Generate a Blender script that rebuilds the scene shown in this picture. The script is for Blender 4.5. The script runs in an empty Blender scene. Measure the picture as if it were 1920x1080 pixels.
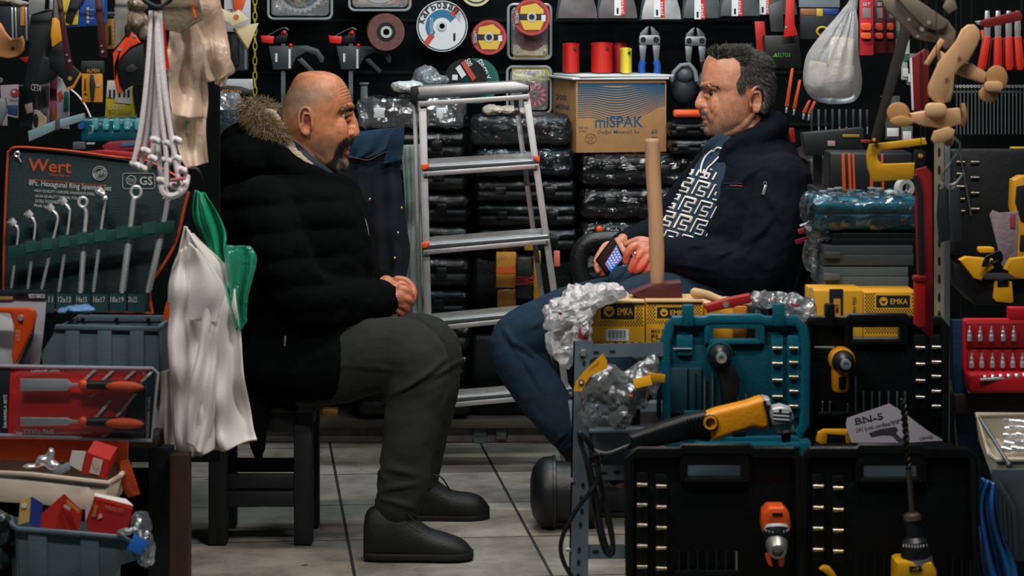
import bpy, bmesh, math, random
import numpy as np
from mathutils import Vector, Matrix, Euler, noise
random.seed(7)
SC = bpy.context.scene
COL = SC.collection
PI = math.pi
# ---------------------------------------------------------------- camera
FPX, CAMH, HY = 4800.0, 1.34, 30.0
cam_d = bpy.data.cameras.new('camera'); cam = bpy.data.objects.new('camera', cam_d); COL.objects.link(cam)
cam_d.lens = 90; cam_d.sensor_width = 36; cam_d.shift_y = -(540 - HY) / 1920
cam.location = (0, 0, CAMH); cam.rotation_euler = (PI / 2, 0, 0)
cam_d.dof.use_dof = True; cam_d.dof.focus_distance = 6.75; cam_d.dof.aperture_fstop = 9.5
cam_d.clip_start = 0.1; cam_d.clip_end = 60
SC.camera = cam
# ---------------------------------------------------------------- world, lamps, exposure
w = bpy.data.worlds.new('dim_arcade'); SC.world = w; w.use_nodes = True
w.node_tree.nodes['Background'].inputs[0].default_value = (0.05, 0.18, 0.22, 1)
w.node_tree.nodes['Background'].inputs[1].default_value = 0.15
SC.view_settings.view_transform = 'Standard'; SC.view_settings.look = 'None'
SC.view_settings.exposure = 0.0; SC.view_settings.gamma = 1.0; SC.view_settings.use_curve_mapping = False
def lamp(name, loc, target, sx, sy, power, col):
    l = bpy.data.lights.new(name, 'AREA'); l.shape = 'RECTANGLE'; l.size = sx; l.size_y = sy
    l.energy = power; l.color = col
    o = bpy.data.objects.new(name, l); COL.objects.link(o); o.location = loc
    o.rotation_euler = (Vector(target) - Vector(loc)).to_track_quat('-Z', 'Y').to_euler()
    o.visible_camera = True
    return o
lamp('ceiling_tube_light', (0.10, 5.75, 2.65), (0.0, 6.6, 0.7), 1.1, 0.10, 36, (1.0, 0.92, 0.84))
lamp('ceiling_tube_light', (0.30, 7.15, 2.6), (0.35, 8.1, 1.0), 1.4, 0.10, 30, (0.84, 0.95, 1.0))
lamp('ceiling_tube_light', (-0.85, 3.7, 2.6), (-0.75, 5.1, 0.9), 1.0, 0.10, 34, (1.0, 0.95, 0.92))
lamp('ceiling_tube_light', (0.85, 4.15, 2.6), (0.75, 4.9, 0.7), 1.0, 0.10, 30, (1.0, 0.94, 0.90))
# red electric heater glow on the floor side of the counter
h_ = lamp('heater_glow', (0.32, 6.10, 0.58), (0.325, 6.62, 0.665), 0.08, 0.05, 0.075, (1.0, 0.04, 0.01)); h_.data.spread = math.radians(38)
# ---------------------------------------------------------------- helpers
def P(x, y, Y): return Vector(((x - 960) * Y / FPX, Y, CAMH - (y - HY) * Y / FPX))
def lin(h):
    h = h.lstrip('#'); v = [int(h[i:i + 2], 16) / 255 for i in (0, 2, 4)]
    return tuple(c / 12.92 if c <= .04045 else ((c + .055) / 1.055) ** 2.4 for c in v) + (1,)
MATS = {}
def mat(col, rough=.6, metal=0, bump=0, bscale=60, var=0, vscale=8, alpha=1, trans=0, spec=.5, emis=0, coat=0, stretch=None, ior=1.45):
    key = (col, rough, metal, bump, bscale, var, vscale, alpha, trans, spec, emis, coat, stretch, ior)
    if key in MATS: return MATS[key]
    m = bpy.data.materials.new('m' + str(len(MATS))); m.use_nodes = True; nt = m.node_tree; N = nt.nodes; L = nt.links
    b = N['Principled BSDF']; c = lin(col)
    b.inputs['Base Color'].default_value = c; b.inputs['Roughness'].default_value = rough
    b.inputs['Metallic'].default_value = metal; b.inputs['Specular IOR Level'].default_value = spec
    b.inputs['Alpha'].default_value = alpha; b.inputs['Transmission Weight'].default_value = trans
    b.inputs['Coat Weight'].default_value = coat; b.inputs['IOR'].default_value = ior
    if emis:
        b.inputs['Emission Color'].default_value = c; b.inputs['Emission Strength'].default_value = emis
    tc = N.new('ShaderNodeTexCoord'); src = tc.outputs['Object']
    if stretch:
        mp = N.new('ShaderNodeMapping'); mp.inputs['Scale'].default_value = stretch; L.new(src, mp.inputs[0]); src = mp.outputs[0]
    if var:
        nz = N.new('ShaderNodeTexNoise'); nz.inputs['Scale'].default_value = vscale; nz.inputs['Detail'].default_value = 6
        L.new(src, nz.inputs['Vector'])
        mr = N.new('ShaderNodeMapRange'); mr.inputs[1].default_value = .3; mr.inputs[2].default_value = .7
        mr.inputs[3].default_value = 1 - var; mr.inputs[4].default_value = 1 + var * .6; L.new(nz.outputs[0], mr.inputs[0])
        mx = N.new('ShaderNodeMix'); mx.data_type = 'RGBA'; mx.blend_type = 'MULTIPLY'; mx.inputs['Factor'].default_value = 1
        mx.inputs['A'].default_value = c; L.new(mr.outputs[0], mx.inputs['B']); L.new(mx.outputs['Result'], b.inputs['Base Color'])
    if bump:
        nb = N.new('ShaderNodeTexNoise'); nb.inputs['Scale'].default_value = bscale; nb.inputs['Detail'].default_value = 4
        L.new(src, nb.inputs['Vector']); bp = N.new('ShaderNodeBump'); bp.inputs['Strength'].default_value = min(1, bump)
        bp.inputs['Distance'].default_value = .004 * max(1, bump); L.new(nb.outputs[0], bp.inputs['Height']); L.new(bp.outputs[0], b.inputs['Normal'])
    MATS[key] = m
    return m
def frame_of(t):
    a = Vector((0, 0, 1)) if abs(t.z) < .9 else Vector((1, 0, 0))
    u = t.cross(a).normalized(); return u, t.cross(u).normalized()
class MB:
    """collects shapes, in the coordinates of the thing they belong to"""
    def __init__(s, m=None): s.bm = bmesh.new(); s.ms = []; s.mi = 0; s.use(m) if m else None
    def use(s, m):
        if m not in s.ms: s.ms.append(m)
        s.mi = s.ms.index(m); return s
    def face(s, vs):
        try: f = s.bm.faces.new(vs)
        except ValueError: return None
        f.material_index = s.mi; return f
    def poly(s, pts): return s.face([s.bm.verts.new(p) for p in pts])
    def box(s, c, size, rot=None, bev=0, seg=2):
        t = bmesh.new(); bmesh.ops.create_cube(t, size=1)
        bmesh.ops.scale(t, vec=size, verts=t.verts)
        if bev: bmesh.ops.bevel(t, geom=t.edges[:], offset=min(bev, min(size) * .49), segments=seg, affect='EDGES', profile=.5)
        R = (rot if isinstance(rot, Matrix) else Euler(rot).to_matrix()) if rot is not None else Matrix.Identity(3)
        s.merge(t, R, Vector(c)); return s
    def merge(s, t, R=None, c=None):
        vm = {}
        for v in t.verts:
            p = v.co if R is None else R @ v.co
            vm[v] = s.bm.verts.new(p + c if c is not None else p)
        for f in t.faces: s.face([vm[v] for v in f.verts])
        t.free()
    def prism(s, pts, ext, bev=0, seg=2):
        """closed outline (3-D points) pushed along a vector"""
        t = bmesh.new(); ext = Vector(ext)
        a = [t.verts.new(p) for p in pts]; b = [t.verts.new(Vector(p) + ext) for p in pts]
        n = len(a); t.faces.new(a); t.faces.new(b[::-1])
        for i in range(n): t.faces.new((a[(i + 1) % n], a[i], b[i], b[(i + 1) % n]))
        bmesh.ops.recalc_face_normals(t, faces=t.faces[:])
        if bev:
            es = [e for e in t.edges if any(len(f.verts) > 4 or n <= 4 for f in e.link_faces)]
            try: bmesh.ops.bevel(t, geom=es, offset=bev, segments=seg, affect='EDGES', profile=.5, clamp_overlap=True)
            except Exception: pass
        s.merge(t); return s
    def tube(s, pts, r, n=10, closed=False, flat=1.0, caps=True, axis=None):
        pts = [Vector(p) for p in pts]; k = len(pts)
        rs = r if isinstance(r, (list, tuple)) else [r] * k
        rings = []; pu = None
        for i, p in enumerate(pts):
            a = pts[(i - 1) % k] if (closed or i) else p; b = pts[(i + 1) % k] if (closed or i < k - 1) else p
            t = (b - a).normalized() if (b - a).length > 1e-9 else Vector((0, 0, 1))
            if axis is not None:
                u = Vector(axis); u = (u - t * u.dot(t)).normalized()
            elif pu is None: u = frame_of(t)[0]
            else:
                u = pu - t * pu.dot(t)
                u = u.normalized() if u.length > 1e-6 else frame_of(t)[0]
            pu = u; v = t.cross(u)
            rings.append([s.bm.verts.new(p + u * math.cos(2 * PI * j / n) * rs[i] + v * math.sin(2 * PI * j / n) * rs[i] * flat) for j in range(n)])
        for i in range(k if closed else k - 1):
            A, B = rings[i], rings[(i + 1) % k]
            for j in range(n): s.face((A[j], A[(j + 1) % n], B[(j + 1) % n], B[j]))
        if caps and not closed: s.face(rings[0][::-1]); s.face(rings[-1])
        return s
    def cyl(s, a, b, r, r2=None, n=20, caps=True): return s.tube([a, b], [r, r if r2 is None else r2], n, caps=caps)
    def lathe(s, o, ax, prof, n=32, full=True):
        o = Vector(o); ax = Vector(ax).normalized(); u, v = frame_of(ax); rings = []
        for t, r in prof:
            if r < 1e-6: rings.append([s.bm.verts.new(o + ax * t)])
            else: rings.append([s.bm.verts.new(o + ax * t + (u * math.cos(2 * PI * j / n) + v * math.sin(2 * PI * j / n)) * r) for j in range(n)])
        for A, B in zip(rings, rings[1:]):
            for j in range(n):
                if len(A) == 1 and len(B) == 1: break
                if len(A) == 1: s.face((A[0], B[(j + 1) % n], B[j]))
                elif len(B) == 1: s.face((A[j], A[(j + 1) % n], B[0]))
                else: s.face((A[j], A[(j + 1) % n], B[(j + 1) % n], B[j]))
        return s
    def ball(s, c, r, rot=None, n=16):
        t = bmesh.new(); bmesh.ops.create_uvsphere(t, u_segments=n, v_segments=max(6, n * 2 // 3), radius=1)
        rr = r if isinstance(r, (tuple, list)) else (r, r, r)
        bmesh.ops.scale(t, vec=rr, verts=t.verts)
        s.merge(t, (Euler(rot).to_matrix() if rot is not None and not isinstance(rot, Matrix) else rot) if rot is not None else Matrix.Identity(3), Vector(c)); return s
    def grid(s, nu, nv, fn, closed=False):
        g = [[s.bm.verts.new(fn(i / (nu - (0 if closed else 1)), j / (nv - 1))) for i in range(nu)] for j in range(nv)]
        for j in range(nv - 1):
            for i in range(nu if closed else nu - 1): s.face((g[j][i], g[j][(i + 1) % nu], g[j + 1][(i + 1) % nu], g[j + 1][i]))
        return s
def obj(name, mb, parent=None, smooth=40, thick=0, sub=0, bevel=0, recalc=True, **tags):
    if recalc: bmesh.ops.recalc_face_normals(mb.bm, faces=mb.bm.faces[:])
    me = bpy.data.meshes.new(name); mb.bm.to_mesh(me); mb.bm.free()
    for m in mb.ms: me.materials.append(m)
    return link(name, me, parent, smooth, thick, sub, bevel, **tags)
def link(name, me, parent=None, smooth=40, thick=0, sub=0, bevel=0, **tags):
    if smooth:
        for p in me.polygons: p.use_smooth = True
        if smooth < 180: me.set_sharp_from_angle(angle=math.radians(smooth))
    o = bpy.data.objects.new(name, me); COL.objects.link(o)
    if parent: o.parent = parent
    if thick: md = o.modifiers.new('s', 'SOLIDIFY'); md.thickness = thick; md.offset = 0
    if bevel: md = o.modifiers.new('b', 'BEVEL'); md.width = bevel; md.segments = 2; md.limit_method = 'ANGLE'; md.angle_limit = .7
    if sub: md = o.modifiers.new('u', 'SUBSURF'); md.levels = md.render_levels = sub
    for k, v in tags.items(): o[k] = v
    return o
def tag(o, label, cat, group=None):
    o['label'] = label; o['category'] = cat
    if group: o['group'] = group
    return o
def thing(name, loc, label, cat, group=None, rot=None):
    o = bpy.data.objects.new(name, None); COL.objects.link(o); o.location = loc; o.empty_display_size = .02
    if rot: o.rotation_euler = rot
    return tag(o, label, cat, group)
def struct(name, mb, **k):
    o = obj(name, mb, **k); o['kind'] = 'structure'; return o
def dup(root, loc, label=None, rot=None, scale=None, cat=None):
    r = root.copy(); COL.objects.link(r); r.location = loc
    if rot: r.rotation_euler = rot
    if scale: r.scale = (scale,) * 3
    if label: r['label'] = label
    if cat: r['category'] = cat
    for ch in list(root.children):
        c = ch.copy(); COL.objects.link(c); c.parent = r
        for g in list(ch.children):
            d = g.copy(); COL.objects.link(d); d.parent = c
    return r
class Fr:
    """a place in the shop: Fr(x, y, Y) stands at that point; calling it gives offsets from there in metres"""
    def __init__(s, x, y, Y): s.o = P(x, y, Y); s.Y = Y; s.u = Y / FPX
    def __call__(s, x, y, d=0): return P(x, y, s.Y + d) - s.o
    def L(s, pts, d=0): return [s(p[0], p[1], d + (p[2] if len(p) > 2 else 0)) for p in pts]
    def thing(s, name, label, cat, group=None): return thing(name, s.o, label, cat, group)
    def slab(s, mb, x0, y0, x1, y1, d=0, t=.01, bev=0):
        a, b = s(x0, y1, d), s(x1, y0, d); c = (a + b) / 2; c.y += t / 2
        return mb.box(c, (b.x - a.x, t, b.z - a.z), bev=bev)
    def cut(s, mb, pts, d=0, t=.01, bev=0, seg=2): return mb.prism(s.L(pts, d), (0, t, 0), bev, seg)
TC = {}
def text_mesh(t, bold=0.0):
    k = (t, bold)
    if k in TC: return TC[k]
    cu = bpy.data.curves.new('t', 'FONT'); cu.body = t; cu.resolution_u = 2; cu.extrude = 0.0; cu.offset = min(bold, .012)
    o = bpy.data.objects.new('t', cu); COL.objects.link(o)
    me = o.to_mesh(); v = [tuple(p.co) for p in me.vertices]; f = [tuple(p.vertices) for p in me.polygons]
    o.to_mesh_clear(); bpy.data.objects.remove(o); bpy.data.curves.remove(cu)
    TC[k] = (v, f); return TC[k]
def letters(mb, fr, t, x0, y0, x1, y1, d, roll=0, bold=0.0, mirror=False, plane=None):
    """lettering filling the box x0..x1, y0..y1; roll in degrees turns it about its centre"""
    v, f = text_mesh(t, bold)
    if not v: return
    xs = [p[0] for p in v]; ys = [p[1] for p in v]; w_, h_ = max(xs) - min(xs), max(ys) - min(ys)
    a, b = fr(x0, y1, d), fr(x1, y0, d); c = (a + b) / 2; W, Hh = b.x - a.x, b.z - a.z
    ca, sa = math.cos(math.radians(roll)), math.sin(math.radians(roll)); vs = []
    for p in v:
        px = ((p[0] - min(xs)) / w_ - .5) * W * (-1 if mirror else 1); py = ((p[1] - min(ys)) / max(h_, 1e-6) - .5) * Hh
        q = Vector((px * ca - py * sa, 0, px * sa + py * ca))
        if plane is not None: q = plane @ q
        vs.append(mb.bm.verts.new(c + q))
    for q in f: mb.face([vs[i] for i in q])
def ring_pts(c, r, n=32, a0=0, a1=2 * PI, ry=None):
    ry = r if ry is None else ry
    return [(c[0] + r * math.cos(a0 + (a1 - a0) * i / n), c[1] + ry * math.sin(a0 + (a1 - a0) * i / n)) for i in range(n)]
def rrect(x0, y0, x1, y1, r, n=4):
    o = []
    for cx, cy, a in ((x1 - r, y1 - r, 0), (x0 + r, y1 - r, PI / 2), (x0 + r, y0 + r, PI), (x1 - r, y0 + r, 3 * PI / 2)):
        o += [(cx + r * math.cos(a + PI / 2 * i / n), cy + r * math.sin(a + PI / 2 * i / n)) for i in range(n + 1)]
    return o
def catmull(pts, k=6):
    pts = [Vector(p) for p in pts]; o = []
    for i in range(len(pts) - 1):
        a, b, c, d = pts[max(i - 1, 0)], pts[i], pts[i + 1], pts[min(i + 2, len(pts) - 1)]
        for j in range(k):
            t = j / k; o.append(.5 * ((2 * b) + (c - a) * t + (2 * a - 5 * b + 4 * c - d) * t * t + (3 * b - a - 3 * c + d) * t ** 3))
    o.append(pts[-1]); return o
def fuse(name, mb, parent, voxel=.006, smooth=4, disp=None, mats=None, faceted=False, noise_amp=0, noise_scale=10, stretch=(1, 1, 1)):
    """melts overlapping closed shapes into one continuous surface"""
    me = bpy.data.meshes.new('tmp'); bmesh.ops.recalc_face_normals(mb.bm, faces=mb.bm.faces[:]); mb.bm.to_mesh(me); ms = mb.ms; mb.bm.free()
    o = bpy.data.objects.new('tmp', me); COL.objects.link(o)
    r = o.modifiers.new('r', 'REMESH'); r.mode = 'VOXEL'; r.voxel_size = voxel
    if smooth: q = o.modifiers.new('q', 'SMOOTH'); q.factor = .5; q.iterations = smooth
    dg = bpy.context.evaluated_depsgraph_get(); nm = bpy.data.meshes.new_from_object(o.evaluated_get(dg))
    bpy.data.objects.remove(o); nm.materials.clear()
    for m in ms: nm.materials.append(m)
    n = len(nm.vertices)
    if noise_amp:
        co = np.empty(n * 3); nm.vertices.foreach_get('co', co); co = co.reshape(-1, 3)
        no = np.empty(n * 3); nm.vertex_normals.foreach_get('vector', no); no = no.reshape(-1, 3)
        h = np.array([noise.fractal(Vector((p[0] * stretch[0], p[1] * stretch[1], p[2] * stretch[2])) * noise_scale, .6, 2.1, 3) for p in co])
        co += no * (h * noise_amp)[:, None]; nm.vertices.foreach_set('co', co.ravel())
    if disp:
        co = np.empty(n * 3); nm.vertices.foreach_get('co', co); co = disp(co.reshape(-1, 3)); nm.vertices.foreach_set('co', co.ravel())
    if faceted:
        q = bpy.data.objects.new('tmp', nm); COL.objects.link(q); d_ = q.modifiers.new('d', 'DECIMATE'); d_.ratio = faceted
        n2 = bpy.data.meshes.new_from_object(q.evaluated_get(bpy.context.evaluated_depsgraph_get())); bpy.data.objects.remove(q); nm = n2
        nm.name = name; return link(name, nm, parent, 24)
    nm.name = name
    return link(name, nm, parent, 180)
def strands(name, roots, parent, m, L=.02, r=.0004, seg=3, droop=.3, jit=.3, seed=1):
    """many fine tapered hairs as one mesh; roots = [(point, direction, length)]"""
    rnd = random.Random(seed); V = []; Fc = []
    for p, d, l in roots:
        d = (Vector(d) + Vector((rnd.gauss(0, jit), rnd.gauss(0, jit), rnd.gauss(0, jit)))).normalized(); p = Vector(p)
        u, v = frame_of(d); b = len(V); l *= rnd.uniform(.7, 1.2)
        for i in range(seg + 1):
            t = i / seg; q = p + d * l * t + Vector((0, 0, -1)) * droop * l * t * t; rr = r * (1 - t) + r * .12
            for j in range(3):
                a = 2 * PI * j / 3; V.append(q + u * math.cos(a) * rr + v * math.sin(a) * rr)
        for i in range(seg):
            for j in range(3): Fc.append((b + i * 3 + j, b + i * 3 + (j + 1) % 3, b + i * 3 + 3 + (j + 1) % 3, b + i * 3 + 3 + j))
    me = bpy.data.meshes.new(name); me.from_pydata(V, [], Fc); me.materials.append(m)
    return link(name, me, parent, 180)
# ================================================================ materials with their own node trees
def film(tint='#cfd8da', haze=.10, gloss=.5, bump=1.0, bscale=45, rough=.12):
    k = ('film', tint, haze, gloss, bump, bscale, rough)
    if k in MATS: return MATS[k]
    m = bpy.data.materials.new('film'); m.use_nodes = True; nt = m.node_tree; N = nt.nodes; L = nt.links; N.clear()
    out = N.new('ShaderNodeOutputMaterial'); tr = N.new('ShaderNodeBsdfTransparent'); tr.inputs[0].default_value = (.97, .98, .98, 1)
    gl = N.new('ShaderNodeBsdfGlossy'); gl.inputs['Roughness'].default_value = rough; gl.inputs[0].default_value = (.9, .95, 1, 1)
    df = N.new('ShaderNodeBsdfDiffuse'); df.inputs[0].default_value = lin(tint); tl = N.new('ShaderNodeBsdfTranslucent'); tl.inputs[0].default_value = lin(tint)
    fr = N.new('ShaderNodeFresnel'); fr.inputs[0].default_value = 1.6
    nz = N.new('ShaderNodeTexNoise'); nz.inputs['Scale'].default_value = bscale; nz.inputs['Detail'].default_value = 3; nz.inputs['Distortion'].default_value = 1.5
    tc = N.new('ShaderNodeTexCoord'); L.new(tc.outputs['Object'], nz.inputs['Vector'])
    bp = N.new('ShaderNodeBump'); bp.inputs['Strength'].default_value = min(bump, 1); bp.inputs['Distance'].default_value = .006 * max(1, bump); L.new(nz.outputs[0], bp.inputs['Height'])
    for q in (gl, df, fr): L.new(bp.outputs[0], q.inputs['Normal'])
    mu = N.new('ShaderNodeMath'); mu.operation = 'MULTIPLY_ADD'; mu.inputs[1].default_value = gloss * 1.6; mu.inputs[2].default_value = 0; mu.use_clamp = True; L.new(fr.outputs[0], mu.inputs[0])
    a = N.new('ShaderNodeMixShader'); a.inputs[0].default_value = haze
    dd = N.new('ShaderNodeMixShader'); dd.inputs[0].default_value = .35; L.new(df.outputs[0], dd.inputs[1]); L.new(tl.outputs[0], dd.inputs[2])
    L.new(tr.outputs[0], a.inputs[1]); L.new(dd.outputs[0], a.inputs[2])
    b = N.new('ShaderNodeMixShader'); L.new(mu.outputs[0], b.inputs[0]); L.new(a.outputs[0], b.inputs[1]); L.new(gl.outputs[0], b.inputs[2])
    L.new(b.outputs[0], out.inputs[0]); MATS[k] = m; return m
def tile_mat():
    m = bpy.data.materials.new('floor_tiles'); m.use_nodes = True; nt = m.node_tree; N = nt.nodes; L = nt.links; b = N['Principled BSDF']
    tc = N.new('ShaderNodeTexCoord'); mp = N.new('ShaderNodeMapping'); mp.vector_type = 'TEXTURE'
    mp.inputs['Location'].default_value = (-.4676, 7.014, 0); mp.inputs['Rotation'].default_value = (0, 0, math.radians(5.85))
    L.new(tc.outputs['Object'], mp.inputs[0])
    br = N.new('ShaderNodeTexBrick'); br.offset = 0; br.inputs['Scale'].default_value = 1; br.inputs['Brick Width'].default_value = .47
    br.inputs['Row Height'].default_value = .47; br.inputs['Mortar Size'].default_value = .0045; br.inputs['Mortar Smooth'].default_value = .25
    br.inputs['Color1'].default_value = lin('#9c978c'); br.inputs['Color2'].default_value = lin('#8e897f'); br.inputs['Mortar'].default_value = lin('#2a2e2c')
    L.new(mp.outputs[0], br.inputs['Vector'])
    nz = N.new('ShaderNodeTexNoise'); nz.inputs['Scale'].default_value = 5; nz.inputs['Detail'].default_value = 9; nz.inputs['Roughness'].default_value = .68
    L.new(tc.outputs['Object'], nz.inputs['Vector'])
    cr = N.new('ShaderNodeValToRGB'); cr.color_ramp.elements[0].position = .36; cr.color_ramp.elements[0].color = (.45, .46, .44, 1)
    cr.color_ramp.elements[1].position = .62; cr.color_ramp.elements[1].color = (1, 1, 1, 1); L.new(nz.outputs[0], cr.inputs[0])
    n2 = N.new('ShaderNodeTexNoise'); n2.inputs['Scale'].default_value = 13; n2.inputs['Detail'].default_value = 5; L.new(tc.outputs['Object'], n2.inputs['Vector'])
    c2 = N.new('ShaderNodeValToRGB'); c2.color_ramp.elements[0].position = .70; c2.color_ramp.elements[0].color = (1, 1, 1, 1)
    c2.color_ramp.elements[1].position = .73; c2.color_ramp.elements[1].color = (.12, .13, .12, 1); L.new(n2.outputs[0], c2.inputs[0])
    def mul(a, c):
        x = N.new('ShaderNodeMix'); x.data_type = 'RGBA'; x.blend_type = 'MULTIPLY'; x.inputs['Factor'].default_value = 1
        L.new(a, x.inputs['A']); L.new(c, x.inputs['B']); return x.outputs['Result']
    L.new(mul(mul(br.outputs[0], cr.outputs[0]), c2.outputs[0]), b.inputs['Base Color'])
    b.inputs['Roughness'].default_value = .55
    bp = N.new('ShaderNodeBump'); bp.inputs['Strength'].default_value = .5; bp.inputs['Distance'].default_value = .002
    L.new(br.outputs['Fac'], bp.inputs['Height']); bp.invert = True; L.new(bp.outputs[0], b.inputs['Normal'])
    return m
K = dict(
    black=mat('#0a0f11', .45, spec=.35), blackm=mat('#0c1012', .75), board=mat('#04080a', .9, var=.3, spec=.15), steel=mat('#c4c8ca', .34, .7), chrome=mat('#eceef0', .24, .75),
    dsteel=mat('#5f666b', .45, .6, var=.3, vscale=20), alu=mat('#b4b4b6', .42, .75, var=.12, vscale=30), white=mat('#d9dbdc', .5), paper=mat('#d4d2d6', .7), red=mat('#c81f18', .4),
    dred=mat('#7a1218', .45), orange=mat('#e4541a', .45), yellow=mat('#e0a01c', .45), lemon=mat('#d8c93a', .5), blue=mat('#1a4fa0', .5), teal=mat('#0b5a6c', .42, bump=.3, bscale=200),
    ink=mat('#14191c', .6), grey=mat('#56646a', .5), dgrey=mat('#30383c', .5), wood=mat('#b98d5f', .6, var=.25, vscale=6, stretch=(1, 1, 8)),
    card=mat('#a87e52', .8, var=.1, vscale=30), pine=mat('#cfae7c', .6, var=.2, vscale=10), glassy=film(haze=.05, gloss=.5, bump=.3), wrap=film(haze=.004, gloss=.26, bump=1.6, bscale=24, rough=.09))
# ================================================================ room
m = MB(tile_mat()); m.poly([(-4, 2, 0), (4, 2, 0), (4, 9, 0), (-4, 9, 0)]); struct('floor', m, smooth=0)
m = MB(K['board']); m.box((0, 8.45, 1.4), (5, .1, 2.8)); struct('wall_back', m, smooth=0)
m = MB(K['board']); m.box((-2.2, 6.2, 1.4), (.08, 4.4, 2.8)); struct('wall_left', m, smooth=0)
m = MB(K['board']); m.box((2.2, 6.2, 1.4), (.08, 4.4, 2.8)); struct('wall_right', m, smooth=0)
m = MB(mat('#7d7a70', .7, var=.5, vscale=14, bump=.6, bscale=30)); m.box((.0, 8.22, .03), (3.6, .36, .06), bev=.008); struct('trim_1', m)
# grooved display board behind everything on the back wall
fb = Fr(960, 400, 8.36)
t = fb.thing('display_board', 'tall black grooved display board covering the back wall', 'display board')
m = MB(K['board']); m.box((.0, 0, 0), (2.9, .02, 2.5)); obj('panel', m, t)
for k in range(13):
    m = MB(mat('#0a0e10', .8, spec=.2)); m.box((0, -.014, -.9 + k * .17), (2.9, .008, .012), bev=.002); obj('groove_lip', m, t)
# steel shelf rack carrying the stacked cases
f = Fr(960, 800, 8.0)
t = f.thing('goods_shelf', 'dark low shelf plank under the wrapped cases by the back wall', 'shelf')
m = MB(mat('#3b3630', .7, var=.4)); m.box((.05, .12, .01), (2.3, .26, .03), bev=.004); obj('plank', m, t)
for x in (-1.05, -.1, .9):
    m = MB(K['dsteel']); m.box((x, .12, -.03), (.04, .2, .05)); obj('foot', m, t)
# yellow chain
f = Fr(478, 60, 8.24)
t = f.thing('hanging_chain', 'yellow plastic chain hanging beside the cardboard star', 'chain')
m = MB(mat('#b5a51e', .5))
for i in range(16):
    y = -40 + i * 14; pts = [f(478 + math.cos(a) * (3.6 if i % 2 else 1.2), y + math.sin(a) * 9, (0 if i % 2 else .004) * math.cos(a)) for a in [2 * PI * q / 10 for q in range(10)]]
    m.tube(pts, .0021, 6, closed=True)
obj('chain_links', m, t)
# ================================================================ discs on the back wall
def disc(name, cx, cy, r, Y, label, cat, layers, thick=.004, group=None, tilt=0, hub=None, extra=None):
    f = Fr(cx, cy, Y); t = f.thing(name, label, cat, group); u = f.u
    if tilt: t.rotation_euler = (0, 0, tilt)
    m = MB(layers[0][2]); m.lathe((0, 0, 0), (0, 1, 0), [(0, layers[0][0] * u), (0, r * u), (thick, r * u), (thick, layers[0][0] * u), (0, layers[0][0] * u)], 40); obj('disc_body', m, t)
    for i, (a, b, c) in enumerate(layers[1:]):
        m = MB(c); m.lathe((0, -.0006 * (i + 1), 0), (0, 1, 0), [(0.0005, a * u), (0, a * u), (0, b * u), (0.0005, b * u)], 40); obj('printed_ring', m, t)
    if hub: m = MB(K['steel']); m.lathe((0, -.0035, 0), (0, 1, 0), [(.003, hub[0] * u), (0, hub[0] * u), (0, hub[1] * u), (.003, hub[1] * u)], 28); obj('metal_bush', m, t)
    if extra: extra(f, t)
    return t
m_w = mat('#c9cccf', .5); rdk = mat('#8c1d22', .5)
def karb(f, t):
    u = f.u
    m = MB(mat('#17648c', .5)); pts = ring_pts((829, 49), 31, 24, PI * .72, PI * 1.86) + ring_pts((829, 49), 17, 24, PI * 1.86, PI * .72); f.cut(m, pts, -.0022, .0006); obj('blue_arc', m, t)
    m = MB(mat('#b23a2c', .5))
    f.cut(m, [(843, 26), (856, 10), (863, 17), (850, 32)], -.0026, .0006); obj('red_band', m, t); m = MB(mat('#b23a2c', .5)); f.cut(m, [(815, 68), (801, 87), (794, 80), (807, 62)], -.0026, .0006); obj('red_band', m, t)
    m = MB(K['ink']); s_ = 'Karbosan'
    for i, ch in enumerate(s_):
        a = math.radians(196 + i * 16.5); x, y = 829 + 39.5 * math.cos(a), 49 + 39.5 * math.sin(a)
        letters(m, f, ch, x - 4.4, y - 6, x + 4.4, y + 6, -.0032, roll=-(math.degrees(a) + 90), bold=.02)
    for k in range(3): letters(m, f, '........', 848, 20 + k * 6, 866, 22 + k * 6, -.0032, roll=-50)
    f.slab(m, 850, 62, 854, 76, -.0032, .0005); obj('lettering', m, t)
    m = MB(m_w); letters(m, f, 'METAL INOX', 806, 33, 812, 64, -.0034, roll=0); obj('small_lettering', m, t)
disc('cutting_disc', 829, 49, 48, 8.24, 'large white metal cutting disc with blue and red print high on the back wall', 'cutting disc',
     [(6, 0, m_w), (44, 46.5, mat('#1b3a48', .5))], .003, hub=(5, 9), extra=karb)
disc('flap_wheel', 724, 60, 35, 8.16, 'brown abrasive flap wheel with black hub on the back wall', 'flap wheel',
     [(17, 0, mat('#6b4540', .9, bump=.8, bscale=300, var=.3, vscale=60)), (9, 18, K['black'])], .034, hub=(6, 11), tilt=.2)
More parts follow.
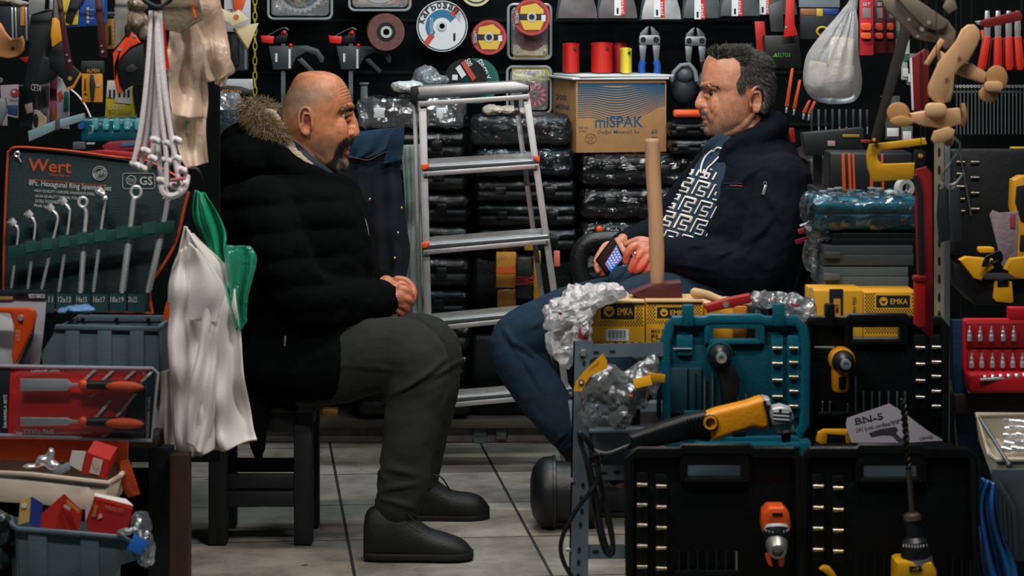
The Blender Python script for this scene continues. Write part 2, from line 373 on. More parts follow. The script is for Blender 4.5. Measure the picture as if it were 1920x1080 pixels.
def small_disc(cx, cy, r, Y, label, roll=0, group=None):
    def ex(f, t):
        m = MB(mat('#c8a63a', .5)); k = r / 35
        f.cut(m, [(cx - 20 * k, cy - 20 * k), (cx + 8 * k, cy - 26 * k), (cx + 22 * k, cy - 14 * k), (cx + 22 * k, cy - 6 * k), (cx - 22 * k, cy - 6 * k)], -.002, .0005)
        f.cut(m, [(cx - 22 * k, cy + 6 * k), (cx + 24 * k, cy + 6 * k), (cx + 16 * k, cy + 24 * k), (cx - 14 * k, cy + 24 * k)], -.002, .0005); obj('yellow_print', m, t)
        m = MB(K['ink']); f.slab(m, cx - 24 * k, cy - 5 * k, cx + 26 * k, cy + 5 * k, -.0026, .0005); f.slab(m, cx - 31 * k, cy - 12 * k, cx - 24 * k, cy + 14 * k, -.0026, .0005); obj('black_print', m, t)
        m = MB(m_w); letters(m, f, 'TECCRAFT', cx - 40 * k, cy - 3 * k, cx - 15 * k, cy + 3 * k, -.0034, roll=90, bold=.03)
        f.slab(m, cx + 18 * k, cy - 4 * k, cx + 26 * k, cy + 8 * k, -.0032, .0004); obj('lettering', m, t)
    disc('cutting_disc', cx, cy, r, Y, label, 'cutting disc', [(6, 0, rdk), (r - 5, r - 2, mat('#a8433a', .5))], .003, hub=(5.5, 9), extra=ex, group=group)
small_disc(917, 70, 33, 8.2, 'small red and yellow cutting disc right of the large white disc')
# blisters with discs
def blister(x0, y0, x1, y1, Y, label, cardcol, cardbox, group=None, dz=.022, name='blister_pack'):
    f = Fr((x0 + x1) / 2, (y0 + y1) / 2, Y); t = f.thing(name, label, 'blister pack', group)
    m = MB(mat(cardcol, .6)); f.slab(m, *cardbox, .004, .0015); obj('printed_card', m, t)
    m = MB(film(haze=.18, gloss=.7, bump=.4)); f.cut(m, rrect(x0 + 8, y0 + 8, x1 - 8, y1 - 8, 9), -dz * .6, dz * .6, .004); obj('clear_bubble', m, t)
    m = MB(mat('#9aa3a6', .2, alpha=.75, spec=.9))
    m.tube(f.L(rrect(x0 + 3, y0 + 3, x1 - 3, y1 - 3, 10), -.002), .0045, 8, closed=True); obj('clear_rim', m, t)
    return f, t
f, t = blister(950, 5, 1036, 113, 8.26, 'clear blister pack of cutting discs with yellow foot card', '#d2c244', (962, 84, 1028, 108))
m = MB(K['ink']); letters(m, f, 'MAX SERIES', 975, 88, 1012, 94, .0005); f.slab(m, 968, 96, 974, 101, .001, .001); f.slab(m, 1018, 96, 1023, 101, .001, .001); obj('lettering', m, t)
m = MB(rdk); m.lathe(f(995, 66, .0), (0, 1, 0), [(0, 5 * f.u), (0, 30 * f.u), (.003, 30 * f.u)], 32); obj('packed_disc', m, t)
small_disc(997, 32, 35, 8.17, 'small red and yellow cutting disc hooked in front of a clear blister pack')
f, t = blister(948, 122, 1036, 215, 8.26, 'clear blister pack with yellow head card and a violet disc beside the cardboard box', '#d6c643', (960, 127, 1030, 150))
m = MB(K['ink']); letters(m, f, 'DIAMOND DISC', 963, 141, 985, 147, .0005); letters(m, f, 'MAX', 1016, 141, 1028, 147, .0005, bold=.03)
f.cut(m, [(985, 137), (990, 131), (1003, 131), (1009, 137), (1003, 142), (990, 142)], .001, .001); obj('lettering', m, t)
m = MB(mat('#7c2038', .35, .3)); m.lathe(f(1003, 178, -.012), (0, 1, 0), [(0, 5 * f.u), (0, 25 * f.u), (.003, 25 * f.u)], 32); obj('packed_disc', m, t)
m = MB(mat('#d86a86', .3))
for a in range(0, 360, 30): f.cut(m, [(1003 + q * math.cos(math.radians(a + s)), 178 + q * math.sin(math.radians(a + s))) for q, s in ((12, -4), (21, -3), (21, 3), (12, 4))], -.0135, .001)
obj('disc_print', m, t)
# saw blade blisters at the top edge
f, t = blister(500, -70, 625, 38, 8.2, 'clear blister pack with a toothed saw blade on black card, top of back wall', '#12181c', (508, -60, 617, 28))
bl = MB(K['steel']); pts = []
for i in range(60):
    a = 2 * PI * i / 60; r_ = 49 if i % 2 else 44; pts.append((563 + r_ * math.cos(a), -24 + r_ * math.sin(a)))
f.cut(bl, pts, -.004, .003); obj('saw_blade', bl, t)
m = MB(K['ink']); m.lathe(f(563, -24, -.0055), (0, 1, 0), [(0, 0), (0, 40 * f.u), (.001, 40 * f.u)], 40); obj('blade_face', m, t)
m = MB(mat('#c79a3a')); letters(m, f, 'BRZ', 553, -2, 573, 7, -.008, bold=.03); letters(m, f, '22', 600, 3, 609, 10, -.002); letters(m, f, '22', 515, 3, 523, 10, -.002); obj('lettering', m, t)
m = MB(m_w); letters(m, f, 'TCT SAW BLADE', 540, 9, 590, 14, -.008); m.tube(f.L(ring_pts((563, -24), 33, 40), -.0065), .0009, 6, closed=True); obj('white_lettering', m, t)
f, t = blister(652, -80, 772, 22, 8.2, 'clear blister pack with orange card at the top of the back wall', '#cf6a2a', (660, -70, 765, 14))
m = MB(K['steel']); m.lathe(f(712, -35, -.004), (0, 1, 0), [(0, 33 * f.u), (0, 41 * f.u), (.002, 41 * f.u)], 40); obj('wire_cup', m, t)
m = MB(K['ink']); f.slab(m, 660, 7, 765, 14, .001, .001); f.cut(m, ring_pts((668, 2), 4, 10), .001, .001); f.cut(m, ring_pts((755, 2), 4, 10), .001, .001); obj('card_print', m, t)
disc('wheel_in_pack', 893, -18, 30, 8.2, 'pale grinding wheel cut off by the top of the picture', 'grinding wheel', [(5, 0, mat('#bdb48e', .7)), (22, 25, K['ink'])], .02)
# leaning discs by the ladder top
def ff(f, t):
    m = MB(m_w); letters(m, f, 'FIREFLY', 886, 125, 926, 138, -.004, roll=-63, bold=.03); letters(m, f, 'metal cutting', 880, 130, 905, 134, -.004, roll=-63); obj('lettering', m, t)
disc('cutting_disc', 893, 152, 43, 8.1, 'green cutting disc standing behind the ladder top', 'cutting disc', [(6, 0, mat('#0a5147', .5)), (38, 40, mat('#0d6b5c', .5))], .003, extra=ff)
def bk(f, t):
    m = MB(mat('#a8402e')); f.cut(m, [(864, 118), (871, 113), (893, 146), (886, 152)], -.0036, .0006); obj('red_band', m, t)
    m = MB(m_w); f.cut(m, [(854, 128), (862, 121), (874, 140), (866, 147)], -.0036, .0006); letters(m, f, '500', 872, 112, 886, 122, -.004, roll=-60, bold=.03); f.slab(m, 848, 140, 858, 150, -.0036, .0005); obj('label_print', m, t)
disc('cutting_disc', 873, 150, 40, 8.04, 'black cutting disc with red band leaning on the green disc', 'cutting disc', [(6, 0, K['black'])], .003, extra=bk)
# ================================================================ bar clamps
f = Fr(535, 110, 8.18); t = f.thing('bar_clamp', 'quick bar clamp with red jaw pad hanging above the bald man, left of its twin', 'clamp', 'bar clamps on the back wall')
gy = mat('#2c363b', .5)
m = MB(K['dsteel']); f.slab(m, 527, 60, 535, 290, .012, .006); obj('bar', m, t)
m = MB(gy); f.cut(m, [(503, 86), (549, 86), (547, 130), (512, 131)], -.008, .034, .003); obj('clamp_body', m, t)
m = MB(gy); f.cut(m, [(546, 86), (575, 85), (596, 92), (608, 108), (606, 118), (600, 118), (592, 104), (575, 98), (556, 108), (548, 124)], 0, .02, .004); obj('grip', m, t)
m = MB(gy); f.cut(m, [(556, 112), (566, 108), (590, 133), (584, 138)], .004, .012, .002); obj('trigger', m, t)
m = MB(K['red']); f.cut(m, [(488, 66), (514, 68), (512, 82), (491, 80)], -.01, .03, .002); obj('jaw_pad', m, t)
m = MB(K['red']); m.ball(f(533, 61, -.006), .008, n=10); m.ball(f(545, 85, -.006), .007, n=10); obj('red_button', m, t)
m = MB(K['dsteel']); m.tube(f.L(catmull([(500, 68, 0), (518, 58, 0), (533, 52, 0), (541, 56, 0)]), -.002), .002, 6); obj('jaw_spring', m, t)
m = MB(K['black']); f.cut(m, [(510, 72), (526, 64), (540, 62), (538, 78), (516, 82)], -.004, .02, .003); obj('upper_jaw', m, t)
m = MB(m_w); f.slab(m, 516, 100, 520, 116, -.009, .001); f.slab(m, 541, 92, 545, 128, -.009, .001); obj('lettering', m, t)
dup(t, P(662, 110, 8.24), 'quick bar clamp with red jaw pad hanging left of the brown flap wheel')
# ================================================================ spade heads along the top
f = Fr(0, 0, 8.2)
def spade(cx, by, kind, label, sticker, i):
    f = Fr(cx, by, 8.16 + .03 * (i % 2)); t = f.thing('spade_head', label, 'spade head', 'spade heads along the top of the back wall')
    h = 110; pr = [(-37, 0), (37, 0), (35, -18), (28, -42), (18, -64), (8, -h), (-8, -h), (-18, -64), (-28, -42), (-35, -18)]
    pr = [(cx + a, by + b) for a, b in pr]
    m = MB(mat(kind, .42, .35, var=.25, vscale=25)); f.cut(m, pr, 0, .004, .001); obj('blade', m, t)
    m = MB(mat('#33454c', .5, .4)); f.cut(m, [(cx - 41, by + 2), (cx - 32, by + 2), (cx - 26, by - 42), (cx - 14, by - 80), (cx - 22, by - 80), (cx - 36, by - 40)], .012, .01, .001); obj('side_fold', m, t)
    m = MB(K['dsteel']); m.cyl(f(cx, by - 95, .005), f(cx, by - 150, .005), .014); obj('socket', m, t)
    if sticker:
        a, b = sticker; x = cx + a
        m = MB(K['white']); f.slab(m, x, -60, x + 12, b, -.002, .001); obj('price_sticker', m, t)
        m = MB(K['red']); f.slab(m, x + 12, -60, x + 20, b, -.002, .001); m.use(K['white']); letters(m, f, 'steel', x + 3, b - 20, x + 28, b - 13, -.003, roll=-90)
        m.use(K['ink']); f.slab(m, x + 4, b - 14, x + 8, b - 3, -.0025, .0004); obj('red_label', m, t)
for i, a in enumerate([(1083, 34, '#6b6668', 'dark spade head without sticker above the cardboard box', None), (1158, 34, '#6b6668', 'dark spade head whose sticker is on its left half, second from the left', (-6, 29)),
                       (1240, 36, '#b5b8b8', 'bright bare steel spade head above the blue-handled bolt cutter', (-14, 32)), (1318, 34, '#5c6163', 'grey spade head above the second bolt cutter', (-16, 36)),
                       (1388, 30, '#5c6163', 'grey spade head above the sitting man with grey hair', (-16, 30)), (1458, 28, '#4c5254', 'rightmost grey spade head of the row', (-34, 27))]):
    spade(a[0], a[1], a[2], a[3], a[4], i)
# ================================================================ plastic sleeves, bolt cutters, pads
def sleeve(x0, x1, y0, y1, Y, col, label, group='plastic tool sleeves on the back wall'):
    f = Fr((x0 + x1) / 2, y1, Y); t = f.thing('plastic_sleeve', label, 'plastic sleeve', group); w2 = (x1 - x0) / 2 * f.u; hh = (y1 - y0) * f.u
    m = MB(mat(col, .45))
    def sh(r, z): return [(w2 * r * math.copysign(abs(math.cos(a)) ** .7, math.cos(a)), .05 * r * math.sin(a) + .05, z + .004 * math.sin(a)) for a in [2 * PI * i / 28 for i in range(28)]]
    R = [[m.bm.verts.new(p) for p in q] for q in (sh(1, 0), sh(1, hh), sh(.84, hh), sh(.84, .01))]
    for A, B in zip(R, R[1:]):
        for j in range(28): m.face((A[j], A[(j + 1) % 28], B[(j + 1) % 28], B[j]))
    m.face(R[-1]); m.face(R[0]); obj('sleeve_shell', m, t)
    m = MB(K['ink']); m.cyl((w2 * .45, -.002, hh * .83), (w2 * .45, .006, hh * .83), .005, n=12); obj('hang_hole', m, t)
sleeve(1055, 1087, 83, 134, 8.12, '#b81f1a', 'narrow red plastic sleeve at the left end above the cardboard box')
sleeve(1109, 1150, 82, 134, 8.12, '#b81f1a', 'wide red plastic sleeve in the middle above the cardboard box')
sleeve(1148, 1176, 83, 134, 8.20, '#8a1418', 'dark red plastic sleeve half hidden by the yellow one')
sleeve(1164, 1186, 92, 135, 8.05, '#d8c63a', 'yellow plastic sleeve above the cardboard box')
f = Fr(1218, 80, 8.2); t = f.thing('bolt_cutter', 'bolt cutter head with bright blue handle tops above the cardboard box', 'bolt cutter', 'bolt cutters on the back wall')
bc = mat('#6d7478', .4, .6)
for s in (-1, 1):
    X = lambda a: 1218 + s * a
    m = MB(bc); f.cut(m, [(X(1), 48), (X(8), 52), (X(18), 62), (X(19), 78), (X(1), 78), (X(3), 62)], 0, .014, .002); obj('jaw', m, t)
    m = MB(bc); f.cut(m, [(X(5), 84), (X(20), 84), (X(17), 118), (X(9), 118)], 0, .014, .002); obj('arm', m, t)
    m = MB(K['blue']); m.tube(f.L([(X(12), 114), (X(15), 124), (X(14), 150)], .008), .012, 12); obj('grip', m, t)
    m = MB(K['black']); m.cyl(f(X(12), 74, -.008), f(X(12), 74, .004), 5 * f.u, n=14); obj('bolt', m, t)
m = MB(mat('#7b8286', .4, .6)); f.cut(m, rrect(1198, 66, 1238, 84, 5), -.004, .02, .002); obj('hinge_plate', m, t)
t2 = dup(t, P(1304, 82, 8.24), 'bolt cutter with dark handles hanging just left of the man with grey hair')
for c in t2.children:
    if c.name.startswith('grip'): c.data = c.data.copy(); c.data.materials.clear(); c.data.materials.append(K['black'])
for cx, cy, lab, hl in ((1283, 152, 'grey moulded knee pad with light rim between box and face', '#6e7478'), (1334, 158, 'dark knee pad half hidden behind the face of the grey-haired man', '#353c40')):
    f = Fr(cx, cy, 8.1); t = f.thing('knee_pad', lab, 'knee pad', 'knee pads'); u = f.u
    m = MB(mat('#2c3338', .5)); m.ball((0, .01, -12 * u), (27 * u, .045, 34 * u)); obj('pad_cushion', m, t)
    m = MB(mat(hl, .5)); m.tube([(a * u, -.04, b * u) for a, b in [(-26, 0), (-20, 18), (-8, 30), (8, 32), (18, 20), (22, 0)]], 4.5 * u, 10); obj('pad_rim', m, t)
    m = MB(mat('#454d52', .5)); m.ball((0, -.02, 12 * u), (17 * u, .03, 16 * u)); obj('pad_cap', m, t)
# ================================================================ cardboard box
class Lo:
    def __init__(s, u): s.u = u
    def __call__(s, x, y, d=0): return Vector((x * s.u, d, -y * s.u))
    L = Fr.L; slab = Fr.slab; cut = Fr.cut
o = P(1080, 287, 7.95); uu = 7.95 / FPX
t = thing('cardboard_box', o, 'brown cardboard box with blue wave print and white lid sheet on the cases', 'cardboard box', rot=(0, 0, math.radians(12)))
l = Lo(uu); W, HB, D = 176, 137, .33
m = MB(K['card']); m.box((W * uu / 2, D / 2, HB * uu / 2), (W * uu, D, HB * uu), bev=.003); obj('box_shell', m, t)
wd = math.radians(12)
m = MB(mat('#d6d9dc', .6)); m.box((W * uu / 2 - .004, D / 2, HB * uu + .004), (W * uu + .02, D + .02, .007), rot=(.0, .0, 0), bev=.002)
m.box((W * uu / 2 + .01, D / 2 - .01, HB * uu + .012), (W * uu + .012, D, .006), rot=(0, 0, .03), bev=.002); obj('lid_sheet', m, t)
m = MB(mat('#1d4f6c', .7))
for k in range(15):
    y0 = -130 + k * 3.9; amp = 5 + k * .9; th = 3.4 - k * .17
    def wv(x): return y0 + amp * math.exp(-((x - 78) / 38) ** 2) - amp * .9 * math.exp(-((x - 168) / 26) ** 2) + 4 + (amp * .3) * math.exp(-((x - 5) / 18) ** 2)
    xs = [3 + i * (W - 6) / 30 for i in range(31)]
    vs = [(m.bm.verts.new(l(x, max(-131, wv(x) - th / 2), -.0006)), m.bm.verts.new(l(x, max(-130.5, wv(x) + th / 2), -.0006))) for x in xs]
    for a, b in zip(vs, vs[1:]): m.face((a[0], b[0], b[1], a[1]))
l.slab(m, 3, -131, W - 3, -126, -.0006, .0005); obj('wave_print', m, t, recalc=False)
m = MB(mat('#17506e', .7)); letters(m, l, 'miSPAK', 37, -69, 130, -47, -.0006, bold=.02); obj('lettering', m, t)
m = MB(mat('#2e4f5c', .7)); letters(m, l, 'Doğal Mineralli Su', 42, -43, 122, -34, -.0006, bold=.01); letters(m, l, '60', 146, -43, 158, -35, -.001, bold=.03); letters(m, l, 'adet', 147, -31, 157, -27, -.001)
letters(m, l, '200 ml', 4, -50, 22, -45, -.001); letters(m, l, 'doğal', 5, -43, 20, -39, -.001); obj('small_lettering', m, t)
m = MB(mat('#8a4a34', .8)); m.tube([l(28 + 11 * math.cos(a), -27 + 9 * math.sin(a), -.001) for a in [2 * PI * i / 20 for i in range(20)]], .0007, 5, closed=True)
letters(m, l, 'MISPAK', 20, -31, 36, -27, -.001); letters(m, l, 'soda', 22, -25, 34, -22, -.001); obj('round_stamp', m, t)
m = MB(mat('#3d5560', .8)); m_s = Matrix.Rotation(PI / 2, 3, 'Z')
for a, b, c, s in ((.05, .16, .16, '200'), (.04, .2, .13, 'MISPAK'), (.05, .18, .1, 'doğal'), (.05, .15, .07, 'maden suyu')):
    v, fc = text_mesh(s, .02); xs = [p[0] for p in v]; wdt = max(xs)
    vs = [m.bm.verts.new((-.001, D - .05 - p[0] / wdt * (b - a + .04), c + p[1] * .022)) for p in v]
    for q in fc: m.face([vs[i] for i in q][::-1])
obj('side_lettering', m, t)
# ================================================================ people
def limb(mb, fr, pts, k=4, n=16, flat=1.0):
    """tapering limb through joints (px, py, depth, radius px)"""
    q = [Vector((a[0], a[1], a[2] * 1000)) for a in pts]; c = catmull(q, k); rr = []
    for i in range(len(pts) - 1):
        for j in range(k): t = j / k; t = t * t * (3 - 2 * t) * .5 + t * .5; rr.append(pts[i][3] * (1 - t) + pts[i + 1][3] * t)
    rr.append(pts[-1][3]); P3 = [fr(p.x, p.y, p.z / 1000) for p in c]; rr = [r * fr.u for r in rr]
    mb.tube(P3, rr, n, flat=flat); mb.ball(P3[0], rr[0] * .995, n=n); mb.ball(P3[-1], rr[-1] * .995, n=n)
def loft(mb, fr, rows, d0=0, n=36, pw=.9, front=1):
    """stack of level slices (py, back px, front px, half width px)"""
    R = []
    for y, xb, xf, w_ in rows:
        xc = (xb + xf) / 2; ring = []
        for i in range(n):
            a = 2 * PI * i / n; c, s = math.cos(a), math.sin(a)
            X = xc + (xf - xc) * math.copysign(abs(c) ** pw, c); Dp = w_ * math.copysign(abs(s) ** pw, s) * fr.u
            q = fr(X, y, 0); ring.append(mb.bm.verts.new((q.x, d0 + Dp, q.z)))
        R.append(ring)
    for A, B in zip(R, R[1:]):
        for j in range(n): mb.face((A[j], A[(j + 1) % n], B[(j + 1) % n], B[j]))
    mb.face(R[0]); mb.face(R[-1])
def lrows(rows, k=4):
    o = catmull([Vector((r[0], r[1], r[2])) for r in rows], k); w_ = catmull([Vector((r[3], 0, 0)) for r in rows], k)
    return [(a.x, a.y, a.z, max(b.x, 1)) for a, b in zip(o, w_)]
def to_px(o, co):
    X = co[:, 0] + o.x; Y = co[:, 1] + o.y; Z = co[:, 2] + o.z
    return 960 + X * FPX / Y, HY + (CAMH - Z) * FPX / Y
def skin_mat(tint='#c08a68'):
    m = bpy.data.materials.new('skin'); m.use_nodes = True; nt = m.node_tree; N = nt.nodes; L = nt.links; b = N['Principled BSDF']
    at = N.new('ShaderNodeAttribute'); at.attribute_name = 'tone'
    nz = N.new('ShaderNodeTexNoise'); nz.inputs['Scale'].default_value = 55; nz.inputs['Detail'].default_value = 5
    tc = N.new('ShaderNodeTexCoord'); L.new(tc.outputs['Object'], nz.inputs['Vector'])
    mr = N.new('ShaderNodeMapRange'); mr.inputs[1].default_value = .3; mr.inputs[2].default_value = .7; mr.inputs[3].default_value = .74; mr.inputs[4].default_value = 1.16; L.new(nz.outputs[0], mr.inputs[0])
    x = N.new('ShaderNodeMix'); x.data_type = 'RGBA'; x.blend_type = 'MULTIPLY'; x.inputs['Factor'].default_value = 1
    L.new(at.outputs['Color'], x.inputs['A']); L.new(mr.outputs[0], x.inputs['B']); L.new(x.outputs['Result'], b.inputs['Base Color'])
    b.inputs['Roughness'].default_value = .48; b.inputs['Subsurface Weight'].default_value = .12; b.inputs['Subsurface Radius'].default_value = (.012, .004, .002)
    b.inputs['Subsurface Scale'].default_value = .5
    n2 = N.new('ShaderNodeTexNoise'); n2.inputs['Scale'].default_value = 260; L.new(tc.outputs['Object'], n2.inputs['Vector'])
    bp = N.new('ShaderNodeBump'); bp.inputs['Strength'].default_value = .35; bp.inputs['Distance'].default_value = .0014; L.new(n2.outputs[0], bp.inputs['Height']); L.new(bp.outputs[0], b.inputs['Normal'])
    return m
def tone(o, origin, fn):
    me = o.data; n = len(me.vertices); co = np.empty(n * 3); me.vertices.foreach_get('co', co); co = co.reshape(-1, 3)
    px, py = to_px(origin, co); col = fn(px, py, co[:, 1]); at = me.color_attributes.new('tone', 'FLOAT_COLOR', 'POINT')
    at.data.foreach_set('color', np.concatenate([col, np.ones((n, 1))], 1).astype(np.float32).ravel())
def blend(col, c, w_): return col * (1 - w_[:, None]) + np.array(lin(c)[:3])[None] * w_[:, None]
def blob(px, py, cx, cy, rx, ry, p=2): return np.exp(-(((px - cx) / rx) ** 2 + ((py - cy) / ry) ** 2) ** (p / 2))
def sst(x, a, b): t = np.clip((x - a) / (b - a), 0, 1); return t * t * (3 - 2 * t)
def inpoly(px, py, poly):
    r = np.zeros(len(px), bool); n = len(poly)
    for i in range(n):
        (x1, y1), (x2, y2) = poly[i], poly[(i + 1) % n]
        c = ((y1 > py) != (y2 > py)) & (px < (x2 - x1) * (py - y1) / ((y2 - y1) or 1e-9) + x1); r ^= c
    return r
def roots_on(o, origin, test, prob, dirfn, L_, seed=3):
    """hair roots on the skin where test(px, py, depth) holds"""
    me = o.data; n = len(me.vertices); co = np.empty(n * 3); me.vertices.foreach_get('co', co); co = co.reshape(-1, 3)
    no = np.empty(n * 3); me.vertex_normals.foreach_get('vector', no); no = no.reshape(-1, 3)
    px, py = to_px(origin, co); k = np.where(test(px, py, co[:, 1]))[0]; rnd = random.Random(seed); out = []
    for i in k:
        m_ = prob
        while m_ > 0:
            if rnd.random() < m_:
                out.append((Vector(co[i]) + Vector((rnd.gauss(0, .001), rnd.gauss(0, .001), rnd.gauss(0, .001))) - Vector(no[i]) * .0008, dirfn(Vector(no[i]), px[i], py[i]), L_(px[i], py[i])))
            m_ -= 1
    return out
def ear(mb, fr, cx, cy, rx, ry, d, s, tilt=.12):
    """outer ear: rim, inner ridge, bowl and lobe; s = +1 when the face looks right"""
    o = []
    for i in range(15):
        a = math.radians(-65 + i * 20); x = -math.cos(a) * rx * (1.0 if i < 11 else .8); y = -math.sin(a) * ry
        o.append((cx + s * (x + tilt * y), cy + y, d - .006 - .007 * max(0, -x / rx) , 0))
    mb.tube([fr(*q[:3]) for q in o], [(3.1 if i not in (0, 14) else 2.2) * fr.u for i in range(15)], 10)
    o = [(cx + s * a * rx, cy + b * ry, d - .007) for a, b in ((.35, -.5), (-.25, -.55), (-.45, -.1), (-.4, .35), (.0, .6), (.35, .45))]
    mb.tube([fr(*q) for q in catmull([Vector((q[0], q[1], q[2])) for q in o], 4)], 2.4 * fr.u, 8)
    mb.ball(fr(cx + s * 1, cy + ry * .78, d - .006), (rx * .5 * fr.u, .005, ry * .26 * fr.u))
    mb.ball(fr(cx, cy, d + .003), (rx * .95 * fr.u, .006, ry * .95 * fr.u))
    mb.ball(fr(cx + s * rx * .75, cy + ry * .12, d - .005), (3 * fr.u, .004, 5 * fr.u))
# ---------------------------------------------------------------- stool
fs = Fr(488, 1022, 6.47); t = fs.thing('wooden_stool', 'low dark green-black wooden stool under the bald man', 'stool'); u = fs.u
sm = mat('#0a1214', .6, var=.3, vscale=12, stretch=(1, 1, 6))
Wd, Dp, Hs = .262, .262, .335
for sx in (-1, 1):
    for sy in (0, 1):
        m = MB(sm); m.box((sx * (Wd / 2 - .023), .023 + sy * (Dp - .046), Hs / 2), (.047, .044, Hs), bev=.004); obj('leg', m, t)
for z, h in ((.160, .036), (.115, .040)):
    for y in (.015, Dp - .02):
        m = MB(sm); m.box((0, y, z), (Wd - .09, .018, h), bev=.003); obj('stretcher', m, t)
for sx in (-1, 1):
    m = MB(sm); m.box((sx * (Wd / 2 - .02), Dp / 2, .13), (.018, Dp - .08, .05), bev=.003); obj('stretcher', m, t)
m = MB(sm); m.box((0, Dp / 2, Hs - .025), (Wd - .01, Dp - .01, .05), bev=.004); obj('seat_rail', m, t)
m = MB(sm); m.box((0, Dp / 2, Hs + .011), (Wd + .02, Dp + .02, .022), bev=.006); obj('seat', m, t)
# ================================================================ bald man
fa = Fr(560, 690, 6.6); A = fa.thing('person', 'bald man with goatee in black fur-hooded jacket sitting on the low stool', 'person')
def fa3(x, y, d): return fa(x, y, d)
b = MB(skin_mat())
head = [(133, 582, 606, 14), (137, 563, 622, 31), (145, 553, 637, 43), (160, 545, 649, 52), (178, 536, 657, 56), (195, 531, 660, 57), (208, 528, 656, 57), (222, 528, 651, 56),
        (238, 529, 652, 55), (252, 533, 655, 53), (268, 540, 653, 50), (284, 552, 648, 45), (300, 568, 645, 38), (312, 590, 640, 28), (318, 606, 628, 16)]
loft(b, fa, lrows(head), 0, 44, .92)
limb(b, fa, [(578, 240, 0, 47), (572, 285, 0, 48), (560, 330, 0, 52), (550, 380, 0, 60)])
limb(b, fa, [(659, 200, -.004, 6.5), (652, 199, -.03, 7), (640, 205, -.048, 6)]); limb(b, fa, [(659, 200, .004, 6.5), (652, 199, .03, 7), (640, 205, .048, 6)])
limb(b, fa, [(657, 203, 0, 5), (661, 218, 0, 5), (665.5, 232, 0, 6), (666.5, 247, 0, 8.2)], n=14)
for s in (-1, 1):
    b.ball(fa(657, 251, .0125 * s), (8 * fa.u, .008, 6 * fa.u))
    b.ball(fa(624, 246, .040 * s), (30 * fa.u, .0215, 34 * fa.u)); b.ball(fa(639, 262, .026 * s), (16 * fa.u, .020, 24 * fa.u))
    limb(b, fa, [(575, 262, .054 * s, 9), (598, 292, .046 * s, 10), (628, 308, .026 * s, 10)])
    limb(b, fa, [(656, 213, .015 * s, 4.6), (648, 214.2, .0295 * s, 6.2), (637, 217, .043 * s, 5.2)], n=10)      # upper lid
    limb(b, fa, [(655, 223, .015 * s, 3.8), (647, 225, .029 * s, 4.8), (637, 221, .043 * s, 4.2)], n=10)       # lower lid
    b.ball(fa(611, 190, .066 * s), (18 * fa.u, .008, 20 * fa.u))
    limb(b, fa, [(656, 262, .006 * s, 5), (648, 264, .022 * s, 6), (640, 276, .028 * s, 6)], n=10)
    b.ball(fa(590, 205, .068 * s), (14 * fa.u, .008, 16 * fa.u))
limb(b, fa, [(640, 279, -.024, 4.5), (650, 277, -.012, 5.2), (652, 276, 0, 5), (650, 277, .012, 5.2), (640, 279, .024, 4.5)], n=12)
limb(b, fa, [(641, 284, -.022, 4.5), (649, 287, -.01, 5.4), (650, 287, .01, 5.4), (641, 284, .022, 4.5)], n=12)
b.ball(fa(639, 303, 0), (13 * fa.u, .022, 12 * fa.u))
ear(b, fa, 574, 228, 14, 27, -.083, 1); ear(b, fa, 574, 228, 14, 27, .083, 1)
b.prism(fa.L([(640, 204), (660, 203), (663, 216), (669, 231), (674.5, 247), (672, 256), (661, 260), (640, 262)], -.0075), (0, .015, 0), .003)
b.prism(fa.L([(640, 235), (666, 236), (672, 250), (668, 257), (650, 262), (640, 262)], -.0125), (0, .025, 0), .004)
# shoulders, trunk, arms and legs under the clothes
loft(b, fa, lrows([(350, 480, 640, 120), (420, 450, 670, 140), (520, 460, 670, 135), (600, 470, 640, 130), (690, 480, 620, 125)]), 0, 30)
limb(b, fa, [(500, 400, -.17, 40), (560, 540, -.24, 34), (650, 562, -.18, 28), (728, 560, -.075, 19)])
limb(b, fa, [(600, 400, .17, 36), (650, 520, .2, 30), (700, 545, .1, 22), (724, 535, -.01, 17)])
limb(b, fa, [(560, 690, -.14, 52), (770, 668, -.24, 42), (760, 800, -.27, 34), (742, 980, -.27, 22)])
limb(b, fa, [(580, 690, .14, 52), (800, 655, .2, 42), (795, 780, .22, 34), (790, 910, .22, 22)])
# near hand (right) curled over the far one
limb(b, fa, [(726, 560, -.075, 20), (740, 556, -.080, 21), (750, 556, -.082, 19)], flat=.8)
for q in ([(750, 541, -.088, 8), (762, 545, -.090, 7.6), (771, 555, -.080, 6.8), (764, 562, -.066, 6)],
          [(752, 555, -.094, 8), (765, 561, -.094, 7.4), (770, 569, -.080, 6.6), (761, 573, -.066, 6)],
          [(748, 569, -.090, 7.6), (761, 575, -.088, 7), (763, 583, -.074, 6.2), (753, 585, -.062, 5.6)],
          [(742, 579, -.082, 7), (753, 587, -.078, 6.2), (751, 593, -.066, 5.4)],
          [(736, 541, -.068, 8.5), (752, 533, -.056, 7.5), (765, 541, -.052, 6.4), (770, 549, -.054, 5.4)]): limb(b, fa, q, n=12)
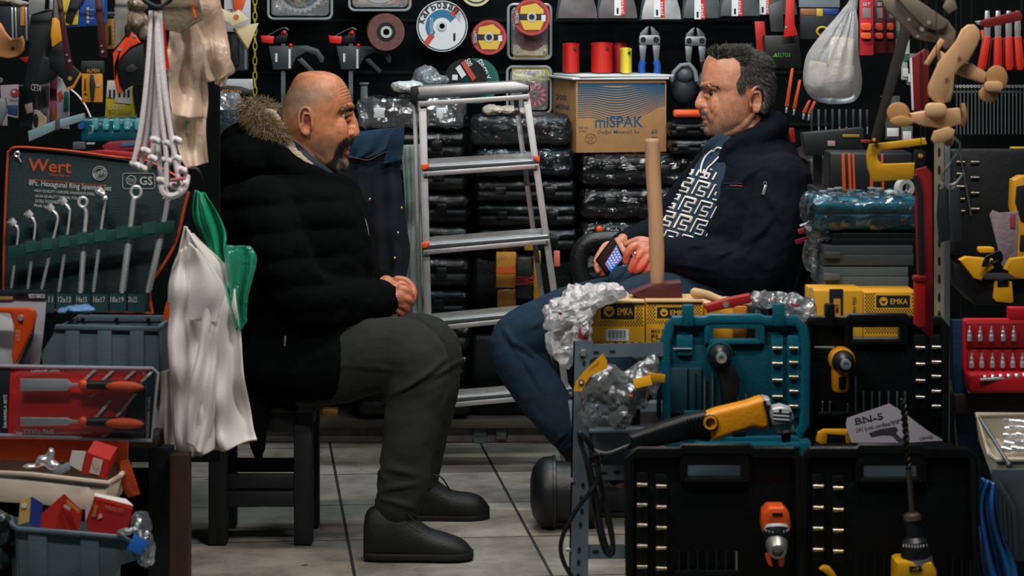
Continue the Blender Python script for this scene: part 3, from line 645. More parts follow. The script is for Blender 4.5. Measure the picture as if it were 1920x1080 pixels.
# far hand (left)
limb(b, fa, [(724, 533, -.01, 17), (740, 534, -.014, 17), (752, 538, -.018, 15)], flat=.8)
for q in ([(744, 524, -.022, 7.4), (760, 526, -.026, 7), (772, 537, -.032, 6.6), (777, 551, -.04, 6), (773, 565, -.046, 5.2)],
          [(752, 536, -.008, 7.4), (768, 541, -.012, 6.8), (776, 555, -.024, 6.2), (772, 570, -.034, 5.4)],
          [(750, 548, .002, 7), (766, 556, -.002, 6.6), (772, 570, -.014, 5.8)], [(744, 556, .004, 6.6), (758, 568, .0, 6), (764, 580, -.012, 5.2)]): limb(b, fa, q, n=12)
def wr(co):
    px, py = to_px(fa.o, co); m_ = blob(px, py, 650, 172, 14, 22, 4)
    co[:, 0] += m_ * .0009 * np.sin((py + (px - 640) * .35) * .95)
    m2 = blob(px, py, 628, 222, 8, 12, 4) * (co[:, 1] < 0); co[:, 1] += m2 * .0008 * np.sin((py - (px - 630) * .6) * 1.3)
    m3 = blob(px, py, 644, 216, 9, 3.6, 3) * (np.abs(co[:, 1]) > .012); co[:, 0] -= m3 * .002; co[:, 1] -= np.sign(co[:, 1]) * m3 * .004
    m4 = blob(px, py, 574, 229, 5.5, 12, 3) * (np.abs(co[:, 1]) > .07); co[:, 1] -= np.sign(co[:, 1]) * m4 * .006
    return co
bodyA = fuse('body', b, A, voxel=.0021, smooth=4, disp=wr)
def tA(px, py, d):
    c = np.tile(np.array(lin('#b0724e')[:3]), (len(px), 1))
    c = blend(c, '#7c6a5a', .85 * blob(px, py, 555, 192, 34, 42, 3)); c = blend(c, '#7c6a5a', .6 * blob(px, py, 592, 180, 30, 16, 2))
    c = blend(c, '#b5603f', .5 * blob(px, py, 574, 225, 13, 26, 4)); c = blend(c, '#b86a4c', .45 * blob(px, py, 662, 246, 12, 12)); c = blend(c, '#b56e50', .35 * blob(px, py, 630, 240, 16, 14))
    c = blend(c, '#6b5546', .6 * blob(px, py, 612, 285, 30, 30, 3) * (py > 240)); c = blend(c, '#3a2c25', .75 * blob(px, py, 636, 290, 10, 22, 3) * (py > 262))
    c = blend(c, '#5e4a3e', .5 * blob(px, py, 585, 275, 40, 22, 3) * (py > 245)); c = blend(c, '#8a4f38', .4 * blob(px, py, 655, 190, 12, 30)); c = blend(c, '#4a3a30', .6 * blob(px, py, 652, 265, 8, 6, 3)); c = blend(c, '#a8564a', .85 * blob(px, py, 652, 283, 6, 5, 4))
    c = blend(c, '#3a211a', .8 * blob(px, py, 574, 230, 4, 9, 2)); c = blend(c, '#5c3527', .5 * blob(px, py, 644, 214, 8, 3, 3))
    c = blend(c, '#bd6a50', .6 * sst(py, 500, 530) * 1.0); return c
tone(bodyA, fa.o, tA)
for s in (-1, 1):
    m = MB(mat('#a89c92', .3)); m.ball(fa(643, 218, .0300 * s), .0112, n=18); eb = obj('eye', m, A, 180)
    m = MB(mat('#2a1a12', .2)); m.ball(fa(648.6, 218.6, .0350 * s), .0062, n=14); obj('iris', m, eb, 180)
hb = mat('#17130f', .6); hg = mat('#5a4d44', .6)
mk = [(660, 256), (664, 262), (660, 271), (650, 273), (642, 283), (640, 298), (650, 311), (638, 323), (598, 318), (612, 306), (624, 296), (630, 278), (642, 260)]
strands('goatee', roots_on(bodyA, fa.o, lambda x, y, d: inpoly(x, y, mk) & (np.abs(d) < .055), 1.5, lambda n, x, y: n * .5 + Vector((0, 0, -1)), lambda x, y: .007), A, hb, r=.0005)
strands('goatee_grey', roots_on(bodyA, fa.o, lambda x, y, d: inpoly(x, y, [(650, 292), (654, 302), (647, 316), (630, 318), (628, 300), (640, 292)]) & (np.abs(d) < .04), .8, lambda n, x, y: n * .7 + Vector((0, 0, -1)), lambda x, y: .007), A, mat('#8a7868', .6), r=.0005, seed=9)
strands('eyebrow', roots_on(bodyA, fa.o, lambda x, y, d: inpoly(x, y, [(663, 197), (666, 208), (654, 205), (640, 209), (632, 212), (638, 202), (650, 195)]) & (np.abs(d) > .006) & (np.abs(d) < .06), 1.5, lambda n, x, y: n * .3 + Vector((-.8, 0, -.25)), lambda x, y: .007), A, hb, r=.0005, seed=5)
# shirt collar and fleece
m = MB(mat('#1b2a38', .8, bump=.4, bscale=200)); limb(m, fa, [(545, 262, -.03, 14), (560, 285, -.058, 13), (585, 308, -.062, 12), (612, 326, -.035, 12), (625, 332, 0, 12), (612, 326, .035, 12), (580, 305, .062, 12)]); obj('shirt_collar', m, A)
jm = mat('#020405', .95, bump=.3, bscale=30, var=.2, spec=.10)
jk = MB(jm)
tor = [(318, 500, 622, 60), (332, 452, 648, 105), (350, 412, 668, 140), (385, 399, 690, 162), (425, 395, 700, 168), (470, 404, 705, 168), (520, 424, 706, 164), (570, 442, 704, 158), (612, 452, 690, 152), (645, 455, 655, 148), (690, 452, 615, 142),
       (720, 456, 595, 128), (748, 462, 570, 110)]
loft(jk, fa, lrows(tor), 0, 44, .86)
limb(jk, fa, [(500, 392, -.16, 62), (528, 470, -.22, 57), (572, 552, -.245, 52), (645, 566, -.19, 46), (716, 561, -.085, 35)])
limb(jk, fa, [(590, 400, .16, 58), (645, 500, .2, 46), (690, 538, .11, 32), (718, 530, .01, 23)])
limb(jk, fa, [(450, 300, -.02, 52), (452, 268, -.02, 40)]); jk.ball(fa(470, 292, 0), (66 * fa.u, .15, 50 * fa.u))
limb(jk, fa, [(500, 680, -.17, 56), (575, 690, -.185, 66), (638, 672, -.19, 62)]); limb(jk, fa, [(476, 700, -.155, 24), (480, 770, -.165, 24), (482, 825, -.165, 17), (484, 856, -.165, 9)]); limb(jk, fa, [(520, 700, -.16, 26), (535, 745, -.165, 20), (548, 762, -.165, 12)])
limb(jk, fa, [(500, 285, -.085, 26), (545, 312, -.1, 22), (600, 336, -.085, 20), (648, 350, -.03, 20), (655, 352, .03, 20)])
def quilt(co):
    px, py = to_px(fa.o, co)
    a = np.abs(np.sin((py - 330) / 52 * PI + (px - 560) * .004)); k = sst(py, 340, 380) * (1 - sst(py, 640, 700)) * (1 - sst(px, 600, 700))
    co[:, 0] += (a - .6) * .006 * k * np.sign(px - 550); co[:, 1] -= (a - .6) * .012 * k * (co[:, 1] < -.08)
    ar = sst(px, 590, 620) * (py > 500) * (co[:, 1] < -.02); b_ = np.abs(np.sin((px - 600) / 46 * PI)); co[:, 1] -= (b_ - .6) * .009 * ar; co[:, 2] += (b_ - .6) * .006 * ar * np.sign(562 - py)
    return co
fuse('jacket', jk, A, voxel=.006, smooth=5, noise_amp=.006, noise_scale=11, disp=quilt)
m = MB(mat('#b8b2a6', .4, .7)); m.tube(fa.L(catmull([(646, 345, -.045), (668, 375, -.075), (686, 415, -.085), (692, 450, -.08), (690, 505, -.06)], 5)), .0016, 6); obj('zip', m, A)
m = MB(K['orange']); m.box(fa(649, 368, -.082), (.006, .004, .012)); obj('zip_pull', m, A)
m = MB(mat('#8c7a5a', .4, .6)); m.box(fa(534, 645, -.232), (.006, .003, .040), rot=(0, .06, 0), bev=.001); obj('pocket_zip', m, A)
m = MB(mat('#8a8478', .4, .6)); m.tube(fa.L([(479, 505, -.235), (492, 520, -.245)]), .0015, 6); obj('sleeve_zip', m, A)
m = MB(jm); limb(m, fa, [(722, 545, -.055, 5), (727, 535, -.03, 5)]); m.tube(fa.L(ring_pts((722, 560), 0, 24)), .001) if 0 else None
obj('cuff', m, A)
# fleece lining and fur of the hood
m = MB(mat('#a89a84', .95, bump=1.5, bscale=160)); limb(m, fa, [(534, 258, -.045, 9), (548, 283, -.075, 10), (570, 303, -.085, 8), (592, 320, -.082, 6)], n=14); limb(m, fa, [(505, 222, -.03, 18), (520, 240, -.03, 16)])
flc = fuse('fleece_lining', m, A, voxel=.003, smooth=2, noise_amp=.003, noise_scale=90)
m = MB(mat('#4c3c2c', .9)); limb(m, fa, [(458, 196, -.03, 8), (472, 212, -.05, 15), (492, 232, -.06, 20), (512, 250, -.07, 18), (530, 266, -.075, 10)]); limb(m, fa, [(478, 196, .0, 12), (500, 206, .03, 14), (520, 222, .05, 14)])
fur = fuse('fur_trim', m, A, voxel=.006, smooth=3)
def fur_roots(n_, seed):
    rnd = random.Random(seed); me = fur.data; vs = me.vertices; out = []
    for _ in range(n_):
        v = vs[rnd.randrange(len(vs))]; out.append((v.co.copy(), v.normal * .75 + Vector((.15, -.1, -.35)), .024)); 
    return out
strands('fur_hair', fur_roots(3200, 1), fur, mat('#8a7252', .7), r=.0006, seg=3, droop=.25, jit=.35, seed=2)
strands('dark_fur_hair', fur_roots(1800, 2), fur, mat('#2c231b', .7), r=.0007, seg=3, droop=.25, jit=.35, seed=3)
strands('pale_fur_hair', fur_roots(1100, 5), fur, mat('#c0ad8c', .7), r=.0005, seg=3, droop=.2, jit=.4, seed=4)
# trousers
tm = mat('#1f2220', .95, bump=.5, bscale=500, var=.12, vscale=10)
tr = MB(tm)
limb(tr, fa, [(545, 700, -.12, 66), (640, 682, -.17, 72), (720, 664, -.21, 66), (772, 668, -.24, 62), (782, 720, -.25, 59), (776, 780, -.26, 53), (765, 840, -.27, 47), (756, 890, -.275, 46), (745, 948, -.28, 42)], k=5, n=22)
limb(tr, fa, [(600, 690, .1, 66), (720, 655, .16, 62), (800, 650, .19, 60), (812, 700, .2, 55), (806, 760, .21, 48), (798, 820, .22, 42), (792, 880, .225, 36), (792, 903, .225, 32)], k=5, n=22)
tr.ball(fa(560, 700, 0), (.13, .19, .10))
def crease(co):
    px, py = to_px(fa.o, co); near = (co[:, 1] < -.02)
    for cx, cy, ang, l, wd, am in ((790, 705, -35, 55, 5, .006), (760, 725, -28, 70, 5, .006), (735, 880, 12, 45, 6, .008), (730, 915, -10, 45, 6, .008), (735, 940, 18, 40, 5, .007), (700, 690, 5, 60, 5, .003), (840, 690, -30, 40, 5, .005), (700, 605, -60, 22, 4, .004), (745, 610, -55, 30, 4, .004)):
        c, s = math.cos(math.radians(ang)), math.sin(math.radians(ang)); a = (px - cx) * c + (py - cy) * s; b_ = -(px - cx) * s + (py - cy) * c
        g = np.exp(-(a / l) ** 4) * (np.exp(-(b_ / wd) ** 2) - .6 * np.exp(-((b_ - wd * 1.8) / wd) ** 2)); co[:, 1] -= g * am * np.where(near, 1, .6); co[:, 0] += g * am * .5
    return co
fuse('trousers', tr, A, voxel=.005, smooth=4, noise_amp=.004, noise_scale=9, disp=crease)
def shoe(fr, rows, d, par, col, sole, lace=None):
    s_ = MB(mat(col, .55, bump=.4, bscale=300)); R = []; rows = [tuple(r) for r in rows]
    q = catmull([Vector((r[0], r[1], r[2])) for r in rows], 3); w_ = catmull([Vector((r[3], 0, 0)) for r in rows], 3)
    rr = [(a.x, a.y, a.z, max(1, b_.x)) for a, b_ in zip(q, w_)]
    for x, yt, yb, hw in rr:
        ring = []; yc = (yt + yb) / 2; n = 22
        for i in range(n):
            a = 2 * PI * i / n; c, s = math.cos(a), math.sin(a); q = fr(x, yc + (yb - yc) * (-1) * math.copysign(abs(s) ** (.9 if s > 0 else .35), s), d); ring.append(s_.bm.verts.new((q.x, q.y + hw * fr.u * math.copysign(abs(c) ** .8, c), q.z)))
        R.append(ring)
    for A_, B_ in zip(R, R[1:]):
        for j in range(22): s_.face((A_[j], A_[(j + 1) % 22], B_[(j + 1) % 22], B_[j]))
    s_.face(R[0]); s_.face(R[-1]); so = obj('shoe', s_, par, 60)
    m = MB(mat(sole, .7)); yb = max(r[2] for r in rows); pts = [fr(x, yb, d) for x, *_ in rr]
    up = [Vector((p.x, p.y - (r[3] + 2) * fr.u, p.z)) for p, r in zip(pts, rr)]; dn = [Vector((p.x, p.y + (r[3] + 2) * fr.u, p.z)) for p, r in zip(pts, rr)]
    m.prism(up + dn[::-1], (0, 0, .016), .003); obj('sole', m, so)
    if lace:
        m = MB(K['black']); m.tube(fr.L(catmull([Vector((a, b_, 0)) for a, b_ in lace], 5), d - .045), .0022, 6); obj('lace', m, so)
shoe(fa, [(682, 985, 1044, 14), (688, 958, 1044, 26), (712, 945, 1044, 32), (745, 948, 1044, 34), (775, 968, 1044, 34), (805, 990, 1044, 36), (835, 1000, 1044, 39), (862, 1010, 1044, 36), (880, 1024, 1044, 26), (888, 1038, 1044, 10)], -.285, A, '#080d0f', '#050708', [(762, 962), (775, 975), (790, 985)])
shoe(fa, [(748, 920, 972, 14), (755, 895, 972, 26), (780, 880, 972, 32), (805, 886, 972, 34), (825, 905, 972, 34), (850, 920, 972, 37), (880, 924, 972, 37), (902, 932, 972, 30), (918, 950, 972, 12)], .235, A, '#080d0f', '#050708', [(808, 890), (822, 892), (832, 900), (842, 916), (848, 921)])
# ================================================================ grey-haired man
fb = Fr(1400, 560, 6.75); B = fb.thing('person', 'grey-haired man in navy jacket and jeans leaning back holding a phone', 'person')
Hc = fb(1385, 180, 0); YAW = math.radians(9)
hd = MB(skin_mat()); 
headB = [(91, 1402, 1352, 16), (97, 1420, 1336, 34), (109, 1436, 1324, 46), (125, 1444, 1318, 53), (143, 1448, 1315, 56), (158, 1449, 1314, 57), (170, 1448, 1320, 56), (186, 1445, 1320, 55), (202, 1437, 1318, 52), (216, 1427, 1318, 48),
         (230, 1412, 1321, 44), (242, 1396, 1322, 36), (252, 1374, 1328, 26), (258, 1362, 1342, 13)]
loft(hd, fb, lrows(headB), 0, 44, .92)
limb(hd, fb, [(1402, 215, 0, 42), (1402, 255, 0, 43), (1410, 300, 0, 48)])
limb(hd, fb, [(1317, 171, 0, 4.5), (1311, 182, 0, 5.5), (1308.5, 194, 0, 8)], n=14)
for s in (-1, 1):
    limb(hd, fb, [(1316, 161, .004 * s, 6), (1322, 160, .03 * s, 6.5), (1336, 165, .05 * s, 5.5)])
    hd.ball(fb(1318, 199, .0125 * s), (8.5 * fb.u, .008, 6 * fb.u))
    hd.ball(fb(1354, 198, .040 * s), (30 * fb.u, .0215, 32 * fb.u)); hd.ball(fb(1335, 215, .027 * s), (14 * fb.u, .020, 19 * fb.u))
    limb(hd, fb, [(1404, 215, .054 * s, 9), (1380, 240, .046 * s, 10), (1345, 252, .026 * s, 9)])
    limb(hd, fb, [(1319, 168.5, .015 * s, 4.2), (1328, 169, .0305 * s, 5.6), (1341, 173, .045 * s, 4.6)], n=10)
    limb(hd, fb, [(1320, 179, .015 * s, 3.6), (1329, 182, .030 * s, 4.6), (1341, 178, .045 * s, 4)], n=10)
    hd.ball(fb(1390, 150, .069 * s), (24 * fb.u, .008, 24 * fb.u))
    limb(hd, fb, [(1315, 208, .006 * s, 4.5), (1323, 210, .021 * s, 5.5), (1331, 222, .028 * s, 5.5)], n=10)
limb(hd, fb, [(1331, 222, -.024, 4), (1320, 220, -.012, 4.6), (1318, 219, 0, 4.6), (1320, 220, .012, 4.6), (1331, 222, .024, 4)], n=12)
limb(hd, fb, [(1331, 227, -.022, 4), (1322, 229, -.01, 4.8), (1322, 229, .01, 4.8), (1331, 227, .022, 4)], n=12)
hd.ball(fb(1330, 243, 0), (12 * fb.u, .024, 12 * fb.u))
ear(hd, fb, 1410, 187, 15, 25, -.086, -1); ear(hd, fb, 1410, 187, 15, 25, .086, -1)
hd.prism(fb.L([(1332, 164), (1316, 163), (1313.5, 171), (1306, 184), (1301.5, 197), (1303, 203), (1312, 207), (1332, 210)], -.0075), (0, .015, 0), .003)
hd.prism(fb.L([(1334, 186), (1309, 186), (1304, 198), (1308, 204), (1322, 209), (1334, 209)], -.0125), (0, .025, 0), .004)
Rm = Matrix.Translation(Hc) @ Matrix.Rotation(YAW, 4, 'Z') @ Matrix.Translation(-Hc)
for v in hd.bm.verts: v.co = Rm @ v.co
b = hd
loft(b, fb, lrows([(290, 1480, 1370, 115), (360, 1490, 1330, 140), (430, 1490, 1300, 135), (500, 1480, 1290, 130), (560, 1470, 1300, 125)]), 0, 30)
limb(b, fb, [(1450, 340, -.17, 38), (1430, 490, -.22, 32), (1330, 488, -.17, 26), (1240, 478, -.105, 19)])
limb(b, fb, [(1420, 340, .17, 36), (1340, 440, .2, 24), (1230, 444, .16, 15), (1168, 454, .09, 14)])
limb(b, fb, [(1390, 570, .1, 50), (1100, 590, .16, 40), (975, 640, .17, 38), (1010, 730, .15, 32), (1100, 895, .24, 18)])
limb(b, fb, [(1390, 570, -.12, 50), (1200, 575, -.15, 40), (1140, 640, -.15, 38), (1150, 760, -.1, 32), (1165, 910, .12, 18)])
# near hand (left), resting with bent fingers
limb(b, fb, [(1240, 478, -.105, 20), (1222, 472, -.11, 21), (1206, 470, -.112, 19)], flat=.8)
for q in ([(1205, 461, -.118, 8), (1188, 462, -.124, 7.8), (1177, 474, -.122, 7.4), (1173, 489, -.112, 6.4)],
          [(1208, 470, -.126, 8.4), (1198, 478, -.132, 8), (1189, 492, -.130, 7.6), (1183, 505, -.120, 6.8)],
          [(1216, 478, -.128, 8.2), (1209, 490, -.134, 7.8), (1200, 502, -.130, 7.2), (1194, 510, -.120, 6.4)],
          [(1226, 486, -.122, 7.8), (1220, 500, -.128, 7.2), (1212, 511, -.122, 6.6), (1206, 517, -.114, 5.8)],
          [(1222, 456, -.10, 9), (1202, 450, -.098, 7.6), (1186, 453, -.096, 6.6), (1174, 458, -.096, 5.6)]): limb(b, fb, q, n=12)
# far hand (right) round the phone
limb(b, fb, [(1168, 452, .09, 15), (1158, 458, .07, 14), (1150, 470, .055, 13)], flat=.8)
for q in ([(1150, 458, .06, 7), (1136, 460, .05, 6.6), (1124, 476, .03, 6), (1117, 490, .02, 5.4)], [(1148, 470, .055, 7), (1130, 482, .04, 6.4), (1119, 496, .02, 6), (1121, 508, .008, 5.2)],
          [(1146, 480, .05, 7), (1132, 498, .035, 6.4), (1125, 508, .018, 5.6)], [(1150, 486, .05, 6.6), (1140, 506, .035, 6), (1130, 514, .02, 5.4)],
          [(1160, 455, .05, 8), (1166, 466, .035, 7.6), (1173, 478, .02, 6.8)]): limb(b, fb, q, n=12)
def wrB(co):
    px, py = to_px(fb.o, co)
    m3 = blob(px, py, 1332, 173, 9, 3.4, 3) * (np.abs(co[:, 1]) > .012); co[:, 0] += m3 * .002; co[:, 1] -= np.sign(co[:, 1]) * m3 * .004
    m4 = blob(px, py, 1410, 188, 5.5, 11, 3) * (np.abs(co[:, 1]) > .07); co[:, 1] -= np.sign(co[:, 1]) * m4 * .006
    m5 = np.exp(-(((px - 1336) * .8 + (py - 212) * .5) / 2.6) ** 2) * blob(px, py, 1334, 212, 12, 16, 4) * (co[:, 1] < 0); co[:, 1] += m5 * .0022
    m2 = blob(px, py, 1352, 172, 8, 9, 4) * (co[:, 1] < 0); co[:, 1] += m2 * .0007 * np.sin((py + (px - 1350) * .5) * 1.3)
    return co
bodyB = fuse('body', b, B, voxel=.0021, smooth=4, disp=wrB)
hair_line = [(1316, 108), (1322, 100), (1345, 112), (1374, 108), (1387, 118), (1389, 140), (1380, 158), (1385, 176), (1394, 172), (1398, 162), (1412, 160), (1424, 163), (1430, 180), (1426, 200), (1420, 214), (1440, 220), (1462, 210), (1470, 130), (1440, 80), (1370, 60), (1310, 80)]
def tB(px, py, d):
    c = np.tile(np.array(lin('#ba8064')[:3]), (len(px), 1)); hm = (inpoly(px, py, hair_line) & (py < 225)).astype(float)
    c = blend(c, '#b5603f', .4 * blob(px, py, 1411, 188, 14, 24, 4)); c = blend(c, '#b8705a', .4 * blob(px, py, 1311, 196, 12, 10)); c = blend(c, '#77604f', .5 * blob(px, py, 1370, 240, 45, 20, 3) * (py > 212))
    c = blend(c, '#7c6656', .5 * blob(px, py, 1328, 240, 14, 14, 3)); c = blend(c, '#a8605a', .7 * blob(px, py, 1319, 223, 7, 4, 4)); c = blend(c, '#4a3a32', .5 * blob(px, py, 1322, 211, 9, 5, 3))
    c = blend(c, '#3a211a', .8 * blob(px, py, 1409, 189, 4, 8, 2)); c = blend(c, '#5c3527', .5 * blob(px, py, 1332, 170, 8, 3, 3)); c = blend(c, '#1a1816', .92 * hm)
    c = blend(c, '#c27a62', .5 * sst(py, 400, 430)); return c
tone(bodyB, fb.o, tB)
for s in (-1, 1):
    q = Rm @ fb(1333, 174, .031 * s); q2 = Rm @ fb(1328, 174.3, .0362 * s)
    m = MB(mat('#a89c92', .3)); m.ball(q, .0114, n=18); eb = obj('eye', m, B, 180)
    m = MB(mat('#2a1a12', .2)); m.ball(q2, .0062, n=14); obj('iris', m, eb, 180)
def hd_dir(n, x, y):
    bk = .9 if y < 125 else .35
    return n * (.55 if y < 112 else .3) + Vector((bk if x > 1345 or y > 120 else .25, 0, -.55 if x > 1400 or y > 125 else .35))
hr = mat('#24231f', .38, spec=.9)
strands('hair', roots_on(bodyB, fb.o, lambda x, y, d: inpoly(x, y, hair_line) & (y < 222) & ~((np.abs(d) > .078) & (x > 1396) & (x < 1428) & (y > 162)), .8, hd_dir, lambda x, y: .020 if y < 120 else .013, 3), B, hr, r=.0007, seg=4, droop=.12, jit=.16)
strands('grey_hair', roots_on(bodyB, fb.o, lambda x, y, d: inpoly(x, y, hair_line) & (y < 222) & ~((np.abs(d) > .078) & (x > 1396) & (x < 1428) & (y > 162)), .10, hd_dir, lambda x, y: .020 if y < 120 else .013, 8), B, mat('#8f8c86', .4), r=.0006, seg=4, droop=.12, jit=.2, seed=6)
strands('moustache', roots_on(bodyB, fb.o, lambda x, y, d: inpoly(x, y, [(1309, 206), (1324, 206), (1338, 218), (1336, 222), (1322, 217), (1312, 216)]) & (np.abs(d - .0) < .05), .7, lambda n, x, y: n * .5 + Vector((.2, 0, -1)), lambda x, y: .006), B, mat('#77706a', .6), r=.00045)
strands('stubble', roots_on(bodyB, fb.o, lambda x, y, d: inpoly(x, y, [(1312, 228), (1330, 232), (1336, 215), (1350, 225), (1392, 200), (1395, 235), (1365, 262), (1325, 258)]), .22, lambda n, x, y: n * .5 + Vector((.2, 0, -1)), lambda x, y: .003), B, mat('#6e655c', .6), r=.0004, seg=2)
strands('eyebrow', roots_on(bodyB, fb.o, lambda x, y, d: inpoly(x, y, [(1310, 162), (1314, 157), (1330, 156), (1352, 163), (1350, 167), (1330, 161), (1312, 166)]) & (np.abs(d) > .006) & (np.abs(d) < .07), 2.2, lambda n, x, y: n * .3 + Vector((.9, 0, -.1)), lambda x, y: .008), B, mat('#2e2620', .6), r=.0006, seed=5)
# hooded sweater with woven key pattern, jacket
knit = mat('#1c3346', .9, bump=.6, bscale=300)
m = MB(knit); loft(m, fb, lrows([(262, 1395, 1345, 45), (280, 1420, 1328, 66), (300, 1440, 1312, 80), (330, 1450, 1292, 92), (360, 1450, 1274, 98), (390, 1450, 1256, 100), (415, 1450, 1240, 100), (440, 1440, 1222, 98), (480, 1430, 1235, 90), (530, 1430, 1260, 80)]), 0, 40, .9)
limb(m, fb, [(1352, 258, -.045, 10), (1334, 272, -.03, 11), (1326, 284, 0, 10)]); limb(m, fb, [(1366, 262, -.06, 8), (1345, 283, -.055, 8), (1335, 300, -.04, 8)])
kn = fuse('hooded_sweater', m, B, voxel=.004, smooth=4)
# key pattern: cream bars on the knit surface
from mathutils.bvhtree import BVHTree
def surf(o):
    me = o.data; return BVHTree.FromPolygons([v.co.copy() for v in me.vertices], [tuple(p.vertices) for p in me.polygons])
def on_surf(bv, fr, x, y, lift=.002):
    o = fr.o; a = P(x, y, 4.0) - o; b_ = P(x, y, 8.5) - o; d = (b_ - a).normalized(); h = bv.ray_cast(a, d)
    return (h[0] + h[1] * lift) if h[0] is not None else None
bv = surf(kn); cm = MB(mat('#dddcd6', .9, bump=.5, bscale=300))
def kmap(a, b_):   # pattern frame: a along the lean of the chest, b_ across it
    ox, oy = 1330, 300; th = math.radians(28)
    if b_ > 92: th += 0
    return ox - b_ * math.sin(th) * 1.0 + a * math.cos(th) * .95, oy + b_ * math.cos(th) + a * math.sin(th) * .45
keys = []
for r in range(5):
    y0 = r * 36 + 8
    for c in range(-3, 4):
        x0 = c * 36 - 8 + (r % 2) * 10
        keys += [[(x0, y0 + 28), (x0, y0), (x0 + 25, y0), (x0 + 25, y0 + 9.5), (x0 + 10, y0 + 9.5), (x0 + 10, y0 + 19), (x0 + 25, y0 + 19), (x0 + 25, y0 + 28), (x0 + 10, y0 + 28)]]
for kk in keys:
    run = []
    for (a0, b0), (a1, b1) in zip(kk, kk[1:]):
        nn = max(2, int(math.hypot(a1 - a0, b1 - b0) / 3))
        for i in range(nn + 1):
            x, y = kmap(a0 + (a1 - a0) * i / nn, b0 + (b1 - b0) * i / nn)
            p = on_surf(bv, fb, x, y) if (1235 < x < 1345 and 318 < y < 445) else None
            if p is None:
                if len(run) > 1: cm.tube(run, .0040, 6, flat=.6)
                run = []
            elif not run or (p - run[-1]).length > .002: run.append(p)
    if len(run) > 1: cm.tube(run, .0040, 6, flat=.6)
obj('key_pattern', cm, kn)
m = MB(K['white']); 
for q in ([(1338, 284), (1325, 296), (1318, 312), (1316, 326)], [(1349, 296), (1338, 308), (1328, 318), (1322, 334)]):
    pp = [on_surf(bv, fb, x.x, x.y, .005) for x in catmull([Vector((a[0], a[1], 0)) for a in q], 5)]; m.tube([p for p in pp if p], .0026, 7)
m.tube(fb.L(catmull([(1338, 284, -.06), (1345, 277, -.075), (1354, 279, -.085)], 4)), .0026, 7); obj('drawstring', m, kn)
nv = mat('#070f1b', .9, bump=.5, bscale=60, var=.15, spec=.18)
j = MB(nv)
loft(j, fb, lrows([(240, 1462, 1385, 44), (262, 1478, 1358, 74), (285, 1494, 1346, 118), (312, 1506, 1338, 146), (345, 1514, 1330, 160), (385, 1517, 1316, 164), (425, 1513, 1300, 162), (465, 1504, 1290, 158), (510, 1494, 1284, 152), (560, 1484, 1280, 146), (610, 1474, 1285, 138)]), .012, 44, .84)
limb(j, fb, [(1462, 345, -.17, 60), (1452, 420, -.215, 54), (1418, 500, -.225, 50), (1335, 492, -.175, 42), (1252, 480, -.115, 31)])
limb(j, fb, [(1350, 290, .13, 30), (1302, 350, .17, 36), (1250, 418, .18, 33), (1205, 443, .15, 28), (1168, 456, .10, 24)])
limb(j, fb, [(1455, 235, -.04, 26), (1420, 258, -.085, 22), (1376, 272, -.095, 16), (1352, 300, -.09, 12)])
limb(j, fb, [(1455, 235, .04, 26), (1420, 258, .085, 22), (1376, 272, .095, 16)])
def jf(co):
    px, py = to_px(fb.o, co)
    for cx, cy, ang, l, wd, am in ((1400, 330, -40, 40, 6, .006), (1420, 300, -30, 40, 6, .005), (1420, 440, -50, 50, 7, .007), (1380, 460, -30, 50, 6, .007), (1330, 455, -10, 50, 5, .006), (1300, 500, 10, 40, 5, .006), (1460, 400, 60, 50, 7, .006), (1440, 520, 70, 40, 6, .006)):
        c, s = math.cos(math.radians(ang)), math.sin(math.radians(ang)); a = (px - cx) * c + (py - cy) * s; b_ = -(px - cx) * s + (py - cy) * c
        co[:, 1] -= np.exp(-(a / l) ** 4) * (np.exp(-(b_ / wd) ** 2) - .6 * np.exp(-((b_ - wd * 1.8) / wd) ** 2)) * am * (co[:, 1] < 0)
    return co
jk = fuse('jacket', j, B, voxel=.006, smooth=4, noise_amp=.006, noise_scale=12, disp=jf); bj = surf(jk)
m = MB(mat('#b04a2a', .6)); m.tube([p for p in (on_surf(bj, fb, x, 348.5, .001) for x in range(1369, 1394, 4)) if p], .0012, 6); obj('pocket_stitch', m, jk)
m = MB(mat('#24344e', .6))
m.tube([p for p in (on_surf(bj, fb, x, 344, .001) for x in range(1356, 1394, 4)) if p], .001, 6); m.tube([p for p in (on_surf(bj, fb, x, 354, .001) for x in range(1362, 1394, 4)) if p], .001, 6); obj('pocket_seam', m, jk)
m = MB(K['steel']); p = on_surf(bj, fb, 1434, 357, .003); m.box(p, (.008, .004, .026), rot=(0, .3, 0), bev=.0015); m.tube(ring_3d(p + Vector((.002, 0, .014)), .004) if 0 else [p + Vector((.002 + .004 * math.cos(a), -.001, .016 + .005 * math.sin(a))) for a in [2 * PI * q / 10 for q in range(10)]], .001, 5, closed=True); obj('zip_pull', m, jk)
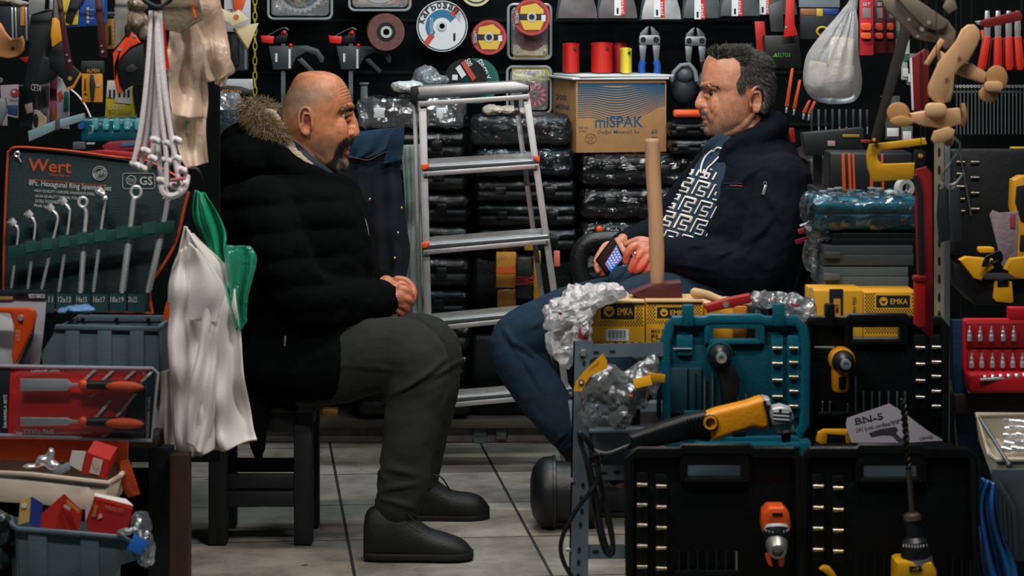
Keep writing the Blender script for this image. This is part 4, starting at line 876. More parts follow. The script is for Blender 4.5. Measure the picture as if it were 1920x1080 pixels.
# jeans
jn = mat('#0c2a3e', .9, bump=.6, bscale=400, var=.25, vscale=14); dj = MB(jn)
limb(dj, fb, [(1390, 575, .08, 62), (1280, 565, .1, 54), (1180, 562, .12, 50), (1080, 585, .14, 52), (1000, 618, .16, 53), (962, 645, .165, 47), (985, 690, .16, 52), (1015, 740, .15, 48), (1052, 795, .135, 40), (1085, 842, .19, 34), (1100, 888, .24, 30)], k=5, n=22)
limb(dj, fb, [(1390, 575, -.1, 62), (1290, 565, -.13, 54), (1200, 568, -.15, 50), (1140, 620, -.15, 48), (1145, 720, -.14, 44), (1160, 850, .04, 34), (1165, 890, .12, 30)], k=5, n=22)
limb(dj, fb, [(1210, 530, -.06, 32), (1170, 526, -.04, 30)]); dj.ball(fb(1400, 570, 0), (.12, .18, .10))
def jc(co):
    px, py = to_px(fb.o, co)
    for cx, cy, ang, l, wd, am in ((960, 640, 60, 30, 5, .006), (985, 655, 35, 35, 5, .006), (1020, 600, -30, 40, 5, .004), (1040, 830, -40, 25, 4, .008), (1060, 845, -40, 25, 4, .008), (1000, 700, 60, 40, 5, .005), (1165, 510, -50, 20, 4, .005)):
        c, s = math.cos(math.radians(ang)), math.sin(math.radians(ang)); a = (px - cx) * c + (py - cy) * s; b_ = -(px - cx) * s + (py - cy) * c
        co[:, 1] -= np.exp(-(a / l) ** 4) * (np.exp(-(b_ / wd) ** 2) - .6 * np.exp(-((b_ - wd * 1.8) / wd) ** 2)) * am
    return co
fuse('jeans', dj, B, voxel=.005, smooth=4, noise_amp=.004, noise_scale=10, disp=jc)
shoe(fb, [(1125, 905, 949, 16), (1118, 885, 949, 28), (1090, 878, 949, 32), (1060, 897, 949, 34), (1030, 917, 949, 36), (1015, 928, 949, 28), (1005, 940, 949, 12)][::-1], .25, B, '#15191b', '#0c0f10')
shoe(fb, [(1195, 905, 966, 16), (1188, 880, 966, 28), (1160, 872, 966, 32), (1130, 895, 966, 34), (1100, 925, 966, 36), (1075, 940, 966, 28), (1062, 956, 966, 12)][::-1], .13, B, '#15191b', '#0c0f10')
m = MB(K['chrome']); m.tube([fb(1191 + 5 * math.cos(a) * .9, 476 + 8 * math.sin(a), -.131 + .011 * math.cos(a + 2.2)) for a in [2 * PI * q / 16 for q in range(16)]], .0017, 7, closed=True); m.ball(fb(1190.5, 475, -.146), .0042, n=10); obj('finger_ring', m, B)
# phone in the far hand
fp = Fr(1148, 480, 6.74); t = fp.thing('mobile_phone', 'black mobile phone with lit blue screen in the hand of the seated man', 'phone')
m = MB(K['black']); m.prism(fp.L([(1152, 446), (1170, 480), (1142, 520), (1120, 488)], 0), (-.006, .010, 0), .002); obj('phone_body', m, t)
m = MB(mat('#1d6fb4', .3, emis=.35)); q = fp.L([(1156, 459), (1167, 484), (1146, 512), (1134, 495)], -.0012); m.prism(q, (0, .0008, 0)); obj('screen', m, t)
m = MB(mat('#8fd0f0', .3, emis=.5)); 
for i in range(4):
    for k_ in range(5):
        a, c = (i + .7) / 4.8, (k_ + .7) / 5.8; p = q[0].lerp(q[1], a).lerp(q[3].lerp(q[2], a), c) + Vector((0, -.0008, 0)); m.box(p, (.0042, .0006, .0042), rot=(0, .9, 0), bev=.001)
obj('app_icon', m, t)
# wrist bracelet
# chair behind the man
fc = Fr(1500, 560, 6.85); t = fc.thing('office_chair', 'black padded office chair with arm loops under the grey-haired man', 'chair'); lm = mat('#15191b', .4, bump=.3, bscale=120)
m = MB(lm); m.prism(fc.L([(1512, 300), (1545, 283), (1570, 296), (1568, 420), (1546, 560), (1510, 640), (1480, 640), (1524, 480)], -.18), (0, .42, 0), .03, 3); obj('backrest', m, t)
m = MB(lm); m.box(fc(1360, 676, 0), (.42, .46, .07), bev=.03, seg=3); obj('seat', m, t)
for s in (-.16, .27):
    m = MB(lm); m.tube(fc.L(catmull([(1150, 600, s), (1110, 560, s), (1086, 505, s), (1092, 465, s), (1125, 450, s), (1200, 452, s), (1330, 470, s), (1480, 480, s)] if s > 0 else [(1230, 640, s), (1215, 600, s), (1240, 560, s), (1330, 552, s), (1480, 540, s)], 5)), .019, 12, flat=1.3); obj('arm_loop', m, t)
m = MB(K['black']); m.cyl(fc(1360, 690, 0), (fc(1360, 690, 0).x, 0, -fc.o.z + .06), .03); obj('gas_lift', m, t)
for k_ in range(5):
    a = 2 * PI * k_ / 5 + .3; m = MB(K['black']); c = fc(1360, 690, 0); c.z = -fc.o.z + .08; e = c + Vector((math.cos(a) * .24, math.sin(a) * .24, -.03)); m.tube([c, e], [.022, .014], 8); q = obj('leg', m, t)
    m = MB(K['black']); m.ball(e + Vector((0, 0, -.022)), .026, n=12); obj('castor', m, q)
# ================================================================ step ladder leaning by the stacked cases
f = Fr(900, 180, 7.55); t = f.thing('step_ladder', 'folded aluminium step ladder with orange step clips between the two men', 'ladder')
al = K['alu']; dk = mat('#4a4d50', .5, .5)
def plank(pts, d, th, m_, name, bev=.002): m = MB(m_); f.cut(m, pts, d, th, bev); return obj(name, m, t)
plank([(784, 178), (799, 178), (809, 600), (815, 905), (802, 905), (796, 600)], -.035, .018, al, 'side_rail')
plank([(979, 172), (992, 171), (1047, 560), (1087, 905), (1074, 905), (1034, 560)], -.035, .018, al, 'side_rail')
plank([(773, 190), (782, 190), (791, 600), (796, 880), (787, 880), (783, 560)], .05, .018, al, 'rear_leg')
plank([(962, 186), (972, 186), (1022, 560), (1062, 880), (1053, 880), (1012, 560)], .07, .018, mat('#8f8f92', .4, .8), 'rear_leg')
m = MB(K['alu']); f.cut(m, [(783, 163), (964, 153), (992, 160), (992, 170), (786, 181)], -.05, .15, .003); o = obj('top_step', m, t)
m = MB(dk); m.prism([f(783, 178, -.052), f(992, 166, -.052), f(992, 172, -.052), f(783, 186, -.052)], (0, .012, 0), .001); obj('step_edge', m, o)
m = MB(K['black']); f.cut(m, [(770, 164), (786, 162), (790, 180), (776, 196), (768, 190)], -.045, .13, .003); obj('end_cap', m, t)
m = MB(K['black']); f.cut(m, [(984, 158), (994, 160), (994, 172), (986, 172)], -.045, .13, .003); obj('end_cap', m, t)
m = MB(K['alu']); f.cut(m, [(786, 190), (992, 177), (993, 186), (786, 200)], -.053, .004, .001); obj('cross_bar', m, t)
for (xa, ya, xb, yb, clips) in ((793, 313, 1010, 300, 3), (794, 460, 1030, 441, 1), (797, 604, 1052, 580, 0), (800, 750, 1075, 728, 0)):
    m = MB(mat('#b4b8ba', .4, .3, var=.2, vscale=30)); m.prism([f(xa + 2, ya, -.045), f(xb - 2, yb, -.045), f(xb - 12, yb - 14, .05), f(xa + 8, ya - 16, .05)], (0, 0, -.012), .002); o = obj('step', m, t)
    m = MB(dk); f.cut(m, [(xa, ya + 1), (xb, yb + 1), (xb, yb + 7), (xa, ya + 7)], -.05, .006, .001); obj('step_edge', m, o)
    m = MB(K['alu']); f.cut(m, [(xa, ya + 9), (xb, yb + 7), (xb, yb + 16), (xa, ya + 18)], -.053, .004, .001); o = obj('cross_bar', m, t)
    for x, y in ((xa + 5, ya + 14), (xb - 5, yb + 12)):
        m = MB(dk); m.cyl(f(x, y, -.056), f(x, y, -.05), .0032, n=8); obj('rivet', m, o)
    if clips & 1: m = MB(K['orange']); f.cut(m, [(xa - 4, ya - 4), (xa + 12, ya - 6), (xa + 8, ya + 4), (xa - 2, ya + 6)], -.056, .03, .002); obj('clip', m, t)
    if clips & 2: m = MB(K['orange']); f.cut(m, [(xb - 12, yb - 8), (xb + 2, yb - 6), (xb + 2, yb + 4), (xb - 4, yb + 3)], -.056, .03, .002); obj('clip', m, t)
# ================================================================ wrapped cases on the rack
def wrapbox(par, lo, hi, m_, amp=.006, sc=22, name='plastic_wrap', vox=.006, bev=.02, seed=0, facet=.22):
    m = MB(m_); c = [(a + b) / 2 for a, b in zip(lo, hi)]; m.box(c, [b - a for a, b in zip(lo, hi)], bev=bev, seg=3)
    return fuse(name, m, par, voxel=vox, smooth=2, noise_amp=amp, noise_scale=sc, faceted=facet)
def case(x0, y0, x1, y1, Y, D, label, col='#07090b', wrap=True, group=None, latch=(.25, .75), rib=True, name='tool_case', wamp=.005, rb=1.0, handle=False, lcol='#0d1113', wrapm=None):
    if wrap: y0 += 4
    f = Fr((x0 + x1) / 2, y1, Y); t = f.thing(name, label, 'tool case', group); W, Hh = (x1 - x0) * f.u, (y1 - y0) * f.u
    cm = mat(col, .42, bump=.2, bscale=150, spec=.25)
    m = MB(cm); m.box((0, D / 2, Hh * .27), (W, D, Hh * (.5 if rb == 1 else .54)), bev=min(.018, Hh * .2) * rb, seg=3); obj('lower_shell', m, t)
    m = MB(cm); m.box((0, D / 2, Hh * .77), (W * .99, D * .98, Hh * .44), bev=min(.02, Hh * .2) * rb, seg=3); obj('lid', m, t)
    if rib:
        for k in range(5): m = MB(cm); m.box((-W * .4 + k * W * .2, D / 2, Hh * .985), (W * .08, D * .8, Hh * .04), bev=.003); obj('rib', m, t)
    for q in latch: m = MB(mat(lcol, .35)); m.box(((q - .5) * W, -.004, Hh * .55), (.035, .01, Hh * .34), bev=.003); obj('latch', m, t)
    if handle: m = MB(K['black']); m.tube(catmull([(-W * .16, 0, Hh * .45), (-W * .15, -.03, Hh * .45), (W * .15, -.03, Hh * .45), (W * .16, 0, Hh * .45)], 4), .007, 8); obj('handle', m, t)
    if wrap: wrapbox(t, (-W / 2 - .006, -.010, .002), (W / 2 + .006, D + .006, Hh + .002), wrapm or K['wrap'], wamp)
    return t
G = 'film-wrapped tool cases stacked at the back'
wr_w = film('#dfe6ea', .28, 1.0, 1.6, 26, .14)
case(672, 182, 868, 243, 7.98, .24, 'steel-latched wrapped case right of the bald man face, top of the left stack', '#1a2226', group=G, latch=(.2, .8), lcol='#c8ccce', wrapm=film('#eef4f8', .12, 2.2, .6, 40, .12), wamp=.009)
case(660, 246, 872, 300, 7.97, .24, 'wrapped black case below the steel-latched one, behind the denim jacket', group=G)
for i in range(8): case(668 + (i % 2) * 6, 302 + i * 60, 874 + (i % 2) * 5, 360 + i * 60, 7.97, .24, ['wrapped black case behind the upper half of the ladder, level with its second step', 'wrapped black case behind the ladder just under its second step', 'wrapped case in the dark behind the ladder, above its third step', 'wrapped case in the dark behind the ladder, below its third step',
      'wrapped case behind the bald man hands', 'wrapped case level with the fourth ladder step', 'wrapped case low behind the grey trousers', 'lowest wrapped case of the left stack on the plank'][i], group=G, wamp=.003)
case(884, 214, 1066, 274, 7.95, .25, 'black case with film top under the violet disc, top of the middle stack', '#0f1518', group=G, wrapm=film('#cfd8de', .03, .6, 1.2, 30, .12), handle=False)
case(890, 276, 1072, 332, 7.95, .25, 'wrapped case second from top in the middle stack, right of the ladder rail', group=G, wamp=.008, wrapm=film('#8fb0c0', .03, .6, 1.2, 26, .12))
for i in range(3): case(892 + i * 3, 335 + i * 46, 1078 + i * 2, 379 + i * 46, 7.96, .25, ['glossy wrapped case in the middle stack, third from top', 'glossy wrapped case in the middle stack, fourth from top', 'lowest glossy wrapped case above the yellow packs'][i], group=G, wamp=.007)
case(884, 477, 1080, 790, 8.06, .2, 'tall dark case standing at the bottom behind the ladder', '#0b1012', wrap=False, group=None, rib=False, name='storage_crate')
for i in range(4): case(1092, 289 + i * 62, 1300 + (i % 2) * 6, 349 + i * 62, 7.93, .27, ['wrapped black case directly under the cardboard box', 'wrapped black case two below the cardboard box', 'wrapped case behind the middle of the hammer handle', 'wrapped case behind the phone hand of the seated man'][i], group=G, wamp=.008, wrapm=film('#c3ccd4', .01, .6, 1.2, 24, .1))
for i in range(3): case(1094, 540 + i * 84, 1300, 622 + i * 84, 7.95, .27, ['dark case below the phone hand of the seated man', 'dark case low behind the counter', 'bottom case on the plank behind the counter'][i], group=G, wrap=False)
for i in range(2): case(1256 + 3 * i, 226 + i * 33, 1345, 257 + i * 33, 7.9, .22, ['thin wrapped case right of the cardboard box, upper one', 'thin wrapped case right of the cardboard box, lower one'][i], group=G, wamp=.006)
m = MB(K['orange']); f = Fr(1290, 220, 7.85); t = f.thing('orange_level', 'short orange tool bar lying on thin cases before the face of the seated man', 'tool'); m.box((0, .05, .010), (.085, .05, .024), bev=.008); obj('body', m, t)
m = MB(K['dred']); m.box((0, .022, .004), (.07, .004, .006)); obj('strip', m, t)
# brand print on a dark case by the phone
f = Fr(1150, 428, 7.9); t = f.thing('round_badge', 'small orange round badge with white name on the dark case', 'badge')
m = MB(K['orange']); m.lathe(f(1124, 430), (0, -1, 0), [(-.02, 6 * f.u), (0, 6 * f.u), (.003, 4 * f.u), (.004, 0)], 20); obj('badge', m, t)
m = MB(K['white']); letters(m, f, 'Tools', 1138, 428, 1160, 436, -.002); obj('lettering', m, t)
# small packs on the middle stack
def lump(name, f, parts, m_, label, cat, vox=.004, amp=.005, sc=30, smooth=2, group=None):
    t = f.thing(name, label, cat, group); m = MB(m_)
    for c, r in parts: m.ball(f(*c), [r[0] * f.u, r[1], r[2] * f.u])
    fuse('crumpled_film' if 'film' in name or 'bag' in name else 'body', m, t, voxel=vox, smooth=smooth, noise_amp=amp, noise_scale=sc, faceted=.2 if 'bag' in name else False); return t
wf = film('#e6e8ea', .42, .9, 1.6, 40, .2)
lump('plastic_bag', Fr(800, 140, 8.02), [((800, 142, 0), (25, .03, 20)), ((815, 150, 0), (28, .03, 12)), ((790, 150, .02), (18, .03, 14))], film('#dfe6ea', .28, 1.0, 1.6, 40, .15), 'crumpled clear bag with a disc inside on the left case stack', 'plastic bag')
disc('grinding_disc', 806, 142, 17, 8.03, 'small pale blue disc inside the crumpled bag behind the ladder', 'grinding disc', [(4, 0, mat('#3d5a6c', .5)), (10, 13, mat('#8fa3ad', .5))])
t = lump('plastic_bag', Fr(765, 165, 7.92), [((752, 163, 0), (18, .03, 11)), ((775, 162, .01), (22, .03, 12))], mat('#c8cacb', .35, bump=1, bscale=60, spec=.8), 'small white blister bag lying on the steel-latched case', 'plastic bag')
t = lump('plastic_bag', Fr(945, 205, 7.98), [((925, 207, 0), (22, .04, 10)), ((955, 206, 0), (22, .04, 9)), ((975, 209, 0), (14, .04, 8))], mat('#b5ad9c', .35, bump=1, bscale=60, spec=.8), 'small cream paper-filled bag behind the ladder on the middle stack', 'plastic bag')
f = Fr(682, 170, 8.05); t = f.thing('steel_bracket', 'small grey steel bracket standing on the left case stack', 'bracket'); m = MB(K['dsteel']); f.slab(m, 676, 157, 689, 190, 0, .02, .001); f.slab(m, 674, 155, 691, 159, -.01, .04, .001); obj('plate', m, t)
# yellow packs behind the ladder
def pack(x0, y0, x1, y1, Y, col, label, wrap=True, txt=None, cat='package', name='packet', group=None, D=.05, stripes=()):
    f = Fr((x0 + x1) / 2, y1, Y); t = f.thing(name, label, cat, group); W, Hh = (x1 - x0) * f.u, (y1 - y0) * f.u
    m = MB(mat(col, .5, var=.15, vscale=30)); m.box((0, D / 2, Hh / 2), (W, D, Hh), bev=.004); obj('carton', m, t)
    if stripes or txt:
        for (a, b, c) in stripes: m = MB(mat(c, .5)); f.slab(m, x0 + 1, a, x1 - 1, b, -.0015, .001); obj('printed_band', m, t)
    if txt: m = MB(mat(txt[1], .5)); letters(m, f, txt[0], *txt[2], -.003, roll=txt[3] if len(txt) > 3 else 0, bold=.02); obj('lettering', m, t)
    if wrap: wrapbox(t, (-W / 2 - .003, -.005, 0), (W / 2 + .003, D + .003, Hh + .003), K['wrap'], .003, 40, vox=.004, bev=.006)
    return t
gp = 'yellow wrapped packs behind the ladder'
pack(930, 474, 968, 540, 7.93, '#c98a1e', 'upper yellow wrapped pack seen between ladder rungs', stripes=((500, 512, '#e6642a'),), group=gp)
pack(932, 543, 968, 600, 7.93, '#8a5a16', 'lower dull yellow pack seen between ladder rungs', group=gp)
pack(983, 440, 1008, 470, 7.93, '#c9901e', 'small yellow pack right above the third ladder step', group=gp)
pack(970, 482, 998, 560, 7.9, '#14181c', 'black pack with red print between two yellow packs', txt=('NAIL', '#b02a20', (974, 505, 992, 545), 90))
pack(1000, 470, 1014, 570, 7.95, '#d09a22', 'narrow yellow pack beside the right ladder rail', group=gp)
pack(1038, 470, 1050, 500, 7.6, '#d46a5a', 'pink tag hanging right of the ladder rail', wrap=False, D=.006, cat='tag', name='price_tag')
pack(604, 768, 634, 798, 8.06, '#8a6020', 'little yellow wrapped pack on the plinth behind the trousers')
pack(930, 800, 950, 824, 8.02, '#6e7274', 'small grey scrap lying at the plinth under the ladder', D=.02)
# ================================================================ denim jacket and grey cloth
def cloth(name, fr, edgeL, edgeR, nu, nv, par, m_, folds=5, amp=.02, thick=.004, phase=0, noise_=0.006, dfn=None):
    """hanging cloth between two traced edges, with vertical folds"""
    L_ = catmull([Vector((a[0], a[1], a[2] if len(a) > 2 else 0)) for a in edgeL], 10); R_ = catmull([Vector((a[0], a[1], a[2] if len(a) > 2 else 0)) for a in edgeR], 10)
    def at(c, v): q = v * (len(c) - 1); i = min(int(q), len(c) - 2); return c[i].lerp(c[i + 1], q - i)
    def fn(u, v):
        a, b = at(L_, v), at(R_, v); p = a.lerp(b, u); q = fr(p.x, p.y, p.z)
        k = .35 + .65 * v; q.y += amp * k * math.sin(u * folds * 2 * PI + phase + 1.2 * math.sin(v * 3.1)) * .5 + amp * .4 * k * math.sin(u * folds * 4.3 * PI + 2 * v + phase)
        q.y += noise_ * noise.noise(q * 14 + Vector((phase, 0, 0))) * 2
        if dfn: q.y += dfn(u, v)
        return q
    m = MB(m_); m.grid(nu, nv, fn); return obj(name, m, par, 180, thick=thick)
f = Fr(706, 246, 7.55); t = f.thing('denim_jacket', 'dark blue denim jacket with brass studs hanging behind the bald man', 'jacket')
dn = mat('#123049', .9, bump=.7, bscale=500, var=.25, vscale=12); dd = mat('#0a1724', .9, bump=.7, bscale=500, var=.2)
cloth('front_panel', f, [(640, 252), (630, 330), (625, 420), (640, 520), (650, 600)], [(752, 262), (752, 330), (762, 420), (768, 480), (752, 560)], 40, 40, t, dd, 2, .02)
cloth('yoke', f, [(648, 250, -.02), (642, 262, -.03), (640, 282, -.03), (642, 300, -.028)], [(752, 238, -.02), (740, 252, -.03), (722, 282, -.035), (690, 296, -.03)], 24, 14, t, dn, 1.2, .012)
cloth('collar_flap', f, [(742, 240, -.05), (730, 262, -.055), (720, 300, -.05), (718, 308, -.05)], [(758, 232, -.05), (757, 262, -.05), (754, 290, -.045), (752, 300, -.045)], 10, 14, t, dn, .6, .008, thick=.006)
m = MB(mat('#6b4a3a', .7)); m.tube([f(*p) for p in catmull([Vector(p) for p in [(646, 290, -.045), (668, 296, -.05), (690, 300, -.05), (712, 290, -.05), (724, 284, -.05)]], 4)], .0009, 5); obj('seam', m, t)
for x, y in ((693, 374), (753, 390), (746, 437), (740, 484)):
    m = MB(mat('#c79a5a', .3, .9)); m.lathe(f(x, y, -.030), (0, -1, 0), [(-.004, .0045), (.001, .0045), (.003, .002), (.003, 0)], 12); obj('stud_button', m, t)
f = Fr(772, 270, 7.93); t = f.thing('grey_cloth', 'pale grey cloth hanging beside the left ladder rail', 'cloth')
cloth('cloth_sheet', f, [(752, 272), (760, 400), (754, 500), (758, 580), (770, 600)], [(790, 270), (790, 400), (792, 500), (796, 580), (792, 600)], 14, 40, t, mat('#7f8c84', .9, bump=.6, bscale=300), 1.5, .03)
# black drum beside the counter leg
f = Fr(1030, 988, 6.70); t = f.thing('plastic_drum', 'black ribbed plastic drum lying on the tiles against the counter leg', 'drum')
m = MB(mat('#0d1113', .45, bump=.2, bscale=80)); c = Fr(1030, 922, 6.70).o - f.o; u = f.u
m.lathe(c, (1, 0, 0), [(-36 * u, 0), (-36 * u, 22 * u), (-31 * u, 44 * u), (-22 * u, 58 * u), (-10 * u, 65 * u), (4 * u, 66 * u), (10 * u, 65 * u), (11 * u, 58 * u), (40 * u, 56 * u), (90 * u, 56 * u), (90 * u, 0)], 40); obj('drum_body', m, t)
m = MB(mat('#171d20', .4)); m.lathe(c, (1, 0, 0), [(6 * u, 66 * u), (7 * u, 68 * u), (11 * u, 68 * u), (12 * u, 66 * u)], 40); obj('rim', m, t)
# ================================================================ slotted steel counter on the right
sg = mat('#64757f', .5, .35, var=.2, vscale=20); hole = mat('#0b0f11', .8)
f = Fr(1090, 645, 4.86); t = f.thing('slotted_steel_rack', 'grey slotted angle-iron rack holding the yellow boxes at the counter', 'rack')
def slots(pts, par, d, w_=3.4, h=5.5, hor=False):
    m = MB(hole)
    for x, y in pts: f.cut(m, ring_pts((x, y), h if hor else w_, 12, ry=w_ if hor else h), d, .001)
    return obj('slot_row', m, par, kind='stuff')
m = MB(sg); f.cut(m, [(1075, 640), (1112, 640), (1112, 672), (1106, 674), (1100, 1420), (1060, 1420)], 0, .003); m.prism(f.L([(1075, 640), (1060, 1420), (1060, 1420, .035), (1075, 640, .035)]), (.003, 0, 0)); o = obj('front_post', m, t)
slots([(1092, 668), (1095, 681), (1093, 910), (1091, 959), (1088, 984), (1086, 1031), (1085, 1055), (1084, 1080), (1090, 935)], o, -.0012)
m = MB(mat('#c8ccce', .3, .9)); m.lathe(f(1094, 661, 0), (0, -1, 0), [(0, .007), (.004, .007), (.006, .003), (.006, 0)], 6); obj('bolt', m, o)
m = MB(mat('#c8ccce', .3, .9)); m.cyl(f(1069, 900), f(1075, 900), .005, n=8); m.cyl(f(1062, 1031), f(1070, 1031), .004, n=8); obj('bolt', m, o)
m = MB(sg); f.cut(m, [(1112, 646), (1244, 642), (1244, 668), (1112, 670)], .001, .003); o = obj('top_beam', m, t); slots([(1118, 661), (1148, 659)], o, -.0002, 2.6, 6, True)
m = MB(sg); f.cut(m, [(1092, 811), (1200, 811), (1200, 846), (1092, 846)], .006, .003); obj('middle_beam', m, t)
m = MB(sg); f.cut(m, [(1124, 873), (1178, 873), (1178, 900), (1124, 900)], .02, .003); o = obj('lower_beam', m, t); slots([(1132, 887), (1157, 886)], o, .0188, 2.8, 7, True)
m = MB(sg); f.cut(m, [(1100, 1021), (1178, 1021), (1178, 1048), (1100, 1048)], .004, .003); o = obj('bottom_beam', m, t); slots([(1117, 1034), (1145, 1034)], o, .0028, 2.8, 7, True)
m = MB(sg); f.cut(m, [(1232, 670), (1240, 670), (1240, 812), (1232, 812)], .30, .02); obj('rear_post', m, t)
m = MB(sg); a = P(1076, 0, 4.87).x; m.box(((a + .84) / 2 - f.o.x, .285, .70 - f.o.z - .006), (   .84 - a, .40, .012)); obj('top_shelf', m, t)
m = MB(sg); m.box(((a + .84) / 2 - f.o.x, .30, .53 - f.o.z), (.84 - a, .40, .012)); obj('middle_shelf', m, t)
# dark stands under the cases
st = mat('#4a5a64', .7)
f = Fr(1500, 1110, 4.55); t = f.thing('display_stand', 'low dark bench carrying the two lower drill cases', 'stand'); m = MB(st); m.box((0, .07, -f.o.z + (.2965) / 2), (.66, .14, .2965)); obj('bench_box', m, t)
f = Fr(1510, 848, 4.80); t = f.thing('display_stand', 'dark step carrying the teal and the black upper drill cases', 'stand'); m = MB(st); m.box((0, .06, -f.o.z + .50 / 2), (.58, .12, .5)); obj('bench_box', m, t)
# ================================================================ drill cases
def socket(f, x0, x1, y, par, d, col='#b9a98a'):
    m = MB(mat(col, .25, .9)); a, b = f(x0, y, d), f(x1, y, d); L_ = b.x - a.x
    m.tube([a, a + Vector((L_ * .45, 0, 0)), a + Vector((L_ * .47, 0, 0)), b], [.0038, .0038, .0032, .0032], 10); return obj('socket_bit', m, par)
def drill_case(name, label, outline, Y, col, inner, hole_box, colL, colR, bits, lat, tabs=(), nail=None, extra=None, th=.045):
    xs = [p[0] for p in outline]; ys = [p[1] for p in outline]; f = Fr((min(xs) + max(xs)) / 2, max(ys), Y); t = f.thing(name, label, 'drill case')
    cm = mat(col, .42, bump=.25, bscale=220, spec=.3); im = mat(inner, .5, bump=.25, bscale=220, spec=.2)
    hx0, hy0, hx1, hy1 = hole_box; y0 = min(ys); x0, x1 = min(xs), max(xs)
    # back shell: below the handle, plus the handle loop
    m = MB(im); f.cut(m, [(x0 + 4, hy1 + 8), (x1 - 4, hy1 + 8), (x1 - 4, max(ys) - 4), (x0 + 4, max(ys) - 4)], .012, th - .012, .004); obj('tray', m, t)
    m = MB(cm); m.tube(f.L(outline, .008), .0075, 8, closed=True, flat=1.4); obj('rim', m, t)
    m = MB(cm); f.cut(m, [(hx0 - 12, y0), (hx1 + 12, y0), (hx1 + 16, hy0), (hx1 + 16, hy1 + 10), (hx1, hy1), (hx1, hy0), (hx0, hy0), (hx0, hy1), (hx0 - 16, hy1 + 10), (hx0 - 16, hy0)], .004, .03, .002); obj('handle', m, t)
    m = MB(im)
    f.cut(m, [(x0 + 4, y0 + 5), (hx0 - 14, y0 + 5), (hx0 - 14, hy1 + 10), (x0 + 4, hy1 + 10)], .012, th - .014, .003); obj('upper_tray', m, t); m = MB(im); f.cut(m, [(hx1 + 14, y0 + 5), (x1 - 4, y0 + 5), (x1 - 4, hy1 + 10), (hx1 + 14, hy1 + 10)], .012, th - .014, .003); obj('upper_tray', m, t)
    m = MB(cm); f.cut(m, [(hx0 - 4, hy1 - 1), (hx1 + 4, hy1 - 1), (hx1 + 10, hy1 + 9), (hx0 - 10, hy1 + 9)], .002, .02, .003); obj('handle_sill', m, t)
    for (a, b, c, d_) in tabs: m = MB(cm); f.slab(m, a, b, c, d_, -.004, .02, .003); obj('latch', m, t)
    for (cx, w_, rows) in (colL, colR):
        m = MB(cm); f.slab(m, cx - 12, rows[0] - 24, cx + 12, rows[-1] + 22, .006, .012, .004); o = obj('socket_holder', m, t)
        for y in rows: socket(f, cx - w_ / 2, cx + w_ / 2, y, t, .002, '#b9ab90' if col != '#090d0f' else '#b5b0a6')
    for (x, a, b, c) in bits:
        m = MB(mat(c, .3, .85)); p, q = f(x, b, .006), f(x, a, .006); n = 14; L_ = (q - p).length
        m.tube([p + (q - p) * i / n for i in range(n + 1)], [(.0022 if i % 2 else .0016) if i < n else .0008 for i in range(n + 1)], 7); obj('drill_bit', m, t)
    if bits: m = MB(cm); f.slab(m, min(b[0] for b in bits) - 8, max(b[2] for b in bits) - 6, max(b[0] for b in bits) + 8, max(b[2] for b in bits) + 4, .0, .012, .003); obj('bit_rail', m, t)
    if nail: m = MB(K['steel']); m.cyl(f(nail[0], nail[2], .002), f(nail[1], nail[2], .002), .0016, n=8); obj('long_bit', m, t)
    if extra: extra(f, t, cm, im)
    return f, t
tb, bb = '#0a5566', '#090d0f'
def teal_x(f, t, cm, im):
    m = MB(mat('#06343f', .6)); f.slab(m, 1254, 690, 1316, 776, .006, .008, .003); obj('dark_insert', m, t)
    m = MB(cm); f.slab(m, 1268, 628, 1300, 668, .004, .01, .004); obj('holder_block', m, t)
    for i in range(5): m = MB(cm); f.slab(m, 1380 + i * 16, 762, 1390 + i * 16, 790, .004, .01, .002); obj('rib', m, t)
ol = [(1256, 612), (1262, 602), (1322, 602), (1330, 598), (1426, 598), (1434, 602), (1492, 602), (1505, 616), (1509, 640), (1509, 796), (1498, 812), (1498, 826), (1250, 828), (1248, 640)]
fT, tT = drill_case('drill_case', 'open teal drill case with socket bits standing behind the yellow grinder', ol, 4.86, tb, '#084453', (1337, 616, 1418, 637), (1457.5, 19, [653, 682, 713, 744]), (1488, 17, [653, 680, 707, 734, 762]),
    [(1290, 690, 776, '#2c3538'), (1305, 700, 776, '#2c3538'), (1321, 705, 776, '#9aa0a2'), (1336, 698, 776, '#9aa0a2'), (1383, 738, 776, '#a9adb0'), (1398, 738, 776, '#a9adb0'), (1414, 740, 776, '#a9adb0'), (1430, 742, 776, '#a9adb0')], None, [(1280, 572, 1301, 612), (1450, 570, 1472, 612)], (1262, 1297, 654), teal_x)
m = MB(mat(tb, .42)); fT.slab(m, 1304, 832, 1520, 843, -.03, .06, .004); fT.slab(m, 1304, 845, 1500, 853, -.028, .05, .003); fT.slab(m, 1246, 826, 1282, 838, -.03, .05, .003); fT.slab(m, 1500, 828, 1522, 858, -.032, .05, .004); obj('front_rim', m, tT)
ol = [(1514, 612), (1520, 602), (1586, 602), (1592, 597), (1697, 597), (1703, 602), (1762, 602), (1771, 614), (1771, 826), (1514, 826)]
fK, tK = drill_case('drill_case', 'open black drill case with manual sheet, right of the teal case', ol, 4.88, bb, '#05080a', (1600, 614, 1687, 638), (1725.5, 17, [652, 683, 714, 745]), (1755.5, 17, [651, 679, 706, 734, 762]),
    [(1542, 752, 778, '#8a9094'), (1556, 752, 778, '#8a9094'), (1589, 756, 778, '#8a9094'), (1604, 706, 778, '#9aa2a6')] + [(x, 734, 778, '#9aa6aa') for x in (1619, 1635, 1649, 1666, 1682, 1697)], None, [(1548, 570, 1566, 612)], (1527, 1564, 651))
